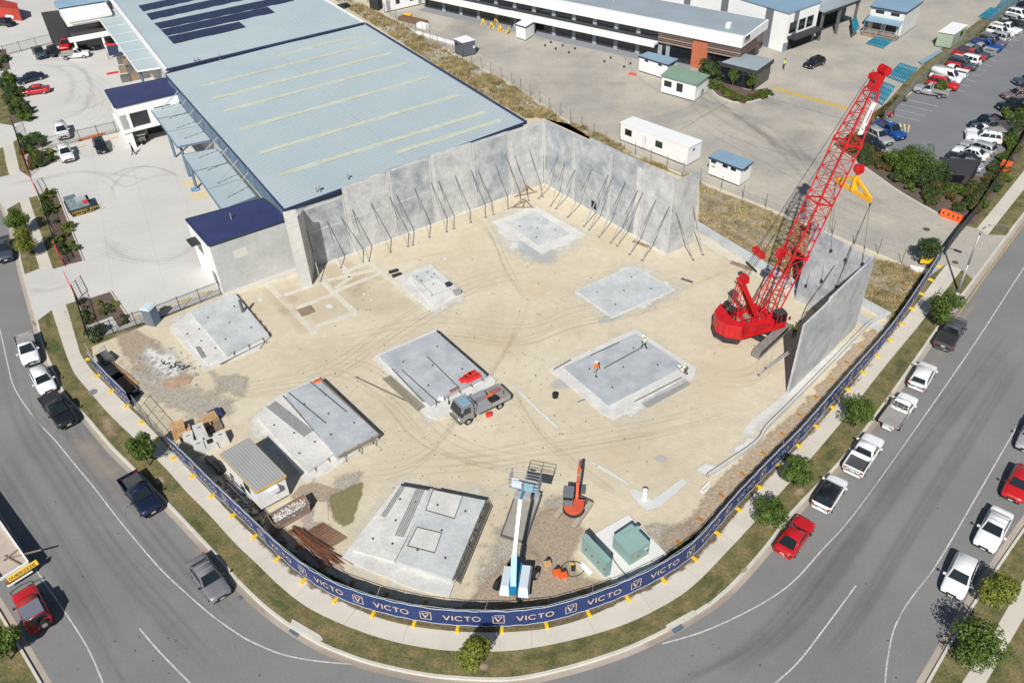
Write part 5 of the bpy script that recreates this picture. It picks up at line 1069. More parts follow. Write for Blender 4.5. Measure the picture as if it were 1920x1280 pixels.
for a, b, z, lab in [((541, 736), (611, 793), 1.0, 'thin rod left across the largest dark panel'), ((581, 715), (650, 772), 1.0, 'thin rod right across the largest dark panel'), ((735, 691), (793, 753), .66, 'long thin rod on the left edge of the bag bed'), ((753, 693), (822, 755), .66, 'second long thin rod on the bag bed'), ((801, 668), (861, 727), .66, 'third long thin rod down the middle of the bag bed'), ((1107, 666), (1161, 641), .34, 'short dark strip at the top of the fresh bed'), ((1038, 692), (1070, 674), .3, 'dark strip at the left of the fresh bed'), ((1132, 690), (1205, 650), .34, 'screeding strip across the fresh bed'), ((1190, 752), (1278, 707), .3, 'thin strip on the lower edge of the fresh bed'), ((1083, 753), (1106, 745), .06, 'short rod on the sand below the fresh bed'), ((412, 683), (497, 640), .25, 'timber edge along the toilet side bed'), ((440, 588), (444, 600), .6, 'x')]:
    if lab != 'x':
        o = MB().bar(G(*a, z), G(*b, z), .07, .07).build('rod', STEELD); tag(o, lab, 'rod')
# flat items on the ground
def flatbox(name, label, cat, px, z, sz, ang, m, group=None):
    c = G(*px, z); o = MB().box((c.x, c.y, z+sz[2]/2), sz, R(ang)).build(name, m); tag(o, label, cat, group); return o
# ---- trench edge, pipes
def ribbonobj(name, pxs, w, z0, z1, m, label, cat, off=0.0, k=4):
    l = line_px(pxs, 0, k) if k else [G2(*p) for p in pxs]; a = offs(l, off+w/2); b = offs(l, off-w/2); n = len(l); mb = MB(); mb.strip(a, b, z1)
    mb.add([V(*p, z0) for p in a]+[V(*p, z1) for p in a], [(i, i+1, n+i+1, n+i) for i in range(n-1)]); mb.add([V(*p, z0) for p in b]+[V(*p, z1) for p in b], [(i+1, i, n+i, n+i+1) for i in range(n-1)])
    o = mb.build(name, m)
    if label: tag(o, label, cat)
    return o
TR = [(1668, 596), (1640, 608), (1617, 628), (1565, 682), (1487, 762), (1440, 809), (1420, 838), (1330, 900)]
ribbonobj('footing_kerb', TR, .20, 0, .55, PANELW, 'pale narrow concrete edge following the footing trench', 'concrete edge', -.25)
strip2 = MB(); l = line_px([(1600, 640), (1560, 672), (1478, 745), (1420, 792), (1400, 815)], .0, 4); struct(strip2.strip(offs(l, .5), offs(l, -.5), .028).build('footing_strip', SLABL))
pl = [G(1330, 900, .3), G(1326, 905, .3), G(1321, 910, .3), G(1317, 914, .3), G(1315, 918, .3), G(1319, 920, .3), G(1326, 915, .3), G(1330, 906, .3)]
o = MB().path([p-V(0, 0, .15) for p in pl], .09, 8).build('pipe', PLASTER); tag(o, 'white curved pipe loop at the trench end', 'pipe')
def cyl(name, px, r, h, m, label, cat, n=16, z=0, ring=None):
    c = G(*px, z); mb = MB(); mb.tube(c, c+V(0, 0, h), r, n=n, cap=False)
    mb.tube(c+V(0, 0, h), c+V(0, 0, .05), r*.82, n=n, cap=True); o = mb.build(name, m); tag(o, label, cat); return o
cyl('stub_pipe', (1208, 935), .26, 1.1, PLASTER, 'white pipe stub standing on the slurry pad', 'pipe')
cyl('bucket', (1041, 744), .28, .5, BLACK, 'black bucket on the sand left of the fresh bed', 'bucket')
cyl('stub_pipe', (456, 585), .17, 1.6, STEELD, 'dark post standing on the toilet side casting bed', 'post', z=.5)
# ---- trees of small litter, debris boxes
TIM = 'loose timber pieces'
for px, sz, a, lab in [((986, 365), (2.6, .5, .12), 20, 'timber trestle at the foot of the far wall corner'), ((980, 390), (2.8, .5, .12), -5, 'timber trestle between the far corner and the worn bed')]:
    c = G(*px); t = thing('timber_trestle', lab, 'trestle', c); w_ = V(math.cos(R(a)), math.sin(R(a)))*1.6; ap = c+V(.2, .9, .9)
    for k in (-1, 0, 1): MB().bar(c+w_*k*.8+V(0, 0, .1), ap, .12, .08).build('rafter', TIMBERO, t)
    MB().bar(c-w_+V(0, 0, .1), c+w_+V(0, 0, .1), .14, .1).build('base_beam', TIMBERO, t)
flatbox('timber_board', 'two grey boards on the sand below the far wall', 'boards', (1203, 458), .02, (2.4, .5, .08), -40, TIMBERO); flatbox('steel_plate', 'dark steel plate on the sand right of the faded bed', 'plate', (1288, 526), .02, (1.4, .35, .06), -35, STEELD)
flatbox('timber_board', 'brown timber beam lying behind the crane rope block', 'boards', (1390, 500), .05, (2.6, .4, .25), -38, TIMBERO)
for px, lab in [((738, 510), 'small black form box left of the small casting bed'), ((744, 517), 'black form box touching the small casting bed')]: flatbox('form_box', lab, 'form box', px, 0, (1.1, .35, .25), 25, DARK)
# pallet with tools by footings
flatbox('pallet', 'small weathered pallet with offcuts among the footing strips', 'pallet', (574, 584), 0, (1.5, 1.3, .18), 30, TIMBERO)
flatbox('crate', 'small grey crate at the corner of the small casting bed', 'crate', (857, 549), .42, (.8, .55, .35), 30, STEEL); flatbox('tool_box', 'dark tool box on the small casting bed edge', 'tool box', (841, 535), .42, (.6, .5, .35), 30, DARK)
# ---- pallets and concrete blocks
def pallet_stack(px, n, ang, label, z=0, col=TIMBER):
    c = G(*px); t = thing('pallet_stack', label, 'pallets', c, 'timber pallets'); cx, cy = c.x, c.y; X = V(math.cos(R(ang)), math.sin(R(ang))); Y = V(-X.y, X.x)
    for k in range(n):
        mb = MB(); o_ = V(rnd.uniform(-.03, .03), rnd.uniform(-.03, .03), z+k*.145)
        for i in range(7): mb.box(c+o_+Y*((i-3)*.175)+V(0, 0, .13), (1.2, .125, .022), ax=(X, Y, V(0, 0, 1)))
        for i in range(3): mb.box(c+o_+X*((i-1)*.52)+V(0, 0, .065), (.09, 1.17, .1), ax=(X, Y, V(0, 0, 1)))
        mb.build('pallet', col, t)
pallet_stack((339, 815), 9, 26, 'tallest neat stack of timber pallets beside the mesh gate'); pallet_stack((350, 818), 6, 26, 'second neat stack of pallets touching the tallest one')
pallet_stack((384, 800), 4, 30, 'low pallet stack behind the concrete blocks'); pallet_stack((397, 788), 4, 35, 'low pallet stack farthest from the fence'); pallet_stack((404, 802), 2, 30, 'two darker pallets right of the low stacks', col=TIMBERO)
flatbox('plastic_crate', 'dark blue crate behind the farthest pallets', 'crate', (405, 780), 0, (1.1, 1.1, .5), 35, mat('crate_blue', (.03, .04, .1), .6))
for px, s, a, lab in [((357, 830), (1.0, 1.5, .9), 20, 'pale concrete block nearest the pallet stacks'), ((380, 822), (1.1, 1.5, 1.4), 30, 'tallest concrete block in the middle of the group'), ((376, 843), (1.1, 1.4, .8), 25, 'concrete block nearest the banner'), ((398, 838), (1.1, 1.1, .8), 28, 'hollow topped concrete block in the group'), ((417, 828), (1.2, 1.2, .9), 28, 'rightmost concrete block of the group')]:
    c = G(*px); t = thing('concrete_block', lab, 'concrete block', c, 'concrete ballast blocks'); X = V(math.cos(R(a)), math.sin(R(a))); Y = V(-X.y, X.x)
    hx, hy = s[0]/2, s[1]/2; mb = MB(); b = [c+X*(i*hx)+Y*(j*hy) for i, j in ((-1, -1), (1, -1), (1, 1), (-1, 1))]; tp = [c+X*(i*hx*.86)+Y*(j*hy*.86)+V(0, 0, s[2]) for i, j in ((-1, -1), (1, -1), (1, 1), (-1, 1))]
    mb.hexa(b, tp); mb.build('block', PANELW, t); MB().tube(c+V(-.15, 0, s[2]), c+V(.15, 0, s[2]+.12), .04).build('lifting_eye', DARK if 'hollow' not in lab else BLACK, t)
    if 'hollow' in lab: mb = MB(); mb.box(c+V(0, 0, s[2]+.006), (.55, .6, .01), ax=(X, Y, V(0, 0, 1))); mb.build('recess', DARK, t)
# dark pipes by the shed
for a, b, r, m, lab in [((402, 868), (415, 885), .3, BLACK, 'fat black pipe lying between shed and banner'), ((388, 858), (400, 868), .28, DARK, 'short dark pipe near the concrete blocks'), ((420, 893), (455, 925), .1, STEEL, 'grey pipe beside the shed steps'), ((425, 905), (465, 945), .09, STEEL, 'second grey pipe below the shed'), ((440, 905), (472, 938), .07, PLASTER, 'white conduit below the shed')]:
    o = MB().tube(G(*a, r), G(*b, r), r, n=10).build('pipe', m); tag(o, lab, 'pipe')
rub = MB()
for i in range(140):
    c = G(rnd.uniform(410, 470), 0, 0) if 0 else lerp(G(415, 898), G(478, 958), rnd.random())+V(rnd.gauss(0, .35), rnd.gauss(0, .35)); s = rnd.uniform(.08, .3); rub.box((c.x, c.y, s*.3), (s, s*.7, s*.6), rnd.random()*3)
struct(rub.build('rubble', CLOUT), 'stuff', 'broken grey rubble between the site shed and the banner', 'rubble')
rub = MB()
for i in range(260):
    c = G(rnd.gauss(322, 34), rnd.gauss(688, 18)); s = rnd.uniform(.06, .36)*(.5+rnd.random()); rub.box((c.x, c.y, s*.1), (s, s*.8, s*.22), rnd.random()*3, None)
struct(rub.build('concrete_rubble', mat('rubble', (.50, .48, .44), .9, var=.5, scale=.6)), 'stuff', 'broken concrete pieces below the toilet side bed', 'rubble')
o = MB().prism([G2(*p, .1) for p in [(303, 712), (345, 700), (362, 706), (355, 718), (308, 730)]], 0, .09).build('plywood_sheet', mat('ply', (.48, .33, .22), .85, var=.3, scale=.6)); tag(o, 'brown plywood sheet on the rubble at left', 'plywood')
for i in range(5):
    p = G(308+i*9, 688+rnd.uniform(-5, 5)); mb = MB(); mb.bar(p, p+V(rnd.uniform(-.5, .5), rnd.uniform(-.3, .3), .5), .09); mb.bar(p, p+V(.6, rnd.uniform(-.4, .4), .1), .1); o = mb.build('offcut', BLACK); tag(o, 'black twisted offcut standing in the left rubble', 'offcut', 'black offcuts in the rubble')
# left fence side items
for px, sz, a, m, lab in [((236, 722), (3.2, 1.0, .3), -45, mat('timber_stack', (.30, .16, .09), .9, var=.3, scale=.4), 'stack of brown timber inside the fence at left'), ((246, 737), (1.6, 1.2, .25), -45, BLACK, 'black crate next to the brown timber stack'), ((222, 708), (.9, .9, .3), -40, BLACK, 'small black tray above the brown timber stack'), ((254, 735), (.6, .5, .3), -45, STEEL, 'small grey box at the mesh gate end'), ((200, 676), (1.6, 1.1, .7), -40, STEELD, 'dark steel bin by the left fence')]:
    flatbox('material_stack' if 'timber' in lab else 'box', lab, 'timber' if 'timber' in lab else 'box', px, 0, sz, a, m)
for i in range(3):
    o = MB().bar(G(205+i*3, 683-i*2, .15), G(255+i*2, 722-i*2, .1), .1, .06).build('timber_plank', TIMBER); tag(o, 'long timber plank lying along the left fence', 'plank', 'planks along the left fence')
# rusty rebar: mats and bundle
t = thing('steel_mesh_mat', 'rusty square steel mesh mat between the mud patch and the banner', 'steel mesh', G(605, 1010)); mb = MB()
q = [G(*p, .12) for p in [(562, 1002), (603, 980), (650, 1008), (606, 1034)]]
for i in range(15): mb.bar(lerp(q[0], q[3], i/14), lerp(q[1], q[2], i/14), .028); mb.bar(lerp(q[0], q[1], i/14)+V(0, 0, .03), lerp(q[3], q[2], i/14)+V(0, 0, .03), .028)
for k in range(1):
    for i in range(8): mb.bar(lerp(q[0], q[3], i/10+.03*k)+V(.1, .08, .06*k), lerp(q[1], q[2], i/10+.03*k)+V(.1, .08, .06*k), .028)
mb.build('bars', RUST, t)
t = thing('rebar_bundle', 'long rusty reinforcing bars fanned out beside the banner', 'steel bars', G(590, 1050)); mb = MB()
for i in range(26):
    k = rnd.random(); a = lerp(G(538, 998, .2), G(562, 992, .2), k)+V(rnd.gauss(0, .12), rnd.gauss(0, .12), rnd.uniform(0, .25)); b = lerp(G(618, 1060, .1), G(636, 1054, .1), k)+V(rnd.gauss(0, .5), rnd.gauss(0, .35), rnd.uniform(0, .15)); mb.bar(a, b, .035)
mb.build('bars', RUST, t); mb = MB()
for i in range(12): k = i/12; mb.bar(lerp(G(548, 985, .2), G(566, 992, .25), k), lerp(G(612, 1048, .2), G(624, 1040, .25), k)+V(0, rnd.gauss(0, .2), 0), .06)
mb.build('dark_bars', mat('dark_rust', (.09, .05, .045), .8), t)
o = MB().prism([G2(*p) for p in [(592, 940), (614, 942), (616, 976), (588, 978)]], 0, .06).build('plywood_sheet', mat('pale_ply', (.60, .52, .40), .85, var=.15)); tag(o, 'pale plywood sheet on the ground left of the mud patch', 'plywood')
deb = MB()
for i in range(700):
    px, py = rnd.gauss(900, 260), rnd.gauss(720, 150)
    if not (px > 230 and abs(px-930)/620+abs(py-690)/370 < .95): continue
    c = G(px, py); s = rnd.uniform(.03, .11); deb.box((c.x, c.y, s*.3), (s, s*rnd.uniform(.5, 2.2), s*.6), rnd.random()*3)
struct(deb.build('site_debris', mat('debris', (.34, .30, .25), .9, var=.5, scale=.3)), 'stuff', 'small stones and offcuts scattered over the sand', 'debris')
# skip bin with waste
sk = [G(*p, 1.15) for p in [(500, 965), (570, 925), (581, 943), (511, 983)]]; t = thing('skip_bin', 'rusty grey skip bin full of waste below the site shed', 'skip', flat(sk[0])); ctr = sum(sk, V(0, 0))/4
bs = [flat(lerp(p, ctr, .12)) for p in sk]; mb = MB()
for i in range(4):
    j = (i+1) % 4; mb.quad(bs[i], bs[j], sk[j], sk[i]); a, b = [lerp(p, ctr, .04) for p in (sk[i], sk[j])]; mb.quad(sk[i], sk[j], b, a); a0, b0 = V(*lerp(bs[i], flat(ctr), .05).xy, .2), V(*lerp(bs[j], flat(ctr), .05).xy, .2); mb.quad(a, b, b0, a0)
mb.build('bin_wall', mat('skip_paint', (.20, .21, .21), .8, var=1, scale=.7, col2=(.30, .14, .08)), t)
mb = MB(); mb.hexa([V(*lerp(p, ctr, .08).xy, .2) for p in sk], [V(*lerp(p, ctr, .07).xy, .75) for p in sk]); mb.build('waste_fill', mat('waste', (.42, .28, .23), .9, var=.4, scale=.5, fine=.3, fscale=6), t)
mb = MB()
for i in range(150):
    u, v = rnd.random(), rnd.random(); p = lerp(lerp(sk[0], sk[1], .1+u*.8), lerp(sk[3], sk[2], .1+u*.8), .15+v*.7); p = V(p.x, p.y, .76+rnd.random()*.15); mb.bar(p, p+V(rnd.gauss(0, .22), rnd.gauss(0, .22), rnd.uniform(0, .12)), rnd.uniform(.03, .09), .03)
mb.build('scraps', mat('scrap_white', (.62, .60, .56), .8), t)
# green kiosks on a pale pad
o = MB().prism([G2(*p) for p in [(1113, 1004), (1178, 966), (1252, 1042), (1180, 1092), (1150, 1094)]], 0, .16).build('concrete_pad', mat('pad_white', (.70, .70, .67), .8, var=.08)); tag(o, 'white concrete pad under the green kiosks', 'concrete pad')
def kiosk(base, z, label, extra):
    c = [flat(G(*p, .16)) for p in base]; t = thing('utility_kiosk', label, 'kiosk', c[0], 'green electrical kiosks')
    MB().prism([p.xy for p in c], .16, z).build('cabinet', PITGREEN, t); ctr = sum(c, V(0, 0))/4
    MB().prism([lerp(p, ctr, -.03).xy for p in c], z, z+.07).build('lid', PITGREEN, t)
    a, b = c[0], c[1]; d = (b-a).normalized(); n_ = V(d.y, -d.x); 
    if n_.y > 0: n_ = -n_
    nd = extra
    for i in range(nd):
        p, q = lerp(a, b, (i+.06)/nd)+n_*.02, lerp(a, b, (i+.94)/nd)+n_*.02; MB().bar(p+V(0, 0, (z+.2)/2), q+V(0, 0, (z+.2)/2), .03, z-.35).build('door', PITGREEN, t)
        e = lerp(p, q, .85)+n_*.03+V(0, 0, z*.55); MB().box(e, (.08, .06, .18), math.atan2(d.y, d.x)).build('door_handle', DARK, t)
    return t, c, n_
t, c, n_ = kiosk([(1090, 1034), (1135, 1082), (1144, 1077), (1099, 1029)], 2.05, 'tall narrow green kiosk on the left of the pad', 4)
o = MB().prism([G2(*p) for p in [(1085, 1033), (1135, 1088), (1148, 1080), (1098, 1026)]], 0, .15).build('plinth', SLABL); tag(o, 'narrow concrete plinth under the tall green kiosk', 'plinth')
t, c, n_ = kiosk([(1180, 1060), (1216, 1038), (1182, 1003), (1148, 1026)], 1.55, 'wide square green kiosk in the middle of the pad', 2)
d = (c[1]-c[0]).normalized(); MB().bar(lerp(c[0], c[1], .25)+n_*.06+V(0, 0, 1.1), lerp(c[0], c[1], .33)+n_*.06+V(0, 0, 1.1), .02, .2).build('warning_label', YEL, t); MB().bar(lerp(c[0], c[1], .72)+n_*.06+V(0, 0, 1.15), lerp(c[0], c[1], .88)+n_*.06+V(0, 0, 1.22), .02, .16).build('notice', WHITE, t)
MB().box((*lerp(c[0], c[2], .72).xy, 1.65), (1.6, .35, .08), math.atan2(d.y, d.x)).build('lid_step', PITGREEN, t)
o = MB().path([G(1146, 1033, .3), G(1150, 1048, .2), G(1160, 1062, .2), G(1172, 1076, .3), G(1178, 1084, .9)], .03).build('cable', BLACK); tag(o, 'black cable trailing across the white pad', 'cable')
o = MB().prism([G2(*p) for p in [(1087, 1060), (1092, 1053), (1112, 1073), (1104, 1080)]], .06, .1).build('white_board', WHITE); tag(o, 'white board lying on gravel left of the tall kiosk', 'board')
for px, lab, m in [((1044, 1076), 'orange tool case on the gravel, the left one', ORANGE), ((1056, 1081), 'orange tool case on the gravel, the right one', ORANGE), ((1026, 1060), 'small timber offcut with tools on the gravel', TIMBER)]:
    c = G(*px); t = thing('tool_case', lab, 'tool case', c); MB().box(c+V(0, 0, .22), (.62, .4, .42), .2).build('case', m, t); MB().box(c+V(.05, .25, .45), (.3, .18, .15), .2).build('handle', DARK, t)
c = G(1074, 1068); t = thing('compressor', 'small yellow compressor with a coiled black hose', 'compressor', c); MB().tube(c+V(0, 0, .15), c+V(0, .45, .2), .17).build('tank', YEL, t); MB().box(c+V(0, -.1, .35), (.3, .3, .3)).build('motor', DARK, t)
MB().path([c+V(.9*math.cos(k/16*6.28), .7*math.sin(k/16*6.28)+.1, .04) for k in range(17)], .03, 5).build('hose', BLACK, t)
# drain grates, manholes, path plates
for px, r, m, lab, z in [((174, 735), .45, CLOUT, 'round grey manhole cover at the footpath edge', .014), ((1737, 430), .42, mat('iron', (.12, .07, .06), .8), 'round brown manhole in the yard exit', .012), ((1791, 492), .36, mat('iron', (.12, .07, .06), .8), 'small round manhole on the roadside driveway', .016)]:
    c = G(*px); o = MB().tube(V(c.x, c.y, z-.01), V(c.x, c.y, z+.008), r, n=20).build('manhole_cover', m); tag(o, lab, 'manhole cover')
for px, sz, a, z, lab in [((554, 1183), (.9, .55, .02), -35, RZ+.012, 'blue grey drain grate in the gutter at bottom left'), ((1270, 1177), (.9, .5, .02), 30, RZ+.012, 'blue grey drain grate in the gutter right of centre'), ((90, 690), (.7, .4, .02), -60, RZ+.012, 'small drain grate behind the parked white hatchback'), ((451, 1120), (.4, .3, .02), -35, RZ+.012, 'small dark gutter cover in front of the silver car'), ((1792, 572), (.8, .45, .02), 45, RZ+.012, 'drain grate in the gutter near the street lamp')]:
    flatbox('drain_grate', lab, 'drain grate', px, z, sz, a, mat('grate_blue', (.12, .15, .20), .6, fine=.5, fscale=10))
# kerb inlets
for pxs, lab in [([(548, 1160), (600, 1190), (606, 1199), (595, 1202), (545, 1170)], 'raised concrete drain inlet lid in the kerb at bottom left'), ([(1248, 1172), (1300, 1143), (1306, 1150), (1252, 1182)], 'raised concrete drain inlet lid in the kerb right of centre'), ([(1779, 578), (1794, 548), (1800, 552), (1786, 582)], 'raised concrete drain inlet lid beside the street lamp')]:
    o = MB().prism([G2(*p) for p in pxs], -.05, .05).build('drain_inlet', KERBC); tag(o, lab, 'drain inlet')
# ---- portable toilet
c = G(281, 612); ang = R(-18); t = thing('portable_toilet', 'blue portable toilet with pale roof at the picket fence', 'portable toilet', c)
X = V(math.cos(ang), math.sin(ang)); Y = V(-X.y, X.x); AXS = (X, Y, V(0, 0, 1)); cc = c+V(.25, .55, 0)
MB().box(cc+V(0, 0, 1.1), (1.15, 1.15, 2.1), ax=AXS).build('cabin', mat('toilet_blue', (.14, .22, .30), .5), t); MB().hexa([cc+X*(i*.62)+Y*(j*.62)+V(0, 0, 2.15) for i, j in ((-1, -1), (1, -1), (1, 1), (-1, 1))], [cc+X*(i*.45)+Y*(j*.6)+V(0, 0, 2.4) for i, j in ((-1, -1), (1, -1), (1, 1), (-1, 1))]).build('roof', mat('toilet_roof', (.55, .64, .68), .5), t)
MB().box(cc-Y*.6+V(0, 0, 1.05), (.85, .04, 1.9), ax=AXS).build('door', mat('toilet_door', (.16, .17, .19), .5), t)
# ---- street lamp
lb = G(1796, 546); top = V(48.4, lb.y+2.2, 8.6); t = thing('street_lamp', 'tall grey street lamp with curved arm over the road', 'street lamp', lb); pts = [lb, lb+V(0, 0, 3.5), lb+V(0, 0, 7.2)]
hd = G(1880, 427, 8.8); dd = flat(hd-lb); dn_ = dd.normalized(); pts += [lb+dn_*(dd.length*.06)+V(0, 0, 8.0), lb+dn_*(dd.length*.25)+V(0, 0, 8.55), lb+dn_*(dd.length*.55)+V(0, 0, 8.75), flat(lb)+dn_*dd.length*.9+V(0, 0, 8.8)]
mb = MB()
for i, (a, b) in enumerate(zip(pts, pts[1:])): mb.tube(a, b, .13-.015*i, .13-.015*(i+1), n=8)
mb.build('pole', STEEL, t, True); MB().box(flat(lb)+dn_*dd.length*.97+V(0, 0, 8.8), (.85, .34, .16), math.atan2(dn_.y, dn_.x)).build('lamp_head', STEELD, t); MB().tube(lb, lb+V(0, 0, .06), .28, n=10).build('base_plate', STEELD, t)
# ---- signs near the driveway, barriers
flatbox('white_sheet', 'white board lying by the fence corner near the roadside driveway', 'board', (1725, 506), .05, (2.2, 1.1, .05), -30, WHITE); 
c = G(1734, 500); o = MB().box(c+V(0, 0, .9), (1.3, .1, .9), R(-15)).build('road_sign', YEL); tag(o, 'yellow temporary sign at the fence corner', 'sign')
c = G(1782, 410); t = thing('water_barrier', 'orange plastic barrier at the yard exit', 'barrier', c); X = (G(1795, 414)-G(1768, 404)).normalized(); Y = V(-X.y, X.x)
mb = MB(); mb.hexa([c+X*(i*1.3)+Y*(j*.3) for i, j in ((-1, -1), (1, -1), (1, 1), (-1, 1))], [c+X*(i*1.25)+Y*(j*.12)+V(0, 0, .95) for i, j in ((-1, -1), (1, -1), (1, 1), (-1, 1))]); mb.build('shell', ORANGE, t)
for i in range(4): MB().box(c+X*(-.9+.6*i)-Y*.24+V(0, 0, .55), (.16, .08, .28), math.atan2(X.y, X.x)).build('slot', mat('slot_dark', (.2, .03, .01), .7), t)
c = G(1882, 322); t = thing('orange_cabinet', 'orange machine cabinet beside the upper roadside path', 'cabinet', c); MB().box(c+V(0, 0, .6), (1.4, 1.2, 1.2), R(50)).build('cabinet', ORANGE, t); MB().box(c+V(0, 0, 1.25), (1.5, 1.3, .1), R(50)).build('lid', ORANGE, t); MB().box(c-V(1.0, 1.2, -.5), (1.2, .9, .6), R(50)).build('side_box', ORANGE, t)
c = [G(*p, 2.3) for p in [(1766, 298), (1832, 303), (1850, 312), (1795, 338)]]
c0 = G(1800, 340); t = thing('bin_enclosure', 'dark roofed mesh enclosure in the garden beside the parking', 'enclosure', c0); z = 2.4; q = [G(*p, z) for p in [(1764, 294), (1838, 300), (1820, 330), (1778, 325)]]
MB().hexa([p-V(0, 0, .1) for p in q], q).build('roof', CHAR, t)
for p in q: MB().bar(flat(p), p, .1).build('post', DARK, t)
mb = MB()
for a, b in zip(q, q[1:]+q[:1]):
    for k in range(1, 10): mb.bar(flat(a)+V(0, 0, k*.24), flat(b)+V(0, 0, k*.24), .015)
    for k in range(20): p = lerp(a, b, k/20); mb.bar(flat(p), p, .015)
mb.build('mesh_wall', DARK, t)
# ---- blue steel trusses
def trusses(pxs, label, z=.35, n=7, up=False, m=TRUSSB, nl=2):
    c = [G(*p, z) for p in pxs]; t = thing('truss_stack', label, 'steel frames', flat(c[0]), 'stacks of blue steel frames')
    for l in range(nl):
        mb = MB(); dz = V(.05*l, .03*l, -.14*l)
        for i in range(n+1): mb.bar(lerp(c[0], c[3], i/n)+dz, lerp(c[1], c[2], i/n)+dz, .075, .075)
        for i in range(n): mb.bar(lerp(c[0], c[3], i/n)+dz, lerp(c[1], c[2], (i+1)/n)+dz, .04); 
        for u in (0, .25, .5, .75, 1): mb.bar(lerp(c[0], c[1], u)+dz, lerp(c[3], c[2], u)+dz, .07)
        mb.build('frame', m, t)
trusses([(1625, 80), (1650, 64), (1680, 70), (1656, 89)], 'blue frame stack in front of the veranda office')
trusses([(1664, 142), (1688, 118), (1720, 128), (1695, 154)], 'blue frame stack right of the crane boom tip')
trusses([(1630, 180), (1652, 152), (1678, 162), (1655, 195)], 'blue frame stack behind the upper crane boom')
trusses([(1836, 30), (1858, 14), (1882, 18), (1862, 36)], 'blue frame stack near the fence at top right')
trusses([(1870, 12), (1880, -2), (1910, 0), (1900, 14)], 'blue frame stack farthest top right', m=mat('truss_pale', (.10, .26, .33), .5))
trusses([(1600, 60), (1597, 38), (1606, 32), (1611, 52)], 'upright blue frames leaning at the workshop door', z=1.6)
o = MB().prism([G2(*p) for p in [(1722, 118), (1762, 96), (1767, 99), (1728, 123)]], .1, .3).build('cladding_stack', ROOFBL); tag(o, 'narrow stack of blue grey cladding by the parking fence', 'cladding stack')
# yellow bollards / trestles by the top office
for i, px in enumerate([(906, 47), (922, 52), (938, 58), (954, 64), (930, 45)]):
    c = G(*px); t = thing('trestle_stack', 'yellow steel trestles beside the dark shade tent, %s from the left' % ['first', 'second', 'fourth', 'fifth', 'third'][i], 'trestles', c, 'yellow steel trestles')
    for k in range(7):
        a = rnd.uniform(0, 6.28); MB().bar(c+V(math.cos(a)*.6, math.sin(a)*.6, 0), c+V(rnd.uniform(-.2, .2), rnd.uniform(-.2, .2), 1.1), .1).build('leg', YEL, t)
c = G(945, 40); t = thing('shade_tent', 'dark shade tent with posts at the top edge of the yard', 'tent', c)
q = [G(*p, 2.6) for p in [(925, 22), (940, 10), (972, 14), (958, 28)]]; ap = sum(q, V(0, 0))/4+V(0, 0, 1.2); mb = MB()
for a, b in zip(q, q[1:]+q[:1]): mb.add([a, b, ap], [(0, 1, 2)])
mb.build('canopy', mat('tent_slate', (.06, .07, .09), .8), t)
for p in q: MB().bar(flat(p), p, .1).build('post', DARK, t)
for i, px in enumerate([(1033, 81), (1022, 87), (1055, 87), (1042, 93), (1078, 93), (1067, 100), (1145, 110), (1133, 117), (1182, 121), (1170, 127)]):
    c = G(*px); o = MB().tube(c, c+V(0, 0, .35), .2, .14, n=8).build('stump', DARK); tag(o, 'short dark stump in the yard in front of the long office', 'stump', 'dark stumps in the yard')
flatbox('red_cover', 'red and white cover plate on the yard by the blue roofed hut', 'cover', (1186, 140), .01, (1.4, 1.0, .12), -20, mat('red_cover', (.6, .12, .08), .7))
# stuff by weeds: block wall/pallets near the fence top
for px, sz, a, m, lab in [((775, 42), (6.5, 1.6, .7), -38, mat('rust_frames', (.22, .12, .06), .9, var=.4), 'stack of rusty frames by the weeds at the top'), ((765, 30), (1.5, .9, .4), -20, YEL, 'yellow pallet on the rusty frames'), ((793, 52), (2.2, 1.2, .8), -38, WHITE, 'white wrapped bundle behind the rusty frames'), ((820, 74), (11, .5, .4), -42, WHITE, 'long white beams beside the yard fence'), ((815, 84), (4, 1.2, .35), -42, STEEL, 'grey crate of tubes beside the long white beams')]:
    flatbox('material_stack', lab, 'materials', px, 0, sz, a, m)
# ---- forklift-like lift table under the far office, display board and left lot bins
c = G(147, 407); t = thing('waste_skip', 'small black skip lettered in yellow, loaded with pale rubbish, by the garden strip', 'skip', c); X = (G(170, 398)-G(139, 407)).normalized(); Y = V(-X.y, X.x); AX = (X, Y, V(0, 0, 1)); cc = c+Y*1.6+X*.6
MB().hexa([cc+X*(i*1.2)+Y*(j*1.3)+V(0, 0, .05) for i, j in ((-1, -1), (1, -1), (1, 1), (-1, 1))], [cc+X*(i*1.5)+Y*(j*1.7)+V(0, 0, 1.1) for i, j in ((-1, -1), (1, -1), (1, 1), (-1, 1))]).build('bin_wall', CHAR, t)
MB().box(cc+V(0, 0, 1.15), (2.5, 3.0, .2), ax=AX).build('waste_fill', mat('waste_teal', (.25, .33, .33), .8, var=.5, scale=.6), t)
MB().box(cc+Y*2.4+X*-.6+V(0, 0, .6), (1.5, .9, 1.1), ax=AX).build('side_bin', mat('bin_teal', (.12, .18, .17), .7), t)
MB().box(cc+Y*.5+X*.5+V(0, 0, 1.4), (1.3, .8, .4), ax=AX).build('load', mat('load_pale', (.45, .50, .50), .8, var=.3), t); MB().box(cc-Y*.7+X*.9+V(0, 0, 1.35), (.6, .5, .3), ax=AX).build('load', REDP, t)
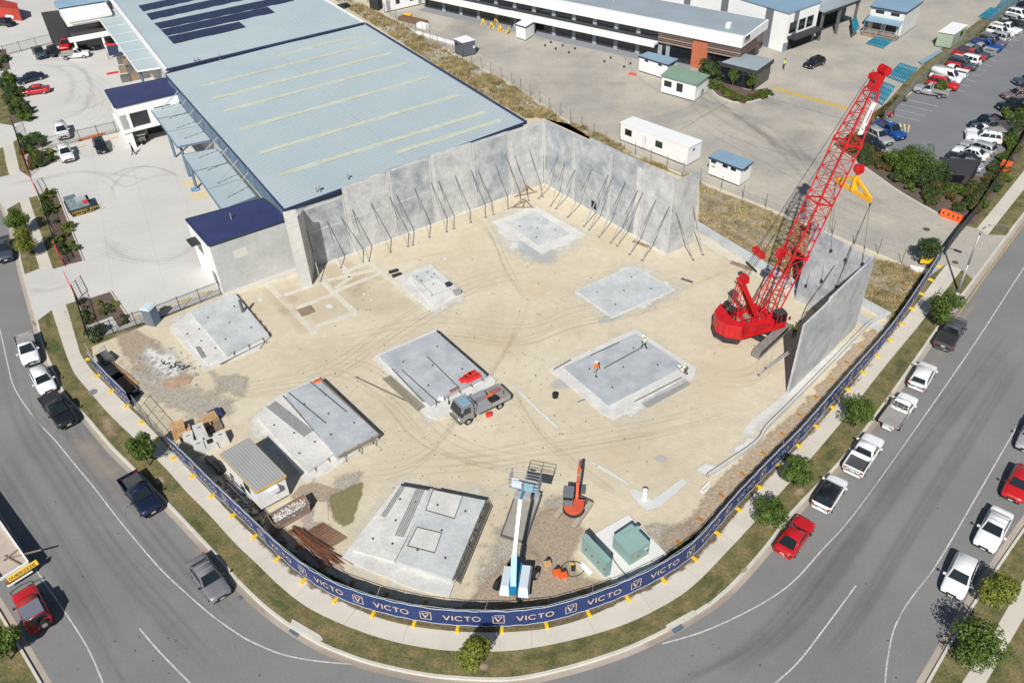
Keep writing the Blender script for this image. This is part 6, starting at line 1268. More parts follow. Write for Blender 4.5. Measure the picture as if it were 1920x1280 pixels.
FONT = {'M': ['10001', '11011', '10101', '10001', '10001'], 'A': ['01110', '10001', '11111', '10001', '10001'], 'G': ['01111', '10000', '10011', '10001', '01111'], 'I': ['111', '010', '010', '010', '111'], 'C': ['01111', '10000', '10000', '10000', '01111'], 'B': ['11110', '10001', '11110', '10001', '11110'], 'N': ['10001', '11001', '10101', '10011', '10001'], 'S': ['01111', '10000', '01110', '00001', '11110'],
    'O': ['01110', '10001', '10001', '10001', '01110'], 'T': ['11111', '00100', '00100', '00100', '00100'], 'Y': ['10001', '01010', '00100', '00100', '00100'], 'V': ['10001', '10001', '10001', '01010', '00100'], 'E': ['11111', '10000', '11110', '10000', '11111'], 'R': ['11110', '10001', '11110', '10010', '10001'], 'Z': ['11111', '00010', '00100', '01000', '11111'], '3': ['11110', '00001', '01110', '00001', '11110'], '8': ['01110', '10001', '01110', '10001', '01110'], '7': ['11111', '00010', '00100', '01000', '01000'], '1': ['010', '110', '010', '010', '111'], '0': ['01110', '10001', '10001', '10001', '01110'], ' ': ['000']*5}
def text(s, org, X, Z, h, m, par, name='lettering'):
    mb = MB(); x = 0; c = h/5; n_ = X.cross(Z).normalized()
    for ch in s:
        g_ = FONT[ch]
        for r, row in enumerate(g_):
            k = 0
            while k < len(row):
                if row[k] == '1':
                    e = k
                    while e < len(row) and row[e] == '1': e += 1
                    p = org+X*(x+k*c)+Z*((4-r)*c); q = org+X*(x+e*c)+Z*((4-r)*c); mb.hexa([p, q, q+n_*.01, p+n_*.01], [v+Z*c for v in (p, q, q+n_*.01, p+n_*.01)]); k = e
                else: k += 1
        x += (len(g_[0])+1)*c
    mb.build(name, m, par)
slope = (Vector((0, 0, 1.05))-Y*.4).normalized(); text('MAGIC BINS', cc-Y*1.48-X*1.1+V(0, 0, .55)-Y*.03, X, slope, .34, YEL, t); text('3881 1087', cc-Y*1.38-X*.75+V(0, 0, .15)-Y*.03, X, slope, .24, YEL, t)
c = G(205, 112); t = thing('display_stand', 'red and navy display stand with red flag on the left lot', 'display', c); MB().bar(c+V(0, 0, 0), c+V(0, 0, 2.4), .08).build('post', DARK, t); MB().box((*(c+V(.8, .9)).xy, 1.3), (1.8, .15, 1.7), R(20)).build('board', NAVY, t); MB().hexa([c+V(-.3, .8, 2.4), c+V(1.6, 1.2, 1.6), c+V(1.7, 1.5, 1.6), c+V(-.2, 1.1, 2.4)], [c+V(-.3, .8, 2.7), c+V(1.6, 1.2, 2.2), c+V(1.7, 1.5, 2.2), c+V(-.2, 1.1, 2.7)]).build('flag', REDP, t)
flatbox('red_plinth', 'red flat plinth on the left lot near the crates', 'base', (211, 138), 0, (1.9, .7, .15), 25, REDP)
for i in range(4):
    for j in range(3):
        c = lerp(lerp(G(231, 118), G(238, 152), j/2), lerp(G(262, 124), G(288, 142), j/2), i/3)
        o = MB().box(c+V(0, 0, .5), (1.6, 1.3, 1.0), R(20)); o = o.build('crate', TIMBERO if (i+j) % 2 else STEELD); tag(o, 'crate of mixed stock stacked beside the far navy roofed office', 'crate', 'crates of stock beside the far office')
for i, (a, b) in enumerate([((144, 250), (194, 235)), ]):
    o = MB().bar(G(146, 264, .15), G(194, 250, .15), .25, .25).build('wheel_stop', mat('stop_orange', (.75, .18, .03), .6)); tag(o, 'long orange red barrier rail beside the picket fence', 'barrier')
for i, (a, b) in enumerate([((372, 553), (398, 545)), ((334, 567), (359, 559)), ((294, 581), (320, 573)), ((251, 596), (262, 592)), ((142, 278), (162, 273)), ((203, 262), (222, 257)), ((209, 249), (221, 246))]):
    o = MB().bar(G(*a, .06), G(*b, .06), .15, .12).build('wheel_stop', mat('stop_yellow', (.62, .40, .12), .8, var=.3, scale=.3)); tag(o, 'low yellow wheel stop in the left lot by the picket fence', 'wheel stop', 'yellow wheel stops')
# ================================================================ CRAWLER CRANE
AC = R(18.8); CX_ = V(math.cos(AC), math.sin(AC)); CY_ = V(-CX_.y, CX_.x); CO = V(24.6, 66.5)
def K(u, v, z): return CO+CX_*u+CY_*v+V(0, 0, z)
cr = thing('crawler_crane', 'red lattice boom crawler crane standing on grey tracks beside the hanging panel', 'crane', CO)
def kb(name, m, u0, u1, v0, v1, z0, z1, par=cr, tu=0.0, tv=0.0, bev=.04):
    mb = MB(); mb.hexa([K(u0, v0, z0), K(u1, v0, z0), K(u1, v1, z0), K(u0, v1, z0)], [K(u0+tu, v0+tv, z1), K(u1-tu, v0+tv, z1), K(u1-tu, v1-tv, z1), K(u0+tu, v1-tv, z1)]); o = mb.build(name, m, par)
    if bev:
        bm = bmesh.new(); bm.from_mesh(o.data); bmesh.ops.bevel(bm, geom=bm.edges[:], offset=bev, segments=2, affect='EDGES', clamp_overlap=True); bm.to_mesh(o.data); bm.free()
    return o
# undercarriage
A45 = R(45.4); TX = V(math.cos(A45), math.sin(A45)); TY = V(-TX.y, TX.x); TC = V(24.9, 66.2)
TRK = mat('track_steel', (.30, .285, .265), .7, metal=.2, var=.3, scale=.3)
for s in (-1, 1):
    c = TC+TY*(-2.15*s if s > 0 else 2.05); n = 14; prof = []
    for i in range(9): t = R(-90+180*i/8); prof.append((2.75+.45*math.cos(t), .47+.45*math.sin(t)))
    for i in range(9): t = R(90+180*i/8); prof.append((-2.75+.45*math.cos(t), .47+.45*math.sin(t)))
    per_ = []; m_ = len(prof)
    for i in range(m_):
        a = Vector(prof[i]); b = Vector(prof[(i+1) % m_]); k = max(1, round((b-a).length/.21)); per_ += [lerp(a, b, j/k) for j in range(k)]
    mb = MB(); core = MB()
    for i in range(len(per_)):
        a = per_[i]; b = per_[(i+1) % len(per_)]; d = (b-a).normalized(); a2, b2 = a+d*.02, b-d*.02; nn_ = Vector((d.y, -d.x))*.05
        q = [c+TX*p.x+TY*y+V(0, 0, p.y) for p in (a2, b2) for y in (-.42, .42)]; q2 = [c+TX*(p+nn_).x+TY*y+V(0, 0, (p+nn_).y) for p in (a2, b2) for y in (-.42, .42)]
        mb.hexa([q[0], q[1], q[3], q[2]], [q2[0], q2[1], q2[3], q2[2]])
    tr_ = mb.build('track', TRK, cr)
    core.hexa([c+TX*i+TY*j+V(0, 0, .12) for i, j in ((-2.9, -.3), (2.9, -.3), (2.9, .3), (-2.9, .3))], [c+TX*i+TY*j+V(0, 0, .82) for i, j in ((-2.9, -.3), (2.9, -.3), (2.9, .3), (-2.9, .3))]); core.build('track_frame', DARK, tr_)
MB().bar(TC-TY*2.1+TX*.7+V(0, 0, .65), TC+TY*2.1+TX*.7+V(0, 0, .65), .5, .4).build('axle_beam', DARK, cr); MB().bar(TC-TY*2.1-TX*.7+V(0, 0, .65), TC+TY*2.1-TX*.7+V(0, 0, .65), .5, .4).build('axle_beam', DARK, cr)
MB().tube(K(0, 0, .7), K(0, 0, 1.25), 1.0, n=20).build('slew_ring', DARK, cr)
# superstructure
kb('deck', RED, -3.0, 2.7, -1.7, 1.7, 1.2, 1.5)
mb = MB(); pts = []
for i in range(5): t = R(113+134*i/4); pts.append(K(-1.6+2.5*math.cos(t)*1.05, 2.45*math.sin(t)*.92, 0).xy)
inner = [K(-1.35+1.35*math.cos(R(245-130*i/4))*1.1, 1.9*math.sin(R(245-130*i/4)), 0).xy for i in range(5)]
cw = MB().prism(pts+inner, 1.05, 3.1, bot=True).build('counterweight', RED, cr)
MB().prism([lerp(Vector(p), Vector(CO.xy), -.012) for p in pts]+[lerp(Vector(p), Vector(CO.xy), -.006) for p in pts[::-1]], 1.0, 1.5).build('counterweight_skirt', DARK, cr)
hs = kb('engine_house', RED, -2.5, .6, -1.72, -.75, 1.5, 2.75); 
for i in range(7): u = -2.45; MB().bar(K(-2.5+.02, -1.68+.13*i, 1.7), K(-2.5-.03, -1.60+.13*i, 2.65), .04, .05).build('grille_slat', DARK, hs)
for i in range(6): MB().bar(K(-2.35+.16*i, -1.745, 1.65), K(-2.2+.16*i, -1.745, 2.6), .06, .03).build('grille_slat', mat('grille_red', (.22, .01, .01), .6), hs)
kb('engine_cover', RED, -2.3, -1.5, -1.6, -.85, 2.75, 2.85, bev=.02); kb('engine_cover', RED, -1.2, .4, -1.6, -.85, 2.75, 2.83, bev=.02); kb('side_box', RED, .62, 1.55, -1.72, -.8, 1.5, 2.4)
for zz_, ww in ((2.25, 1.5), (1.95, 1.7), (1.72, .9)): MB().bar(K(-.6, -1.735, zz_), K(-.6+ww, -1.735, zz_), .01, .16).build('side_marking', mat('crane_letter', (.33, .01, .012), .5), hs)
0 and text('LIFTING', K(-1.1, -1.75, 2.05), CX_, V(0, 0, 1), .42, mat('crane_letter', (.33, .01, .012), .5), hs) if 'L' in FONT else None
kb('left_house', RED, -2.2, 1.5, .9, 1.7, 1.5, 2.3); kb('drum_frame', RED, -1.2, .4, -.6, .7, 1.5, 1.9, bev=.02)
for u in (-1.6, -.4, .7): MB().tube(K(u, -.55, 1.95), K(u, .65, 1.95), .32, n=14).build('winch_drum', mat('drum_rope', (.24, .21, .17), .7), cr)
MB().tube(K(-.1, -1.25, 2.8), K(-.1, -1.25, 3.2), .08, n=8).build('exhaust', STEELD, cr)
# deck furniture: pipes, handrails, boxes
for i in range(7):
    p_ = K(rnd.uniform(-1.8, 1.2), rnd.uniform(-.5, .6), 1.55); MB().path([p_, p_+V(rnd.uniform(-.6, .6), rnd.uniform(-.6, .6), rnd.uniform(.2, .6)), p_+V(rnd.uniform(-.9, .9), rnd.uniform(-.8, .8), .1)], .04, 6).build('hydraulic_hose', DARK if i % 2 else RED, cr)
for i, (u, v, s3, m_) in enumerate([(-.9, 1.25, .3, DARK), (.1, 1.3, .25, STEELD), (1.2, .4, .35, RED), (1.2, -.3, .3, DARK), (-2.1, 0, .4, RED), (.9, 1.3, .25, RED), (-1.4, -1.2, .2, STEELD), (-.2, -1.0, .15, DARK)]): MB().box(K(u, v, (2.3 if v > .9 else 1.5 if v > -.9 else 2.8)+s3/2), (s3*1.8, s3*1.2, s3), AC).build('deck_box', m_, cr)
mb = MB()
for a, b in (((-2.4, 1.65), (1.4, 1.65)), ((-2.4, -1.66), (.5, -1.66))):
    z0_ = 2.3 if a[1] > 0 else 2.8
    mb.bar(K(*a, z0_+.8), K(*b, z0_+.8), .04)
    for k in range(6): p_ = lerp(K(*a, z0_), K(*b, z0_), k/5); mb.bar(p_, p_+V(0, 0, .8), .035)
mb.build('handrail', RED, cr)
for i in range(8): a_k = R(125+110*i/7); p_ = K(-1.6+2.60*math.cos(a_k), 2.2*math.sin(a_k), 0); MB().bar(p_+V(0, 0, 1.6), p_+V(0, 0, 2.9), .03, .03).build('weight_seam', mat('crane_letter', (.33, .01, .012), .5), cw)
# cab
c0, c1, v0, v1, z0, z1 = 1.65, 2.95, -1.78, -.75, 1.35, 3.0
cab = kb('cab', RED, c0, c1, v0, v1, z0, 1.9); kb('cab_glazing', GLASS, c0+.05, c1-.02, v0+.04, v1-.04, 1.88, 2.95, cab, .08, .04, .03); kb('cab_roof', CHAR, c0, c1-.05, v0+.02, v1-.02, 2.95, 3.07, cab, .06, .05, .03)
mb = MB()
for u in (c0+.05, c0+.6, c1-.05):
    for v in (v0+.03, v1-.03): mb.bar(K(u, v, 1.9), K(u+(.05 if u < 2 else -.06), v, 2.97), .07)
mb.build('cab_frame', RED, cab); MB().bar(K(c1+.05, v0-.25, 2.3), K(c1+.05, v0-.25, 2.7), .04, .22).build('mirror', DARK, cab); MB().bar(K(-2.3, v0+.02, 1.25), K(c1, v0+.02, 1.25), .12, .10).build('running_board', RED, cr)
# gantry
gt = K(-2.15, 0, 7.1)
ga_ = MB()
for v in (-.45, .45): ga_.bar(K(.55, v, 1.6), gt+CY_*v*.9, .22, .42)
ga_.bar(gt-CY_*.6, gt+CY_*.6, .3); ga_.build('gantry_mast', RED, cr); ga_ = MB()
for v in (-.85, -.3, .3, .85): ga_.bar(K(-2.55, v, 2.0), gt+CY_*v*.5, .09)
ga_.build('gantry_tie', RED, cr)
MB().box(gt+CX_*.35+V(0, 0, .25), (.55, .9, .7), AC).build('gantry_sheave', RED, cr); 
for v in (-.5, .4): MB().tube(K(-2.9, v, 4.2), K(-2.9, v+.35, 4.2), .34, n=12).build('lifting_sheave', DARK, cr); MB().bar(K(-2.6, v+.17, 2.2), K(-2.9, v+.17, 4.3), .09).build('sheave_arm', DARK, cr)
# boom
Ft, Tp = K(1.8, 0, 2.3), K(8.5, 0, 26.4); bd = (Tp-Ft).normalized(); BL_ = (Tp-Ft).length; bu = CY_; bw = bd.cross(bu).normalized()
def lat(name, s0, s1, w0, h0, w1, h1, n, rc=.075, rd=.036, m=RED):
    def cor(s, w, h): c = Ft+bd*s; return [c+bu*(i*w/2)+bw*(j*h/2) for i, j in ((-1, -1), (1, -1), (1, 1), (-1, 1))]
    t = MB(); L_ = MB(); a = cor(s0, w0, h0); b = cor(s1, w1, h1)
    for i in range(4): t.tube(a[i], b[i], rc, n=8)
    o = t.build(name, m, cr)
    for f in range(4):
        g2 = (f+1) % 4
        for k in range(n):
            u, v = k/n, (k+1)/n; p, q = (a[f], b[f]), (a[g2], b[g2])
            if (k+f) % 2: L_.tube(lerp(*p, u), lerp(*q, v), rd, n=5)
            else: L_.tube(lerp(*q, u), lerp(*p, v), rd, n=5)
    for u in (0, 1):
        c = [lerp(a[i], b[i], u) for i in range(4)]
        for i in range(4): L_.tube(c[i], c[(i+1) % 4], rd*1.5, n=6)
    L_.build('lacing', m, o); return o
j1, j2 = BL_*.27, BL_*.735
o = lat('boom_base_section', 0, j1, 1.9, .9, 1.75, 1.75, 9); lat('boom_section', j1+.06, j1+(j2-j1)*.5-.03, 1.75, 1.75, 1.75, 1.75, 9); lat('boom_section', j1+(j2-j1)*.5+.03, j2, 1.75, 1.75, 1.75, 1.75, 9)
lat('boom_tip_section', j2+.06, BL_-1.6, 1.75, 1.75, .9, .9, 10)
mb = MB(); c = Ft+bd*(BL_-.9); mb.box(c, (.85, .7, 1.3), ax=(bu, bw, bd)); o2 = mb.build('boom_head', RED, cr)
for k in range(4): p = Tp+bu*(-.42+.28*k)+CX_*.35+bw*.0; MB().tube(p-bu*.06, p+bu*.06, .40, n=14).build('head_sheave', RED, o2)
for k in range(3): MB().tube(Tp-CX_*.55+bu*(-.4+.4*k)-V(0, 0, .5), Tp-CX_*.55+bu*(-.3+.4*k)-V(0, 0, .5), .3, n=12).build('head_sheave', RED, o2)
mb = MB(); a, b = Ft+bd*(j1-.3), Ft+bd*(j1+.4)
for i in (-1, 1):
    for j in (-1, 1): mb.bar(a+bu*i*.87+bw*j*.87, b+bu*i*.87+bw*j*.87, .22)
mb.box(lerp(a, b, .2)+bu*.85-CX_*.9, (.5, .9, .9), ax=(bu, bw, bd)); mb.build('boom_joint', RED, cr)
mb = MB(); a, b = Ft+bd*(j2-.15), Ft+bd*(j2+.3)
for i in (-1, 1):
    for j in (-1, 1): mb.bar(a+bu*i*.87+bw*j*.87, b+bu*i*.87+bw*j*.87, .17)
mb.build('boom_joint', RED, cr)
mb = MB()
for v in (-.75, .75): mb.tube(K(-.3, v, 1.9), Ft+bd*(j1*.95)-CX_*.7+CY_*v, .08, n=8)
mb.build('boom_backstop', RED, cr)
mb = MB()                                                         # white name board on the boom side
q0 = Ft+bd*(j2+1.2)+bw*0+bu*-.82; 
for s0_, e in ((0, 1),): mb.hexa([q0-bw*.3-bu*.08, q0+bw*.25-bu*.08, q0+bw*.25+bd*2.9-bu*.02, q0-bw*.3+bd*2.9-bu*.02], [v-bu*.04 for v in (q0-bw*.3-bu*.08, q0+bw*.25-bu*.08, q0+bw*.25+bd*2.9-bu*.02, q0-bw*.3+bd*2.9-bu*.02)])
mb.build('name_board', WHITE, cr); q1 = q0-bu*.14-bw*.12+bd*.35
FONT['L'] = ['10000', '10000', '10000', '10000', '11111']; INK = mat('board_ink', (.35, .2, .25), .6); mb = MB(); rr = [q1+bd*(.35+.2*math.cos(R(a)))+bw*(.1+.2*math.sin(R(a)))-bu*.02 for a in range(30, 331, 20)]; mb.path(rr, .03, 4); mb.build('board_ring', INK, cr); [MB().bar(q1+bd*(.8+.2*k)+bw*.1-bu*.02, q1+bd*(.93+.2*k)+bw*.1-bu*.02, .09, .09).build('board_mark', INK, cr) for k in range(6)]
for k in range(8): text('LIFTING'[:0], Tp, bd, bw, .2, RED, cr) if 0 else None
# bridle and ropes
br = K(-.69, 0, 10.1); 
for v in (-.45, .45): o = MB().box(br+CY_*v+V(0, 0, 0), (.5, .62, .55), AC).build('bridle_block', RED, cr)
MB().bar(br-CY_*.5, br+CY_*.5, .2).build('bridle_beam', RED, cr)
ROPE = mat('wire_rope', (.035, .035, .038), .6)
mb = MB()
for v in (-.5, .5): mb.tube(br+CY_*v, Tp+CY_*v*.9-CX_*.4, .028, n=5)
mb.build('pendant_rope', ROPE, cr); mb = MB()
for v in (-.55, -.35, -.15, .15, .35, .55): mb.tube(gt+CX_*.3+CY_*v*.7+V(0, 0, .3), br+CY_*v-V(0, 0, .2), .02, n=5)
mb.build('luffing_rope', ROPE, cr); mb = MB(); mb.tube(K(-.4, 0, 2.2), Ft+bd*BL_*.6-CX_*1.0, .016, n=5); mb.tube(Ft+bd*BL_*.6-CX_*1.0, Tp-CX_*.8, .016, n=5); mb.build('hoist_rope', ROPE, cr)
MB().bar(gt+CX_*.9+CY_*.9+V(0, 0, 1.5), gt+CX_*.9-CY_*.9+V(0, 0, 1.5), .12, .2).build('spreader_bar', DARK, cr)
# hook block, beam, slings
hx = V(Tp.x+.35, Tp.y+.1); hk = P(hx, hx+V(1, 0), 1611, 319); hz = hk.z
hb_ = thing('hook_block', 'red hook block hanging on the crane rope above the yellow beam', 'hook block', V(hx.x, hx.y, hz-.9)); H0 = V(hx.x, hx.y, hz)
MB().hexa([H0+V(i*.38, j*.22, -.35) for i, j in ((-.6, -1), (.6, -1), (.6, 1), (-.6, 1))], [H0+V(i*.45, j*.25, .5) for i, j in ((-.9, -1), (.9, -1), (.9, 1), (-.9, 1))]).build('block_body', RED, hb_)
for k in (-1, 0, 1): MB().tube(H0+V(-.06+.22*k, -.02, .1), H0+V(.06+.22*k, .02, .1), .40, n=14).build('sheave', RED, hb_)
MB().path([H0+V(0, 0, -.35), H0+V(0, 0, -.7), H0+V(.18, 0, -.9), H0+V(.05, 0, -1.1), H0+V(-.15, 0, -1.0)], .07).build('hook', RED, hb_)
mb = MB()
for k in (-.25, 0, .25): mb.tube(H0+V(k, 0, .4), Tp+CY_*k+CX_*.35, .02, n=5)
o = mb.build('hoist_rope', ROPE); tag(o, 'thin hoist ropes from boom head to the red hook block', 'rope')
zb_ = hz-2.15; bR = G(1633, 377, zb_); bL = V(2*hx.x-bR.x, 2*hx.y-bR.y, zb_); ap = V(hx.x, hx.y, zb_+1.35)
sb = thing('spreader_beam', 'yellow triangular spreader beam hanging below the red hook block', 'spreader beam', V(hx.x, hx.y, zb_)); mb = MB()
mb.bar(bL, bR, .22, .4); mb.bar(bL+V(0, 0, .15), ap, .2, .3); mb.bar(bR+V(0, 0, .15), ap, .2, .3); mb.bar(ap, V(hx.x, hx.y, zb_), .25, .6, up=(1, 0, 0)); mb.bar(ap, ap+V(0, 0, .3), .12, .3); mb.build('beam', BEAMY, sb)
for p in (bL, bR): MB().tube(p-V(0, 0, .2), p-V(0, 0, .5), .09).build('shackle', DARK, sb)
Pa = [P(Aa-An*.1, CA-An*.1, *p) for p in [(1511, 536), (1540, 527), (1558, 470), (1585, 487), (1568, 537), (1617, 495)]]
for i, p in enumerate(Pa):
    e = (bL if i in (0, 1, 2) else bR)-V(0, 0, .5); m_ = lerp(e, p, .62+.03*(i % 3)); t = thing('lifting_sling', 'dark lifting sling on the hanging panel, %s from the left' % ['first', 'second', 'third', 'fourth', 'fifth', 'sixth'][(0, 1, 2, 4, 3, 5)[i]], 'sling', p, 'lifting slings')
    MB().tube(e, m_, .018, n=5).build('cable', ROPE, t); mb = MB(); mb.tube(m_, p, .03, n=5); mb.tube(m_-V(0, 0, .0), lerp(m_, p, .15), .07, n=6); mb.build('chain', STEELD, t); MB().box(p, (.2, .2, .3)).build('lifting_clutch', DARK, t)
# ================================================================ EXCAVATOR
EA = R(80); ex = thing('mini_excavator', 'small orange excavator with grey cab on the dirt near the kiosks', 'excavator', V(4.5, 44.2)); EO = V(4.55, 44.0)
def fr(O, a):
    X = V(math.cos(a), math.sin(a)); Y = V(-X.y, X.x); return lambda u, v, z: O+X*u+Y*v+V(0, 0, z), X, Y
T_, tX, tY = fr(EO, R(55)); E_, eX, eY = fr(EO, EA)
for s in (-1, 1):
    mb = MB()
    for i in range(16):
        u = -1.15+i*.153; mb.box(T_(u*1.2, s*.85, .47), (.14, .42, .05), ax=(tX, tY, V(0, 0, 1)))
    mb.hexa([T_(i*1.2, s*.85+j, .02) for i, j in ((-1.05, -.17), (1.05, -.17), (1.05, .17), (-1.05, .17))], [T_(i*1.2, s*.85+j, .45) for i, j in ((-1.25, -.17), (1.25, -.17), (1.25, .17), (-1.25, .17))]); mb.build('track', mat('dusty_track', (.46, .41, .33), .85, var=.2, scale=.3), ex)
mb = MB(); mb.hexa([T_(1.3, -.95, .05), T_(1.5, -.95, .05), T_(1.5, .95, .05), T_(1.3, .95, .05)], [T_(1.45, -.95, .5), T_(1.55, -.95, .5), T_(1.55, .95, .5), T_(1.45, .95, .5)]); mb.bar(T_(.3, -.4, .35), T_(1.4, -.5, .3), .1); mb.bar(T_(.3, .4, .35), T_(1.4, .5, .3), .1); mb.build('dozer_blade', STEELD, ex)
EXO = mat('excavator_orange', (.60, .10, .045), .4, coat=.3)
pr_ = [E_(-.1+.82*math.cos(R(a)), .84*math.sin(R(a)), 0).xy for a in range(60, 301, 20)]+[E_(.5, -.85, 0).xy, E_(.5, .85, 0).xy]
MB().prism(pr_, .62, 1.25, bot=True).build('house', EXO, ex); MB().prism([E_(-.13+.88*math.cos(R(a)), .89*math.sin(R(a)), 0).xy for a in range(80, 281, 20)]+[E_(-.3, -.9, 0).xy], .6, .85, bot=True).build('counterweight', DARK, ex)
cb = MB().hexa([E_(-.35, .05, 1.2), E_(.85, .05, .7), E_(.85, .9, .7), E_(-.35, .9, 1.2)], [E_(-.25, .1, 2.35), E_(.7, .1, 2.35), E_(.7, .85, 2.35), E_(-.25, .85, 2.35)]).build('cab', GLASS, ex); MB().box(E_(.2, .47, 2.4), (1.15, .88, .1), EA).build('cab_roof', mat('cab_grey', (.16, .17, .19), .6), cb); MB().box(E_(-.33, .47, 1.6), (.06, .8, .6), EA).build('rear_panel', mat('cab_grey', (.16, .17, .19), .6), cb)
bp = [E_(.6, -.2, 1.1), E_(1.3, -.2, 2.4), E_(2.6, -.2, 2.7), E_(3.9, -.2, 2.0)]; mb = MB()
for a, b in zip(bp[:3], bp[1:3]): mb.bar(a, b, .24, .3)
mb.build('boom', EXO, ex); MB().bar(bp[2], bp[3], .2, .26).build('dipper_arm', EXO, ex); MB().tube(E_(.9, -.2, 1.5), E_(1.9, -.2, 2.75), .06).build('hydraulic_ram', STEEL, ex)
MB().bar(bp[3], E_(4.0, -.2, 1.1), .16, .3).build('breaker', DARK, ex)
mb = MB(); q = [G(*p, .05) for p in [(1072, 913), (1098, 914), (1097, 926), (1071, 925)]]; mb.hexa(q, [p+V(0, 0, .35) for p in q]); o = mb.build('bucket_attachment', STEELD); tag(o, 'grey wide bucket lying in front of the excavator', 'bucket')
# ================================================================ BOOM LIFT and flat rack
q = [G(*p, .45) for p in [(939, 1004), (983, 1017), (1014, 930), (967, 926)]]; t = thing('flat_rack', 'long flat grey steel deck with timber floor under the boom lift', 'flat rack', flat(q[0])); MB().hexa([p-V(0, 0, .25) for p in q], q).build('deck', mat('deck_boards', (.36, .33, .28), .8, var=.2, scale=.5), t); mb = MB()
for a, b in zip(q, q[1:]+q[:1]): mb.bar(a, b, .1, .22)
mb.build('edge_frame', STEELD, t); MB().hexa([lerp(q[1], q[2], .88)-V(0, 0, .2), q[2], q[3], lerp(q[0], q[3], .88)], [lerp(q[1], q[2], .88)+V(0, 0, .5), q[2]+V(0, 0, .5), q[3]+V(0, 0, .5), lerp(q[0], q[3], .88)+V(0, 0, .5)]).build('gooseneck', mat('deck_grey', (.38, .38, .37), .7, var=.2, scale=.5), t)
LO = V(-.35, 37.5); LA_ = R(81); L2_, lX, lY = fr(LO, LA_); lift = thing('boom_lift', 'blue and white boom lift with its basket raised over the flat rack', 'boom lift', LO)
LB_ = mat('lift_blue', (.02, .22, .42), .45, coat=.2); LW_ = mat('lift_white', (.62, .68, .72), .5)
W_, wX, wY = fr(LO, R(58))
MB().box(W_(0, 0, .75), (2.4, 1.3, .45), R(58)).build('chassis', LB_, lift)
for i in (-1, 1):
    for j in (-1, 1):
        w_ = MB().tube(W_(i*1.1, j*.85, .46), W_(i*1.1, j*1.2, .46), .46, n=16).build('wheel', BLACK, lift); MB().tube(W_(i*1.1, j*1.19, .46), W_(i*1.1, j*1.215, .46), .24, n=12).build('rim', mat('rim_pale', (.55, .52, .47), .6), w_)
MB().hexa([L2_(-1.9, -1.15, 1.0), L2_(.9, -1.15, 1.0), L2_(.9, -.35, 1.0), L2_(-1.9, -.35, 1.0)], [L2_(-1.6, -1.05, 1.85), L2_(.5, -1.05, 1.65), L2_(.5, -.4, 1.65), L2_(-1.6, -.4, 1.85)]).build('engine_cowl', LW_, lift)
MB().hexa([L2_(-1.9, .3, 1.0), L2_(.7, .3, 1.0), L2_(.7, 1.05, 1.0), L2_(-1.9, 1.05, 1.0)], [L2_(-1.6, .35, 1.85), L2_(.3, .35, 1.6), L2_(.3, .95, 1.6), L2_(-1.6, .95, 1.85)]).build('tank_cowl', LW_, lift)
MB().box(L2_(-.4, 0, 1.2), (2.6, .65, .5), LA_).build('turntable', LB_, lift)
r0 = L2_(-1.6, 0, 1.9); r1 = G(966, 992, 4.3); r2 = G(976, 936, 5.6); MB().bar(r0, lerp(r0, r1, .55), .42, .5).build('boom', mat('lift_pale_blue', (.22, .48, .58), .45), lift); MB().bar(lerp(r0, r1, .5), r2, .3, .36).build('telescopic_boom', mat('lift_cream', (.66, .66, .62), .5), lift)
MB().box(r0-V(0, 0, .3), (.6, .5, .9), LA_).build('boom_pivot', LB_, lift); bk_ = G(984, 912, 5.6); MB().bar(r2, bk_+V(0, 0, -.2), .16, .2).build('jib', LB_, lift)
bX = V(math.cos(R(-17)), math.sin(R(-17))); bY = V(-bX.y, bX.x); ba = lambda u, v, z: bk_+bX*u+bY*v+V(0, 0, z); bsk = MB().box(ba(0, .2, -.1), (2.3, .95, .08), ax=(bX, bY, V(0, 0, 1))).build('basket_floor', mat('basket_blue', (.20, .33, .42), .6), lift); mb = MB()
cs = [(-1.15, -.3), (1.15, -.3), (1.15, .7), (-1.15, .7)]
for zz in (.35, .7, 1.1):
    for a, b in zip(cs, cs[1:]+cs[:1]): mb.tube(ba(*a, zz), ba(*b, zz), .028, n=5)
for a, b in zip(cs, cs[1:]+cs[:1]):
    for k in (0, .5): p = lerp(Vector(a), Vector(b), k); mb.tube(ba(*p, -.1), ba(*p, 1.1), .028, n=5)
mb.build('basket_rail', STEEL, bsk); MB().box(ba(-.5, -.4, .6), (.8, .3, .45), ax=(bX, bY, V(0, 0, 1))).build('control_box', LW_, bsk); MB().box(ba(.4, -.2, .25), (.7, .4, .5), ax=(bX, bY, V(0, 0, 1))).build('tool_tray', mat('tray_blue', (.25, .42, .5), .6), bsk); MB().box(ba(-.75, .1, .3), (.5, .4, .5), ax=(bX, bY, V(0, 0, 1))).build('tool_tray', WHITE, bsk)
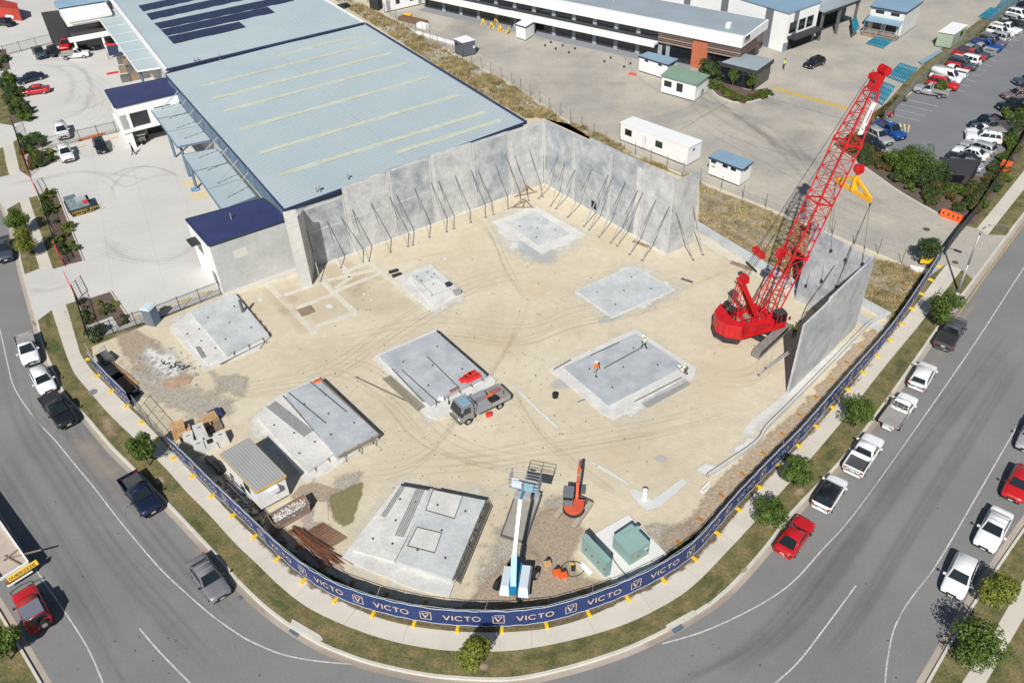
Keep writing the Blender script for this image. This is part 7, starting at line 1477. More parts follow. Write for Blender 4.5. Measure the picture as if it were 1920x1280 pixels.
# ================================================================ TRUCK
TA = R(33); tq = lerp(G(862, 783, .5), G(938, 742, .5), .5); T2, uX, uY = fr(flat(tq), TA+math.pi); trk = thing('tray_truck', 'small grey tray truck carrying bins beside the tool bag bed', 'truck', flat(tq))
TG = mat('truck_grey', (.30, .31, .32), .35, metal=.4, coat=.4)
def tb_(name, m, u0, u1, v0, v1, z0, z1, par=trk, tu0=0, tu1=0, tv=0, bev=.05):
    o = MB().hexa([T2(u0, v0, z0), T2(u1, v0, z0), T2(u1, v1, z0), T2(u0, v1, z0)], [T2(u0+tu0, v0+tv, z1), T2(u1-tu1, v0+tv, z1), T2(u1-tu1, v1-tv, z1), T2(u0+tu0, v1-tv, z1)]).build(name, m, par)
    if bev:
        bm = bmesh.new(); bm.from_mesh(o.data); bmesh.ops.bevel(bm, geom=bm.edges[:], offset=bev, segments=2, affect='EDGES', clamp_overlap=True); bm.to_mesh(o.data); bm.free()
    return o
cb = tb_('cab', TG, 1.15, 2.75, -.92, .92, .5, 1.35, bev=.08); tb_('cab_upper', TG, 1.15, 2.72, -.9, .9, 1.33, 2.2, cb, .03, .35, .07, .06)
tb_('windscreen', GLASS, 2.45, 2.745, -.8, .8, 1.38, 2.08, cb, -.05, .28, .05, .02); tb_('roof_sheet', ROOFBL, 1.25, 2.25, -.72, .72, 2.2, 2.24, cb, bev=.01)
for v in (-.9, .9): tb_('side_window', GLASS, 1.55, 2.4, v-.03, v+.03, 1.42, 2.0, cb, .0, .2, 0, .01); tb_('mirror', BLACK, 2.6, 2.72, v*1.2-.08, v*1.2+.08, 1.5, 1.95, cb, bev=.02)
tb_('bumper', STEELD, 2.7, 2.85, -.88, .88, .4, .75, bev=.03)
for v in (-.7, .7): tb_('headlight', WHITE, 2.74, 2.78, v-.16, v+.16, .85, 1.05, bev=.01)
for u in (1.9, -1.6):
    for v in (-.95, .7): w_ = MB().tube(T2(u, v, .38), T2(u, v+.25, .38), .38, n=16).build('wheel', BLACK, trk); MB().tube(T2(u, v-.01 if v < 0 else v+.24, .38), T2(u, v+.01 if v < 0 else v+.265, .38), .2, n=12).build('rim', STEEL, w_)
tb_('chassis', DARK, -2.6, 1.2, -.45, .45, .55, .8, bev=0); tb_('tray_floor', mat('tray_floor', (.28, .22, .19), .8, var=.3), -2.75, 1.0, -1.0, 1.0, .85, .95, bev=0)
for v0, v1 in ((-1.02, -.97), (.97, 1.02)): tb_('drop_side', STEEL, -2.75, 1.0, v0, v1, .8, 1.3, bev=0)
tb_('tailgate', STEEL, -2.8, -2.74, -1.0, 1.0, .8, 1.3, bev=0); mb = MB()
for z in (1.3, 1.7, 2.1): mb.bar(T2(1.05, -.95, z), T2(1.05, .95, z), .06)
for v in (-.95, 0, .95): mb.bar(T2(1.05, v, .9), T2(1.05, v, 2.1), .06)
mb.build('headboard', STEEL, trk)
for v0, v1, lab in ((-.95, -.25, 'lower grey tool bin on the truck tray'), (.3, 1.15, 'upper grey tool bin on the truck tray')):
    o = MB().hexa([T2(-.9 if v0 < 0 else -.6, v0, .96), T2(.9, v0, .96), T2(.9, v1, .96), T2(-.9 if v0 < 0 else -.6, v1, .96)], [T2(-.9 if v0 < 0 else -.6, v0, 1.5), T2(.9, v0, 1.5), T2(.9, v1, 1.5), T2(-.9 if v0 < 0 else -.6, v1, 1.5)]).build('tool_bin', STEELD if 0 else mat('bin_grey', (.27, .28, .29), .5)); tag(o, lab, 'tool bin')
for (u, v, z, s, m, lab) in [(-1.1, .1, .96, (.7, .5, .4), ORANGE, 'orange bag on the truck tray'), (-1.0, .7, .96, (.9, .5, .7), BLACK, 'black machine on the truck tray'), (-2.0, -.3, .96, (.9, .9, .2), mat('clips', (.3, .12, .1), .8), 'heap of brown clips at the truck tail'), (-1.7, .3, .96, (1.4, .12, .5), STEEL, 'grey plank on edge on the truck tray')]:
    o = MB().box(T2(u, v, z+s[2]/2), s, TA).build('load', m); tag(o, lab, 'load')
def rbox(lab, px, z, s, a, m, name='tool_bag', cat='tool bag'): 
    c = G(*px, z); t = thing(name, lab, cat, c); MB().hexa([c+Matrix.Rotation(R(a), 3, 'Z')@V(i*s[0]/2, j*s[1]/2, 0) for i, j in ((-1, -1), (1, -1), (1, 1), (-1, 1))], [c+Matrix.Rotation(R(a), 3, 'Z')@V(i*s[0]*.4, j*s[1]*.35, s[2]) for i, j in ((-1, -1), (1, -1), (1, 1), (-1, 1))]).build('body', m, t); MB().path([c+V(-.15, 0, s[2]), c+V(0, 0, s[2]+.12), c+V(.15, 0, s[2])], .02).build('handle', BLACK, t)
rbox('red fuel can on the sand beside the truck', (917, 779), 0, (.6, .4, .4), 20, REDP, 'fuel_can', 'fuel can')
for i, px in enumerate([(870, 712), (878, 706), (886, 701), (893, 706), (880, 712)]): rbox('bright red bag on the dark panel, %s of five' % ['leftmost', 'second', 'topmost', 'rightmost', 'lowest'][i], px, .62, (.9, .7, .25), 30, REDP)
for i, px in enumerate([(846, 734), (851, 732), (856, 729)]): rbox('small rusty red clip pile at the front edge of the bag bed, %s' % ['left', 'middle', 'right'][i], px, .62, (.35, .3, .15), 10, mat('clips', (.3, .12, .1), .8), 'clip_pile', 'clips')
rbox('orange cloth on the top corner of the largest bed', (595, 714), .95, (.8, .5, .1), 30, ORANGE, 'cloth', 'cloth')
rbox('pair of white sacks on the bag bed', (827, 747), .62, (.6, .5, .25), 0, WHITE, 'sack', 'sack')
# ================================================================ VEHICLES
CT = dict(sedan=(4.6, 1.78, 1.45, .93, .97, -.37, .22, -.20, .05), hatch=(4.05, 1.74, 1.5, .95, .95, -.475, .25, -.36, .08), suv=(4.65, 1.86, 1.72, 1.05, 1.05, -.485, .21, -.42, .06), wagon=(4.75, 1.8, 1.5, .95, .95, -.47, .2, -.38, .05), ute=(5.15, 1.87, 1.78, 1.08, 1.08, -.10, .24, -.06, .10), van=(4.9, 1.9, 1.98, 1.1, 1.1, -.49, .34, -.475, .17), coupe=(4.3, 1.72, 1.32, .88, .9, -.40, .20, -.18, .03), jeep=(4.2, 1.8, 1.85, 1.15, 1.15, -.47, .14, -.44, .07), tray=(5.1, 1.8, 1.78, 1.05, 1.0, .0, .25, .02, .11))
CP = dict(white=(.80, .80, .79), silver=(.42, .42, .43), gunmetal=(.23, .22, .235), grey=(.10, .10, .11), black=(.012, .012, .014), red=(.50, .012, .015), blue=(.015, .08, .32), navy=(.012, .02, .05), brown=(.22, .16, .15), slate=(.07, .09, .11), purple=(.16, .14, .17))
def paintm(c): return mat('paint_'+c, CP[c], .32, metal=.0 if c in ('white', 'red', 'black') else .25, coat=.8, spec=.5)
TL = mat('tail_lamp', (.35, .01, .01), .3); HL = mat('head_lamp', (.7, .72, .74), .15); RIM = mat('alloy_rim', (.45, .45, .46), .35, metal=.6); PLATE = mat('plate', (.7, .68, .55), .6); DGLASS = mat('car_glass', (.012, .018, .022), .06, spec=.9)
PROTO = {}
def car(typ, col, det=1, cabcol=None, extra=()):
    key = (typ, col, det, cabcol, tuple(extra))
    if key in PROTO:
        o = dup(PROTO[key], (0, 0, 0)); return o
    L, W, H, zb, zd, x0, x1, r0, r1 = CT[typ]; pm = paintm(col); cm = paintm(cabcol) if cabcol else pm
    t = thing({'ute': 'utility_truck', 'tray': 'utility_truck', 'van': 'van'}.get(typ, 'car'), 'x', 'car', (0, 0, 0))
    bedt = typ in ('ute', 'tray'); st = [-.5, -.492, -.46, -.40, -.30, -.15, 0, .12, .2, .28, .36, .43, .475, .495, .5]; rings = []
    for s in st:
        wf = W/2*(1-.05*abs(2*s)**4-.13*max(0, (abs(2*s)-.9)/.1)**2*1.0)
        if s > x1-.04: k = min(1, (s-(x1-.04))/(.5-x1+.04)); top = zb-.03-(zb-.78 if typ not in ('suv', 'ute', 'jeep', 'van', 'tray') else zb-.98)*k**1.6
        elif bedt and s < x0: top = .78
        else: top = zb if s > -.45 else zd
        if s <= -.49: top *= .80 if not bedt else .95
        if s >= .49: top = top-.28 if s >= .499 else top-.13
        bt = .26 if abs(s) < .45 else .34
        if typ == 'tray' and s < -.02: wf *= .6
        half = [(wf*.86, bt), (wf*.985, bt+.1), (wf, bt+(top-bt)*.55), (wf*.97, top-.07), (wf*.87, top), (wf*.4, top+.02)]
        rings.append([V(s*L, -y, z) for y, z in half]+[V(s*L, y, z) for y, z in half[::-1]])
    mb = MB(); n = 12
    for r_ in rings: mb.v += r_
    for i in range(len(rings)-1): mb.f += [(i*n+j, (i+1)*n+j, (i+1)*n+(j+1) % n, i*n+(j+1) % n) for j in range(n)]
    mb.f += [tuple(range(n-1, -1, -1)), tuple(range((len(rings)-1)*n, len(rings)*n))]
    o = mb.build('body', pm, t, True)
    yb, yr = W/2*.93, W/2*.74; B = [V(x0*L, -yb, zb-.03), V(x1*L, -yb*.97, zb-.04), V(x1*L, yb*.97, zb-.04), V(x0*L, yb, zb-.03)]; T0 = [V(r0*L, -yr, H-.03), V(r1*L, -yr*.97, H-.02), V(r1*L, yr*.97, H-.02), V(r0*L, yr, H-.03)]
    o = MB().hexa(B, T0).build('cabin', cm, t); bm = bmesh.new(); bm.from_mesh(o.data); bmesh.ops.bevel(bm, geom=bm.edges[:], offset=.07, segments=3, affect='EDGES', clamp_overlap=True); bm.to_mesh(o.data); bm.free(); o.data.polygons.foreach_set('use_smooth', [True]*len(o.data.polygons))
    def gl(name, a, b, c, d, u0, u1, v0, v1, off=.016):     # a,b base; d,c top
        nn_ = (b-a).cross(d-a).normalized()*off; f = lambda u, v: lerp(lerp(a, b, u), lerp(d, c, u), v)+nn_
        MB().add([f(u0, v0), f(u1, v0), f(u1, v1), f(u0, v1)], [(0, 1, 2, 3)]).build(name, DGLASS, t)
    gl('windscreen', B[1], B[2], T0[2], T0[1], .07, .93, .10, .92)
    gl('rear_window', B[3], B[0], T0[0], T0[3], .10, .90, .25 if typ in ('van', 'suv', 'hatch') else .12, .88)
    segs = {'van': [(.70, .97)], 'ute': [(.05, .48), (.53, .95)], 'tray': [(.08, .92)], 'coupe': [(.1, .4), (.45, .93)], 'jeep': [(.06, .28), (.33, .6), (.65, .93)]}.get(typ, [(.06, .28), (.31, .57), (.60, .95)])
    for a, b in segs:
        gl('side_window', B[0], B[1], T0[1], T0[0], a, b, .18, .86); gl('side_window', B[2], B[3], T0[3], T0[2], 1-b, 1-a, .18, .86)
    rw_ = .35 if typ in ('suv', 'ute', 'jeep', 'tray', 'van') else .31
    for x in (-.31, .31):
        for s in (-1, 1):
            xx = x*L*(1.02 if x > 0 else .98); ys = s*(W/2-.17); yo = s*(W/2+.012); mb = MB().tube(V(xx, ys, rw_), V(xx, yo, rw_), rw_, n=18)
            w_ = mb.build('wheel', BLACK, t, False)
            if det: MB().tube(V(xx, yo-s*.01, rw_), V(xx, yo+s*.012, rw_), rw_*.62, n=12).build('rim', RIM, w_)
    xf, xr = L*.497, -L*.497; zh = .66 if typ not in ('suv', 'ute', 'jeep', 'tray', 'van') else .80
    for s in (-1, 1):
        MB().hexa([V(xf-.28, s*W*.43-.07, zh-.02), V(xf-.03, s*W*.36-.10, zh-.08), V(xf-.03, s*W*.36+.10, zh-.08), V(xf-.28, s*W*.43+.07, zh-.02)], [V(xf-.34, s*W*.41-.07, zh+.13), V(xf-.08, s*W*.34-.10, zh+.06), V(xf-.08, s*W*.34+.10, zh+.06), V(xf-.34, s*W*.41+.07, zh+.13)]).build('headlight', HL, t)
        MB().box(V(xr+.06, s*W*.39, zh+.1), (.12, .26, .16)).build('tail_light', TL, t)
        if det: MB().box(V((x1-.045)*L, s*(W/2+.10), zb+.06), (.14, .2, .12)).build('mirror', pm if col == 'white' else DARK, t)
    if det:
        MB().box(V(xf-.02, 0, zh-.12), (.08, W*.42, .16)).build('grille', DARK, t); MB().box(V(xf+.012, 0, zh-.28), (.03, .36, .1)).build('number_plate', PLATE, t); MB().box(V(xr-.005, 0, zh-.05), (.03, .36, .1)).build('number_plate', PLATE, t)
        MB().box(V(xf-.06, 0, .36), (.16, W*.78, .14)).build('bumper_insert', DARK, t)
    if typ == 'ute':
        a, b = -.495*L, x0*L-.03
        for y in (-1, 1): MB().box(V((a+b)/2, y*(W/2-.06), .92), (b-a, .09, .42)).build('tub_side', pm, t)
        MB().box(V(a+.04, 0, .92), (.07, W-.12, .42)).build('tailgate', pm, t); MB().box(V(b-.03, 0, .92), (.06, W-.2, .42)).build('tub_front', pm, t)
        if 'cover' in extra: MB().box(V((a+b)/2, 0, 1.12), (b-a-.05, W-.2, .05)).build('tub_cover', DARK, t)
        else: MB().box(V((a+b)/2, 0, .80), (b-a-.1, W-.24, .02)).build('tub_liner', mat('tub_liner', (.06, .06, .065), .8), t)
    if typ == 'tray':
        tc = mat('tray_alloy', (.42, .41, .39), .5, metal=.3, var=.15, scale=.5); a, b = -.5*L, x0*L-.12; o = MB().box(V((a+b)/2, 0, .93), (b-a, W+.02, .08)).build('tray_deck', tc, t)
        for y in (-1, 1): MB().box(V((a+b)/2, y*(W/2), 1.03), (b-a, .04, .2)).build('tray_side', tc, t)
        MB().box(V(a, 0, 1.03), (.04, W, .2)).build('tray_tail', tc, t); mb = MB()
        for z in (1.1, 1.45, 1.75): mb.bar(V(b, -W/2+.05, z), V(b, W/2-.05, z), .045)
        for y in (-W/2+.05, -W/6, W/6, W/2-.05): mb.bar(V(b, y, .95), V(b, y, 1.75), .045)
        mb.build('headboard', STEEL, t)
    if typ == 'jeep':
        MB().box(V((r0+r1)/2*L-.35, 0, H+.0), (L*.34, yr*2+.06, .05)).build('canopy', mat('canopy_grey', (.15, .16, .20), .7), t); w_ = MB().tube(V(xr-.02, -.25, .95), V(xr-.28, -.25, .95), .38, n=18).build('spare_wheel', BLACK, t); MB().tube(V(xr-.27, -.25, .95), V(xr-.3, -.25, .95), .2, n=12).build('rim', RIM, w_)
        mb = MB(); mb.path([V(xf+.3, -.8, .5), V(xf+.25, -.8, .95), V(xf+.32, 0, 1.05), V(xf+.25, .8, .95), V(xf+.3, .8, .5)], .035); mb.build('bull_bar', DARK, t)
    if 'bar' in extra: MB().path([V(xf+.12, -.75, .5), V(xf+.1, -.7, .95), V(xf+.14, 0, 1.0), V(xf+.1, .7, .95), V(xf+.12, .75, .5)], .04).build('bull_bar', DARK if col != 'white' else STEEL, t)
    if 'rack' in extra:
        for x in (.25, .75): p = lerp(T0[0], T0[1], x); MB().bar(p+V(0, 0, .07), V(p.x, -p.y, p.z+.07), .05, .04).build('roof_bar', STEEL, t)
    if 'basket' in extra: mb = MB(); c_ = (r0+r1)/2*L; [mb.bar(V(c_-.6, y, H+.1), V(c_+.6, y, H+.1), .04) for y in (-.6, -.2, .2, .6)]; [mb.bar(V(x, -.6, H+.12), V(x, .6, H+.12), .04) for x in (c_-.6, c_, c_+.6)]; mb.build('roof_basket', DARK, t)
    if 'sport' in extra: MB().bar(V(x0*L-.15, -yr, 1.08), V(x0*L-.15, yr, 1.08), .06).build('sports_bar', DARK, t)
    if 'hatchglass' in extra: pass
    PROTO[key] = t; return t
def put(typ, col, rear, front, label, cat='car', z=.5, det=1, cabcol=None, extra=(), group=None, zg=0.0):
    t = car(typ, col, det, cabcol, extra); a, b = G(*rear, z+zg), G(*front, z+zg); m = (a+b)/2
    t.location = (m.x, m.y, zg); t.rotation_euler = (0, 0, math.atan2((b-a).y, (b-a).x)); t['label'] = label; t['category'] = cat
    if group: t['group'] = group
    elif 'group' in t: del t['group']
    return t
ST = 'cars parked along the curved road'
for a in [
 ('tray', 'white', (45, 628), (62, 687), 'white ute with flat tray, first behind the white hatchback on the left road', 'ute'),
 ('hatch', 'white', (69, 690), (94, 738), 'white hatchback between the white tray ute and the black pickup', 'car'),
 ('ute', 'black', (88, 742), (132, 798), 'glossy black pickup parked behind the white hatchback on the left road', 'ute', .6, 1, None, ('cover',)),
 ('ute', 'navy', (238, 893), (290, 962), 'dark navy pickup with open tub beside the small kerb tree', 'ute', .6),
 ('sedan', 'gunmetal', (368, 1051), (415, 1117), 'dark silver sedan with two roof bars parked alone at the bend', 'car', .5, 1, None, ('rack',)),
 ('ute', 'slate', (4, 445), (12, 495), 'dark grey ute at the left edge below the twin trees', 'ute'),
 ('jeep', 'red', (82, 1182), (42, 1102), 'red four wheel drive with grey soft top and rear spare wheel', 'car', .6),
 ('ute', 'grey', (1765, 655), (1799, 600), 'dark grey pickup parked nearest the street lamp', 'ute', .6, 1, None, ('cover', 'bar')),
 ('hatch', 'white', (1716, 728), (1743, 681), 'white hatchback with dark rear window behind the grey pickup', 'car', .6),
 ('tray', 'white', (1662, 803), (1707, 742), 'white ute with empty aluminium tray between the white hatchback and the white tub ute', 'ute', .6),
 ('ute', 'white', (1598, 885), (1640, 821), 'white ute with lettered tailgate behind the aluminium tray ute', 'ute', .6),
 ('hatch', 'white', (1538, 951), (1573, 897), 'small white car with black roof behind the lettered ute', 'car', .6, 1, 'black'),
 ('coupe', 'red', (1462, 1043), (1517, 968), 'red coupe with black rear window at the lower right kerb', 'car', .6),
 ('sedan', 'white', (1880, 958), (1843, 1028), 'white sedan with roof bars on the far right side', 'car', .5, 1, None, ('rack',)),
 ('hatch', 'white', (1814, 1046), (1783, 1115), 'round white hatchback nearest the bottom right trees', 'car', .5),
 ('hatch', 'red', (1925, 876), (1893, 940), 'bright red hatchback at the right edge', 'car', .5),
 ('sedan', 'silver', (1950, 780), (1918, 852), 'silver car cut by the right edge above the red hatchback', 'car', .5),
]:
    put(*a, group=ST, zg=RZ+.01)
FW = FONT; FW['L'] = ['10000', '10000', '10000', '10000', '11111']
wu = [o for o in COL.objects if o.get('label', '').startswith('white ute with lettered')][0]
OFF[wu.name] = Vector((0, 0, 0)); text('TOYOTA', V(-5.15/2+.008, .62, .80), V(0, -1, 0), V(0, 0, 1), .2, DARK, wu)
tt = [o for o in COL.objects if o.get('label', '').startswith('red coupe')][0]; OFF[tt.name] = Vector((0, 0, 0)); MB().add([V(-1.63, -.42, .935), V(-.86, -.36, 1.285), V(-.86, .36, 1.285), V(-1.63, .42, .935)], [(0, 1, 2, 3)]).build('hatch_window', DGLASS, tt)
LG = 'cars parked in the left lot'
for a in [
 ('suv', 'white', (112, 233), (121, 261), 'white four wheel drive with black bull bar above the picket fence', 'car', .6, 1, None, ('bar',)), ('suv', 'white', (118, 277), (129, 300), 'white wagon with roof rack below the picket fence', 'car', .6, 1, None, ('rack',)),
 ('hatch', 'black', (183, 263), (195, 286), 'black hatchback beside the orange barrier rail', 'car'), ('sedan', 'navy', (80, 141), (34, 153), 'dark blue sedan above the red sedan in the left lot', 'car'), ('sedan', 'red', (90, 167), (42, 174), 'red sedan at the left garden strip', 'car'),
 ('ute', 'slate', (68, 92), (80, 109), 'grey blue ute in the upper left lot', 'ute', .5, 0), ('hatch', 'black', (96, 92), (107, 103), 'black hatchback between the grey ute and the white tray ute', 'car', .5, 0), ('tray', 'white', (117, 106), (165, 101), 'white tray ute crossing in front of the open carport', 'ute', .5, 1),
 ('ute', 'red', (128, 78), (122, 92), 'red ute behind the white tray ute', 'ute', .5, 0), ('hatch', 'white', (150, 79), (162, 92), 'white hatchback under the open carport', 'car', .5, 0), ('hatch', 'black', (172, 79), (183, 91), 'black car under the open carport', 'car', .5, 0), ('suv', 'brown', (203, 72), (211, 86), 'brown four wheel drive at the carport right end', 'car', .5, 0),
 ('ute', 'white', (-6, 27), (34, 32), 'white pickup in front of the red container', 'ute', .5, 0), ('hatch', 'black', (-6, 41), (29, 46), 'black car below the white pickup at top left', 'car', .5, 0), ('hatch', 'white', (-10, 20), (12, 24), 'white car half hidden by the red container', 'car', .5, 0),
]: put(*a, group=LG)
put('hatch', 'black', (1542, 113), (1512, 124), 'black hatchback parked alone in the yard by the workshop', 'car')
CG = 'cars parked along the yard fence'
row = [('tray', 'silver', 'silver tray ute beside the kerb island tree'), ('suv', 'red', 'dark red car between the silver ute and the white van'), ('van', 'white', 'white van, largest vehicle of the fence row'), ('ute', 'white', 'white canopy ute above the white van'), ('hatch', 'red', 'bright red hatchback above the white canopy ute'), ('suv', 'slate', 'dark four wheel drive above the red hatchback'), ('suv', 'white', 'white four wheel drive in the middle of the fence row'), ('ute', 'red', 'red ute in the middle of the fence row'), ('ute', 'slate', 'dark ute with open tub in the fence row'), ('ute', 'silver', 'silver ute in the upper fence row'), ('ute', 'blue', 'bright blue ute in the upper fence row'), ('suv', 'purple', 'purple grey wagon in the upper fence row'), ('suv', 'silver', 'silver four wheel drive next to the purple grey wagon'), ('suv', 'white', 'white four wheel drive in the upper fence row'), ('ute', 'white', 'white ute in the upper fence row'), ('suv', 'black', 'black four wheel drive in the upper fence row'), ('wagon', 'silver', 'silver wagon near the top of the fence row'), ('suv', 'white', 'white four wheel drive near the top of the fence row'), ('hatch', 'slate', 'dark hatchback near the top of the fence row'), ('hatch', 'navy', 'navy hatchback second from the top of the fence row'), ('suv', 'silver', 'silver car topmost of the fence row')]
pts_ = [(1746, 172), (1768, 159), (1774, 146), (1782, 136), (1794, 130), (1804, 122), (1811, 114), (1817, 106), (1826, 101), (1836, 95), (1849, 87), (1860, 80), (1866, 71), (1875, 63), (1886, 55), (1893, 48), (1903, 40), (1911, 30), (1919, 23), (1928, 15), (1937, 6)]
for i, ((ty, co, lb_), p) in enumerate(zip(row, pts_)):
    s = 1 if i % 3 else -1; k = 32 if i < 6 else 27
    if i == 2: s = 1
    put(ty, co, (p[0]-k*s, p[1]-7*s), (p[0]+k*s, p[1]+7*s), lb_, {'ute': 'ute', 'tray': 'ute', 'van': 'van'}.get(ty, 'car'), .5, 1 if i < 8 else 0, group=CG)
CG2 = 'cars parked at the garden end of the lot'
for a in [('ute', 'blue', (1650, 236), (1686, 256), 'bright blue ute beside the motorcycles', 'ute'), ('suv', 'silver', (1629, 248), (1664, 268), 'silver four wheel drive between the blue ute and the black hatchback', 'car'), ('hatch', 'black', (1616, 262), (1650, 278), 'black hatchback at the garden corner', 'car'),
 ('ute', 'navy', (1872, 225), (1824, 237), 'navy ute topmost of the garden side row', 'ute', .5, 0), ('ute', 'grey', (1885, 238), (1830, 240), 'dark grey ute beside the navy ute', 'ute', .5, 0), ('tray', 'white', (1875, 248), (1818, 250), 'white ute with tray behind the long white wagon', 'ute'), ('suv', 'white', (1876, 264), (1812, 256), 'white four wheel drive with four side windows in the garden side row', 'car', .5, 1, None, ('rack',)), ('wagon', 'silver', (1862, 286), (1806, 268), 'silver wagon in the garden side row', 'car'), ('sedan', 'white', (1848, 296), (1792, 280), 'white sedan in the garden side row', 'car'), ('coupe', 'black', (1836, 303), (1778, 290), 'black coupe near the dark enclosure', 'car'), ('sedan', 'silver', (1834, 316), (1786, 303), 'silver sedan half under the dark enclosure roof', 'car', .5, 0),
 ('sedan', 'brown', (1935, 176), (1880, 180), 'brown sedan at the right edge above the black ute', 'car'), ('ute', 'black', (1932, 196), (1872, 202), 'black ute with spare wheel at the right edge', 'ute'), ('suv', 'slate', (1950, 150), (1908, 154), 'dark car cut by the right edge above the brown sedan', 'car', .5, 0)]: put(*a, group=CG2)
# motorcycles
for i, (px, co) in enumerate([((1653, 224), 'black'), ((1663, 221), 'red')]):
    c = G(*px); t = thing('motorcycle', ('black' if i == 0 else 'red')+' motorcycle at the top of the garden end row', 'motorcycle', c, 'parked motorcycles'); pm = paintm(co)
    for x in (-.7, .7): w_ = MB().tube(c+V(x, -.05, .32), c+V(x, .05, .32), .32, n=14).build('wheel', BLACK, t); MB().tube(c+V(x, -.055, .32), c+V(x, .055, .32), .18, n=10).build('rim', STEEL, w_)
    MB().hexa([c+V(-.2, -.12, .45), c+V(.45, -.12, .45), c+V(.45, .12, .45), c+V(-.2, .12, .45)], [c+V(0, -.15, .95), c+V(.45, -.12, .95), c+V(.45, .12, .95), c+V(0, .15, .95)]).build('tank', pm, t); MB().box(c+V(-.4, 0, .82), (.7, .24, .12)).build('seat', DARK, t); MB().bar(c+V(.45, -.35, 1.05), c+V(.45, .35, 1.05), .04).build('handlebar', STEEL, t); MB().bar(c+V(.7, 0, .35), c+V(.42, 0, 1.0), .08).build('fork', STEEL, t)
# low loader bottom left
z = 1.1; q = [G(*p, z) for p in [(54, 1055), (2, 1087), (-90, 940), (-30, 935)]]; q = [q[0], q[1], q[1]+(q[3]-q[0])*1.3, q[0]+(q[3]-q[0])*1.3]
t = thing('flatbed_trailer', 'flatbed trailer with yellow OVERSIZE sign at the lower left edge', 'trailer', flat(q[0])); MB().hexa([p-V(0, 0, .2) for p in q], q).build('deck', mat('deck_pink', (.50, .42, .35), .8, var=.2, scale=.8), t); mb = MB()
for a, b in zip(q, q[1:]+q[:1]): mb.bar(a+V(0, 0, .08), b+V(0, 0, .08), .12, .24)
mb.build('coaming', WHITE, t); e = (q[1]-q[0]).normalized(); o_ = V(-e.y, e.x)
if o_.dot(q[2]-q[1]) > 0: o_ = -o_
for k in (0, 1):
    MB().hexa([q[0]+e*.1+o_*(.15+.0*k)-V(0, 0, .5+.25*k), q[1]-e*.1+o_*.15-V(0, 0, .5+.25*k), q[1]-e*.1+o_*.32-V(0, 0, .5+.25*k), q[0]+e*.1+o_*.32-V(0, 0, .5+.25*k)], [q[0]+e*.1+o_*.1-V(0, 0, .35+.3*k), q[1]-e*.1+o_*.1-V(0, 0, .35+.3*k), q[1]-e*.1+o_*.28-V(0, 0, .35+.3*k), q[0]+e*.1+o_*.28-V(0, 0, .35+.3*k)]).build('bumper', WHITE if k else RUST, t)
sg0 = q[1]-e*.35+o_*.34; Zs = (V(0, 0, .75)-o_*.65).normalized(); Wd = 2.3; MB().hexa([sg0-V(0, 0, .35), sg0-e*Wd-V(0, 0, .35), sg0-e*Wd-V(0, 0, .35)-o_*.03, sg0-V(0, 0, .35)-o_*.03], [sg0-V(0, 0, .35)+Zs*.42, sg0-e*Wd-V(0, 0, .35)+Zs*.42, sg0-e*Wd-V(0, 0, .35)+Zs*.42-o_*.03, sg0-V(0, 0, .35)+Zs*.42-o_*.03]).build('sign_board', YEL, t)
text('OVERSIZE', sg0-e*.08-V(0, 0, .35)+Zs*.08+o_*.02, -e, Zs, .225, DARK, t)
for k in range(3): c = lerp(q[0], q[1], .5)+(q[3]-q[0])*(.12+.1*k)-V(0, 0, .7); MB().tube(c-e*1.2, c+e*1.2, .45, n=16).build('axle_wheels', BLACK, t)
for i, (u, v, L_, ag) in enumerate([(.35, .2, 2.2, .3), (.5, .28, 2.0, -.5), (.6, .22, 1.4, 1.0)]): c = lerp(lerp(q[0], q[1], u), lerp(q[3], q[2], u), v*.6)+V(0, 0, .08); o = MB().bar(c, c+V(math.cos(ag), math.sin(ag))*L_, .1, .1).build('timber_gluts', TIMBERO); tag(o, 'loose timber batten on the trailer deck, %s' % ['long lower one', 'upper one', 'short one'][i], 'batten')
# scissor lift / utility at the far office
c = G(256, 272); t = thing('service_vehicle', 'grey flat topped service vehicle under the far office carport', 'vehicle', c); MB().box(c+V(.2, .8, 1.5), (2.4, 2.0, .12), R(20)).build('platform', mat('platform_grey', (.33, .32, .31), .6), t); MB().box(c+V(.2, .8, .8), (2.1, 1.7, .7), R(20)).build('body', STEELD, t); MB().box(c+V(.5, 2.2, 1.2), (1.4, 1.2, .8), R(20)).build('cab', mat('platform_grey', (.33, .32, .31), .6), t)
for i in (-1, 1):
    for j in (-1, 1): MB().tube(c+V(.2+i*.8, .8+j*.75, .35), c+V(.2+i*.8+.2*i, .8+j*.75, .35), .35, n=12).build('wheel', BLACK, t)
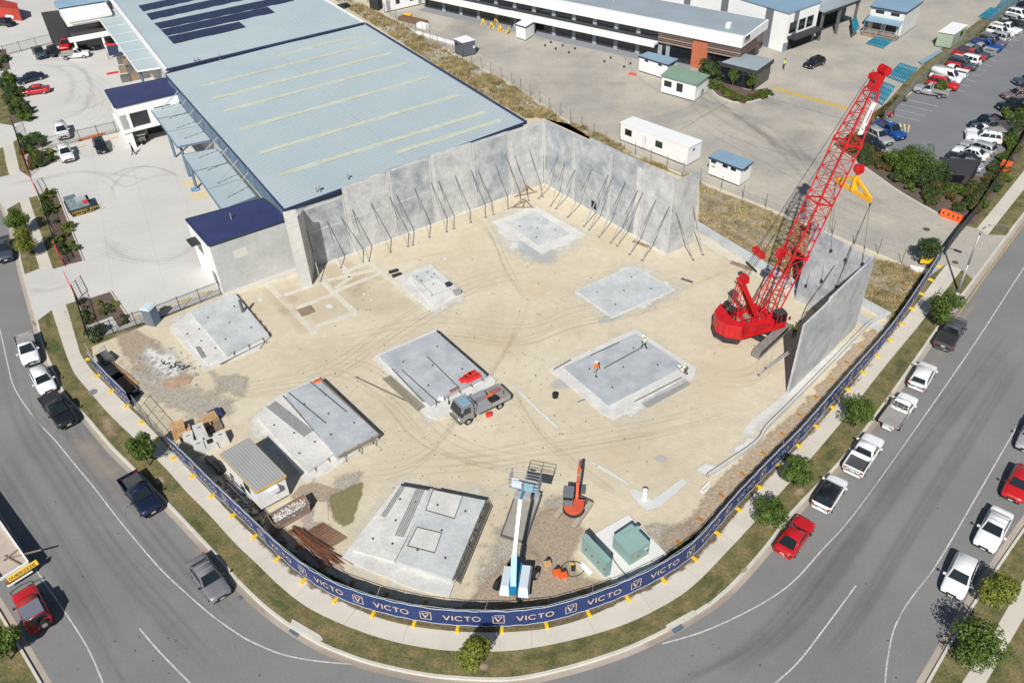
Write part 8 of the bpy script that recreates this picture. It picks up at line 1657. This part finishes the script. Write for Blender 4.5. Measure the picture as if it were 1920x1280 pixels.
# ================================================================ TREES AND SHRUBS
def leafmesh(n, rx, rz, seed, size=.17, clumps=16, m=LEAF, top=.5):
    r = random.Random(seed); mb = MB(); cl = []
    for i in range(clumps):
        while 1:
            p = V(r.uniform(-1, 1), r.uniform(-1, 1), r.uniform(-1, 1))
            if p.length < 1 and p.length > .35: break
        cl.append((V(p.x*rx*.78, p.y*rx*.78, p.z*rz*.78), r.uniform(.36, .56)*min(rx, rz)))
    cl.append((V(0, 0, 0), .5*min(rx, rz)))
    for i in range(n):
        c, s = cl[r.randrange(len(cl))]; d = V(r.gauss(0, 1), r.gauss(0, 1), r.gauss(0, 1)).normalized(); q = c+d*s*(.55+.5*r.random()**.5)*V(1, 1, 1).x
        nrm = (d+V(r.gauss(0, .5), r.gauss(0, .5), r.gauss(.5, .5))).normalized(); a = nrm.cross(V(r.gauss(0, 1), r.gauss(0, 1), r.gauss(0, 1))).normalized(); b = nrm.cross(a); k = size*r.uniform(.6, 1.25)
        mb.add([q-a*k*.5, q+b*k*.32, q+a*k*.5, q-b*k*.32], [(0, 1, 2, 3)])
    return mb
TP = {}
def tree(px, h, rx, rz, label, m=LEAF, seed=0, n=4200, cat='tree', group='young street trees', size=.2, z=0, name='street_tree', lean=0):
    c = G(*px) if not isinstance(px, Vector) else px; t = thing(name, label, cat, c, group); hc = h-rz
    mb = MB(); mb.tube(c, c+V(lean*.3, 0, hc*.6), .085, .06, n=7); tp = c+V(lean*.3, 0, hc*.6); r = random.Random(seed)
    for i in range(6): a = i*1.05+r.random(); mb.tube(tp, c+V(math.cos(a)*rx*.5, math.sin(a)*rx*.5, hc+r.uniform(-.3, .4)*rz), .045, .015, n=5)
    mb.tube(tp, c+V(lean, 0, hc+rz*.5), .05, .015, n=5); mb.build('trunk', BARK, t)
    key = (round(rx, 1), round(rz, 1), seed % 4, m.name, n)
    if key in TP: o = TP[key].copy(); COL.objects.link(o); o.parent = t
    else:
        mb = leafmesh(n, rx, rz, seed, size, 12+seed*5 % 9, m=m); me = mb.build('crown', m); me.parent = t; o = me; TP[key] = o
    o.location = (lean, 0, hc); o.rotation_euler = (0, 0, seed*1.3); return t
trs = [((280, 872), 3.6, 1.35, 1.25, 'round bright green tree on the verge between the two dark pickups', LEAF, 1), ((895, 1253), 3.5, 1.3, 1.35, 'yellow green tree on the verge at the bottom centre', LEAFY, 2), ((1440, 985), 3.3, 1.35, 1.25, 'verge tree lowest on the right road beside the red coupe', LEAF, 3), ((1489, 913), 3.2, 1.3, 1.2, 'verge tree beside the small white car with black roof', LEAF, 4), ((1596, 800), 3.4, 1.35, 1.3, 'verge tree beside the aluminium tray ute', LEAF, 5), ((1760, 610), 4.2, 1.6, 1.6, 'leafy verge tree beside the dark grey pickup', LEAF, 6),
 ((1857, 1137), 3.2, 1.25, 1.15, 'small yellowish tree on the opposite verge near the round white hatchback', LEAFY, 7), ((1822, 1242), 4.4, 2.0, 1.8, 'larger spreading tree on the opposite verge at bottom right', LEAF, 8), ((20, 1235), 3.4, 1.5, 1.2, 'verge tree at the lower left edge below the red four wheel drive', LEAF, 9), ((44, 440), 3.8, 1.45, 1.4, 'upper of the twin verge trees on the left', LEAF, 10), ((58, 480), 3.9, 1.5, 1.5, 'lower of the twin verge trees on the left', LEAFY, 11), ((1728, 497), 4.0, 1.4, 1.3, 'dark small tree in the corner by the yard exit', LEAFD, 12), ((1758, 178), 2.6, .9, .9, 'small bright tree on the kerb island in the parking', LEAF, 13), ((1882, 235), 2.6, .9, .9, 'small bright tree beside the navy ute', LEAF, 14)]
for a in trs: tree(*a[:5], m=a[5], seed=a[6])
# garden trees and shrubs at the right
big = [((1682, 318), 3.6, 1.9, 1.5), ((1712, 330), 4.6, 2.2, 1.9), ((1738, 338), 3.8, 2.0, 1.6), ((1700, 338), 3.2, 1.8, 1.4), ((1755, 348), 3.0, 1.6, 1.3), ((1728, 352), 3.0, 1.8, 1.3)]
nmb = ['upper left', 'tallest middle', 'right middle', 'lower left', 'right end', 'lower middle']
for i, (px, h, rx, rz) in enumerate(big): tree(px, h, rx, rz, 'dense green garden tree in the clump by the dark enclosure, '+nmb[i], m=LEAF if i < 4 else LEAFD, seed=20+i, n=3600, group='garden trees by the parking', size=.2, name='garden_tree')
SH = {}
def shrub(px, r_, h, label, m=LEAFD, seed=0, group='low garden shrubs', w=None):
    c = G(*px) if not isinstance(px, Vector) else px; key = (m.name, seed % 3)
    if key not in SH: o = leafmesh(1500, 1.0, .75, 50+seed % 3, .2, 9, m).build('foliage', m); SH[key] = o; new = o
    else: new = SH[key].copy(); COL.objects.link(new)
    new.name = 'shrub'; new.location = (c.x, c.y, h*.45); new.scale = (r_, r_*(w or 1), h*.62); new.rotation_euler = (0, 0, rnd.random()*6); new['label'] = label; new['category'] = 'shrub'; new['group'] = group
    return new
def scat(poly, n, lab, ms, r0, r1, h0, h1, group):
    pts = [Vector(p) for p in poly]; xs = [p.x for p in pts]; ys = [p.y for p in pts]; k = 0; tries = 0
    while k < n and tries < 5000:
        tries += 1; x, y = rnd.uniform(min(xs), max(xs)), rnd.uniform(min(ys), max(ys)); ins = False
        for i in range(len(pts)):
            a, b = pts[i], pts[(i+1) % len(pts)]
            if (a.y > y) != (b.y > y) and x < (b.x-a.x)*(y-a.y)/(b.y-a.y)+a.x: ins = not ins
        if ins: shrub((x, y), rnd.uniform(r0, r1), rnd.uniform(h0, h1), lab, rnd.choice(ms), rnd.randrange(3), group); k += 1
scat([(1640, 300), (1740, 345), (1848, 345), (1900, 268), (1880, 340), (1830, 408), (1757, 392), (1690, 355)], 70, 'low dark shrub in the garden bed round the enclosure', [LEAFD, LEAFD, LEAF, LEAFR], .7, 1.3, .8, 1.6, 'shrubs round the dark enclosure')
scat([(1600, 262), (1640, 285), (1660, 302), (1630, 315), (1570, 275)], 16, 'dark shrub in the bed below the black hatchback', [LEAFD, LEAFR], .8, 1.3, .8, 1.4, 'shrubs behind the crane boom')
scat([(1620, 240), (1655, 205), (1700, 170), (1712, 175), (1680, 198), (1640, 245)], 20, 'reddish shrub between the yard fence and the parking bays', [LEAFR, LEAFY, LEAFR], .5, .9, .5, 1.0, 'shrubs along the parking fence')
scat([(1800, 98), (1925, 0), (1960, -20), (1925, 12), (1810, 102)], 24, 'yellow green shrub between the fence and the upper parked cars', [LEAFY, LEAF], .6, 1.0, .5, 1.0, 'shrubs behind the upper cars')
scat([(1885, 262), (1925, 205), (1935, 225), (1895, 290)], 14, 'green shrub at the right edge behind the parked row', [LEAF, LEAFD], .9, 1.5, 1.2, 2.2, 'shrubs at the right edge')
scat(BEDS[0], 26, 'planting strip shrub between lot and upper footpath', [LEAFD, LEAF, LEAFY], .4, .95, .4, 1.2, 'shrubs in the narrow planting strip'); scat(BEDS[1], 22, 'low shrub in the corner bed by the portable toilet', [LEAFD, LEAFR, LEAFY], .25, .6, .3, .7, 'shrubs in the corner bed'); scat(BEDS[2], 22, 'dense dark shrub beside the red sedan', [LEAFD, LEAFD, LEAF], .8, 1.2, 1.2, 2.0, 'shrubs beside the red sedan'); scat(BEDS[3], 8, 'dark shrub left of the white four wheel drive', [LEAFD, LEAF], .8, 1.2, 1.2, 1.8, 'shrubs by the left gate'); scat(BEDS[4], 14, 'mixed low shrub in the bed left of the white wagon', [LEAFD, LEAFY, LEAF], .5, 1.0, .6, 1.2, 'mixed shrubs in the small bed'); scat(BEDS[5], 6, 'dark shrub at the upper left edge', [LEAFD, LEAF], .8, 1.1, .8, 1.4, 'shrubs at the upper left edge')
shrub((184, 632), 1.3, 1.5, 'round dark bush at the end of the black picket fence', LEAFD, 1, 'single bushes')
for px, r_, h, lab, m in [((1330, 143), 2.0, 3.2, 'large dark shrub touching the brick pier', LEAFD), ((1346, 150), 1.6, 2.6, 'dark shrub right of the brick pier', LEAFD), ((1340, 166), 1.1, 1.6, 'shrub at the left tip of the garden', LEAF)]: shrub(px, r_, h, lab, m, 2, 'shrubs by the entry pavilion')
scat([(1340, 160), (1365, 168), (1395, 185), (1440, 172), (1440, 182), (1395, 192), (1350, 178)], 20, 'low clipped shrub along the curved kerb of the office garden', [LEAFR, LEAF, LEAFY], .7, 1.0, .6, .9, 'shrubs along the office garden kerb')
sheet('garden_bed', [(1322, 130), (1350, 140), (1372, 158), (1405, 170), (1440, 165), (1444, 180), (1410, 190), (1375, 190), (1345, 178), (1331, 160)], 0.0155, MULCH); kerbrun([(1330, 162), (1345, 180), (1375, 192), (1410, 191), (1446, 179)])
for i, px in enumerate([(1373, 162), (1407, 170)]): tree(px, 3.0, .95, 1.1, 'small conical tree in the office garden, '+['left', 'right'][i], m=LEAF, seed=30+i, n=1500, group='small garden trees', name='garden_tree')
# dry weeds
def weeds(name, poly, n, label, h=(.25, .7), m=WEED):
    pts = [Vector(p) for p in poly]; xs = [p.x for p in pts]; ys = [p.y for p in pts]; mb = MB(); k = 0; r = random.Random(5)
    while k < n:
        x, y = r.uniform(min(xs), max(xs)), r.uniform(min(ys), max(ys)); ins = False
        for i in range(len(pts)):
            a, b = pts[i], pts[(i+1) % len(pts)]
            if (a.y > y) != (b.y > y) and x < (b.x-a.x)*(y-a.y)/(b.y-a.y)+a.x: ins = not ins
        if not ins: continue
        c = G(x, y)
        if noise.noise(c*.22)+.75*noise.noise(c*.8) < -.12: k += .25; continue
        for j in range(5):
            a = r.uniform(0, 6.28); hh = r.uniform(*h)*(1+.6*noise.noise(c*.3)); d = V(math.cos(a), math.sin(a)); p = c+V(r.gauss(0, .12), r.gauss(0, .12)); w_ = V(-d.y, d.x)*r.uniform(.03, .07)
            mb.add([p-w_, p+w_, p+d*hh*r.uniform(.2, .8)+V(0, 0, hh)], [(0, 1, 2)])
        k += 1
    return struct(mb.build(name, m), 'stuff', label, 'weeds')
S1 = [(612, -10), (640, -8), (755, 48), (850, 104), (960, 162), (1030, 210), (1135, 275), (1312, 345), (1316, 352), (1290, 335), (1180, 285), (1100, 240), (1020, 222), (985, 222), (860, 150), (740, 72)]
S2 = [(1312, 345), (1435, 392), (1500, 420), (1530, 440), (1490, 540), (1430, 490), (1310, 415)]; S3 = [(1640, 485), (1690, 498), (1735, 515), (1725, 545), (1668, 630), (1668, 592), (1614, 562)]
for nm_, q in (('scrub_ground', S1+[]), ('scrub_ground', S2), ('scrub_ground', S3)):
    z_ = .0095; sheet(nm_, q, z_, SCRUB)
softs('bare_scrub', DIRTP, polys=[[(1300, 380), (1380, 410), (1440, 450), (1480, 500), (1440, 490), (1310, 420)], [(1610, 560), (1650, 545), (1690, 560), (1690, 600), (1665, 590)]], inset=.6)
weeds('dry_weeds', S1, 9000, 'dry yellow weeds between the long roof and the yard fence'); weeds('dry_weeds', S2, 3200, 'low yellow grass behind the end of the right wall', (.12, .3)); weeds('dry_weeds', S3, 2200, 'dry reddish grass right of the standing panels', (.12, .35))
weeds('verge_tufts', [(1240, 1050), (1370, 950), (1500, 820), (1660, 636), (1668, 625), (1662, 640), (1580, 735), (1440, 888), (1302, 1036), (1242, 1078)], 500, 'sparse green weeds inside the right banner', (.1, .3), LEAF); weeds('verge_tufts', [(470, 960), (560, 1050), (700, 1120), (900, 1150), (880, 1165), (700, 1140), (567, 1078), (480, 1000)], 500, 'sparse green weeds inside the lower banner', (.1, .3), LEAF)
rk = MB(); r = random.Random(9)
for i in range(900):
    u = r.random(); c = lerp(G(640, 2), G(1000, 195), u)+V(r.gauss(0, 1.0), r.gauss(0, 1.0)); s = r.uniform(.08, .35); rk.box((c.x, c.y, s*.25), (s, s*.8, s*.5), r.random()*3)
struct(rk.build('rocks', mat('rocks', (.50, .46, .40), .9, var=.3)), 'stuff', 'pale loose rocks among the weeds by the fence', 'rocks')
# ================================================================ PEOPLE
def skinmesh(verts, edges, name, m, par, sub=1):
    me = bpy.data.meshes.new(name); me.from_pydata([v[0] for v in verts], edges, []); o = bpy.data.objects.new(name, me); COL.objects.link(o)
    md = o.modifiers.new('s', 'SKIN'); md.use_smooth_shade = True; sv = me.skin_vertices[0].data
    for i, v in enumerate(verts): rr = v[1]; sv[i].radius = (rr, rr) if not isinstance(rr, tuple) else rr; sv[i].use_root = (i == 0)
    sb_ = o.modifiers.new('b', 'SUBSURF'); sb_.levels = sb_.render_levels = sub
    dg = bpy.context.evaluated_depsgraph_get(); nm = bpy.data.meshes.new_from_object(o.evaluated_get(dg)); nm.materials.clear(); nm.materials.append(m); bpy.data.objects.remove(o)
    q = bpy.data.objects.new(name, nm); COL.objects.link(q); q.parent = par; nm.polygons.foreach_set('use_smooth', [True]*len(nm.polygons)); return q
def person(px, face, label, shirt, pants, hat, pose='stand', z=0):
    c = G(*px, z); t = thing('person', label, 'person', (0, 0, 0)); bend = {'stand': 0, 'walk': .12, 'bend': 1.15}[pose]; hip = V(0, 0, .92 if pose != 'bend' else .82)
    sp = V(math.sin(bend), 0, math.cos(bend)); ch = hip+sp*.42; nk = hip+sp*.56; hd = nk+sp*.12+V(.02, 0, 0) if pose != 'bend' else nk+V(.14, 0, -.02); st_ = .24 if pose == 'walk' else .06
    kn = [V(st_*.6+(.06 if pose == 'bend' else 0), -.11, .48), V(-st_*.3+(.06 if pose == 'bend' else 0), .11, .48)]; an_ = [V(st_, -.12, .09), V(-st_*1.3, .12, .09)]; sh = [ch+V(0, -.19, .06), ch+V(0, .19, .06)]
    if pose == 'bend': el = [sh[0]+V(.14, -.04, -.24), sh[1]+V(.14, .04, -.24)]; wr = [el[0]+V(.12, .03, -.2), el[1]+V(.12, -.03, -.2)]
    else: el = [sh[0]+V(-.05, -.05, -.27), sh[1]+V(.03, .05, -.27)]; wr = [el[0]+V(.14 if pose == 'walk' else .08, 0, -.22), el[1]+V(.16, -.02, -.18)]
    vs = [(hip, .13), (hip+sp*.2, .12), (ch, .145), (nk, .055), (hd, .075), (hd+sp*.10 if pose != 'bend' else hd+V(.09, 0, .03), .095), ((hd+sp*.19) if pose != 'bend' else hd+V(.17, 0, .02), .06)]; es = [(i, i+1) for i in range(6)]
    for i in (0, 1):
        k = len(vs); vs += [(sh[i], .065), (el[i], .045), (wr[i], .03), (wr[i]+(wr[i]-el[i]).normalized()*.07, .034)]; es += [(2, k), (k, k+1), (k+1, k+2), (k+2, k+3)]
        d = (wr[i]-el[i]).normalized(); s = d.cross(V(0, 0, 1) if abs(d.z) < .9 else V(1, 0, 0)).normalized()
        for f in range(4): b = len(vs); o_ = s*(-.026+.0175*f); e1 = vs[k+3][0]+o_+d*.03; vs += [(e1, .009), (e1+d*(.035+.006*(f in (1, 2)))+V(.008, 0, 0), .008)]; es += [(k+3, b), (b, b+1)]
        b = len(vs); vs += [(wr[i]+d*.03-s*.045, .01), (wr[i]+d*.065-s*.055, .009)]; es += [(k+2, b), (b, b+1)]
        b = len(vs); vs += [(hip+V(0, (-.09, .09)[i], -.05), .10), (kn[i], .062), (an_[i], .042), (an_[i]+V(.13, 0, -.03), .04)]; es += [(0, b), (b, b+1), (b+1, b+2), (b+2, b+3)]
    OFF[t.name] = Vector((0, 0, 0)); skinmesh(vs, es, 'body', SKIN, t, 1)
    vs = [(hip+sp*.0, .15), (hip+sp*.2, .145), (ch, .17), (ch+sp*.08, .1)]; es = [(0, 1), (1, 2), (2, 3)]
    for i in (0, 1): k = len(vs); vs += [(sh[i], .085), (el[i], .062), (lerp(el[i], wr[i], .8), .045)]; es += [(2, k), (k, k+1), (k+1, k+2)]
    skinmesh(vs, es, 'shirt', shirt, t); vs = [(hip+V(0, 0, .02), .145)]; es = []
    for i in (0, 1): k = len(vs); vs += [(hip+V(0, (-.09, .09)[i], -.06), .115), (kn[i], .08), (lerp(kn[i], an_[i], .85), .065)]; es += [(0, k), (k, k+1), (k+1, k+2)]
    skinmesh(vs, es, 'trousers', pants, t)
    for i in (0, 1): MB().hexa([an_[i]+V(x, y, -.09) for x, y in ((-.08, -.05), (.2, -.05), (.2, .05), (-.08, .05))], [an_[i]+V(x, y, .03) for x, y in ((-.07, -.045), (.1, -.04), (.1, .04), (-.07, .045))]).build('boot', BLACK, t)
    hc = vs and ((hd+sp*.13) if pose != 'bend' else hd+V(.12, 0, .05)); mb = MB(); n = 12
    for j in range(4):
        for i in range(n): a = 2*math.pi*i/n; e = R(j*28); mb.v.append(hc+V(math.cos(a)*.125*math.cos(e), math.sin(a)*.12*math.cos(e), .02+math.sin(e)*.13))
    mb.f = [(j*n+i, j*n+(i+1) % n, (j+1)*n+(i+1) % n, (j+1)*n+i) for j in range(3) for i in range(n)]+[tuple(range(3*n, 4*n))]; mb.build('hard_hat' if hat is not BLACK else 'hair', hat, t, True)
    if hat is not BLACK: MB().tube(hc+V(.02, 0, .01), hc+V(.02, 0, .03), .155, n=14).build('hat_brim', hat, t)
    fx = hc+V(.10, 0, -.04)
    for y in (-.035, .035): MB().box(fx+V(.0, y, .03), (.012, .02, .012)).build('eye', BLACK, t)
    MB().box(fx+V(.012, 0, .0), (.03, .022, .04)).build('nose', SKIN, t); MB().box(fx+V(.0, 0, -.045), (.012, .045, .01)).build('mouth', mat('lip', (.3, .1, .08), .6), t)
    t.location = c; t.rotation_euler = (0, 0, R(face)); return t
HV = mat('vest_lime', (.45, .75, .08), .6); ORG = mat('shirt_orange', (.80, .20, .03), .7); NVP = mat('trousers_navy', (.02, .025, .045), .8); GRP = mat('trousers_grey', (.35, .34, .33), .8); DKS = mat('shirt_dark', (.03, .03, .035), .8); HLM = mat('helmet_white', (.8, .8, .78), .4)
person((1116, 702), -60, 'worker in orange shirt and white helmet on the fresh casting bed', ORG, GRP, HLM, 'walk', .3)
person((1207, 654), 200, 'worker in pale vest and white helmet at the top of the fresh bed', mat('vest_pale', (.65, .75, .5), .7), NVP, HLM, 'walk', .1)
person((1286, 700), 190, 'worker in lime shirt bending at the right corner of the fresh bed', mat('vest_pale', (.65, .75, .5), .7), mat('trousers_brown', (.12, .07, .07), .8), HLM, 'bend', .1)
person((1488, 631), 60, 'worker in lime vest standing in shadow by the crane cab', HV, NVP, mat('helmet_blue', (.05, .09, .2), .4), 'stand')
person((1469, 130), -30, 'person in bright lime shirt standing at the workshop entrance', HV, NVP, BLACK, 'stand')
person((252, 290), 200, 'person in dark clothes walking in the left lot by the far office', DKS, DKS, BLACK, 'walk')
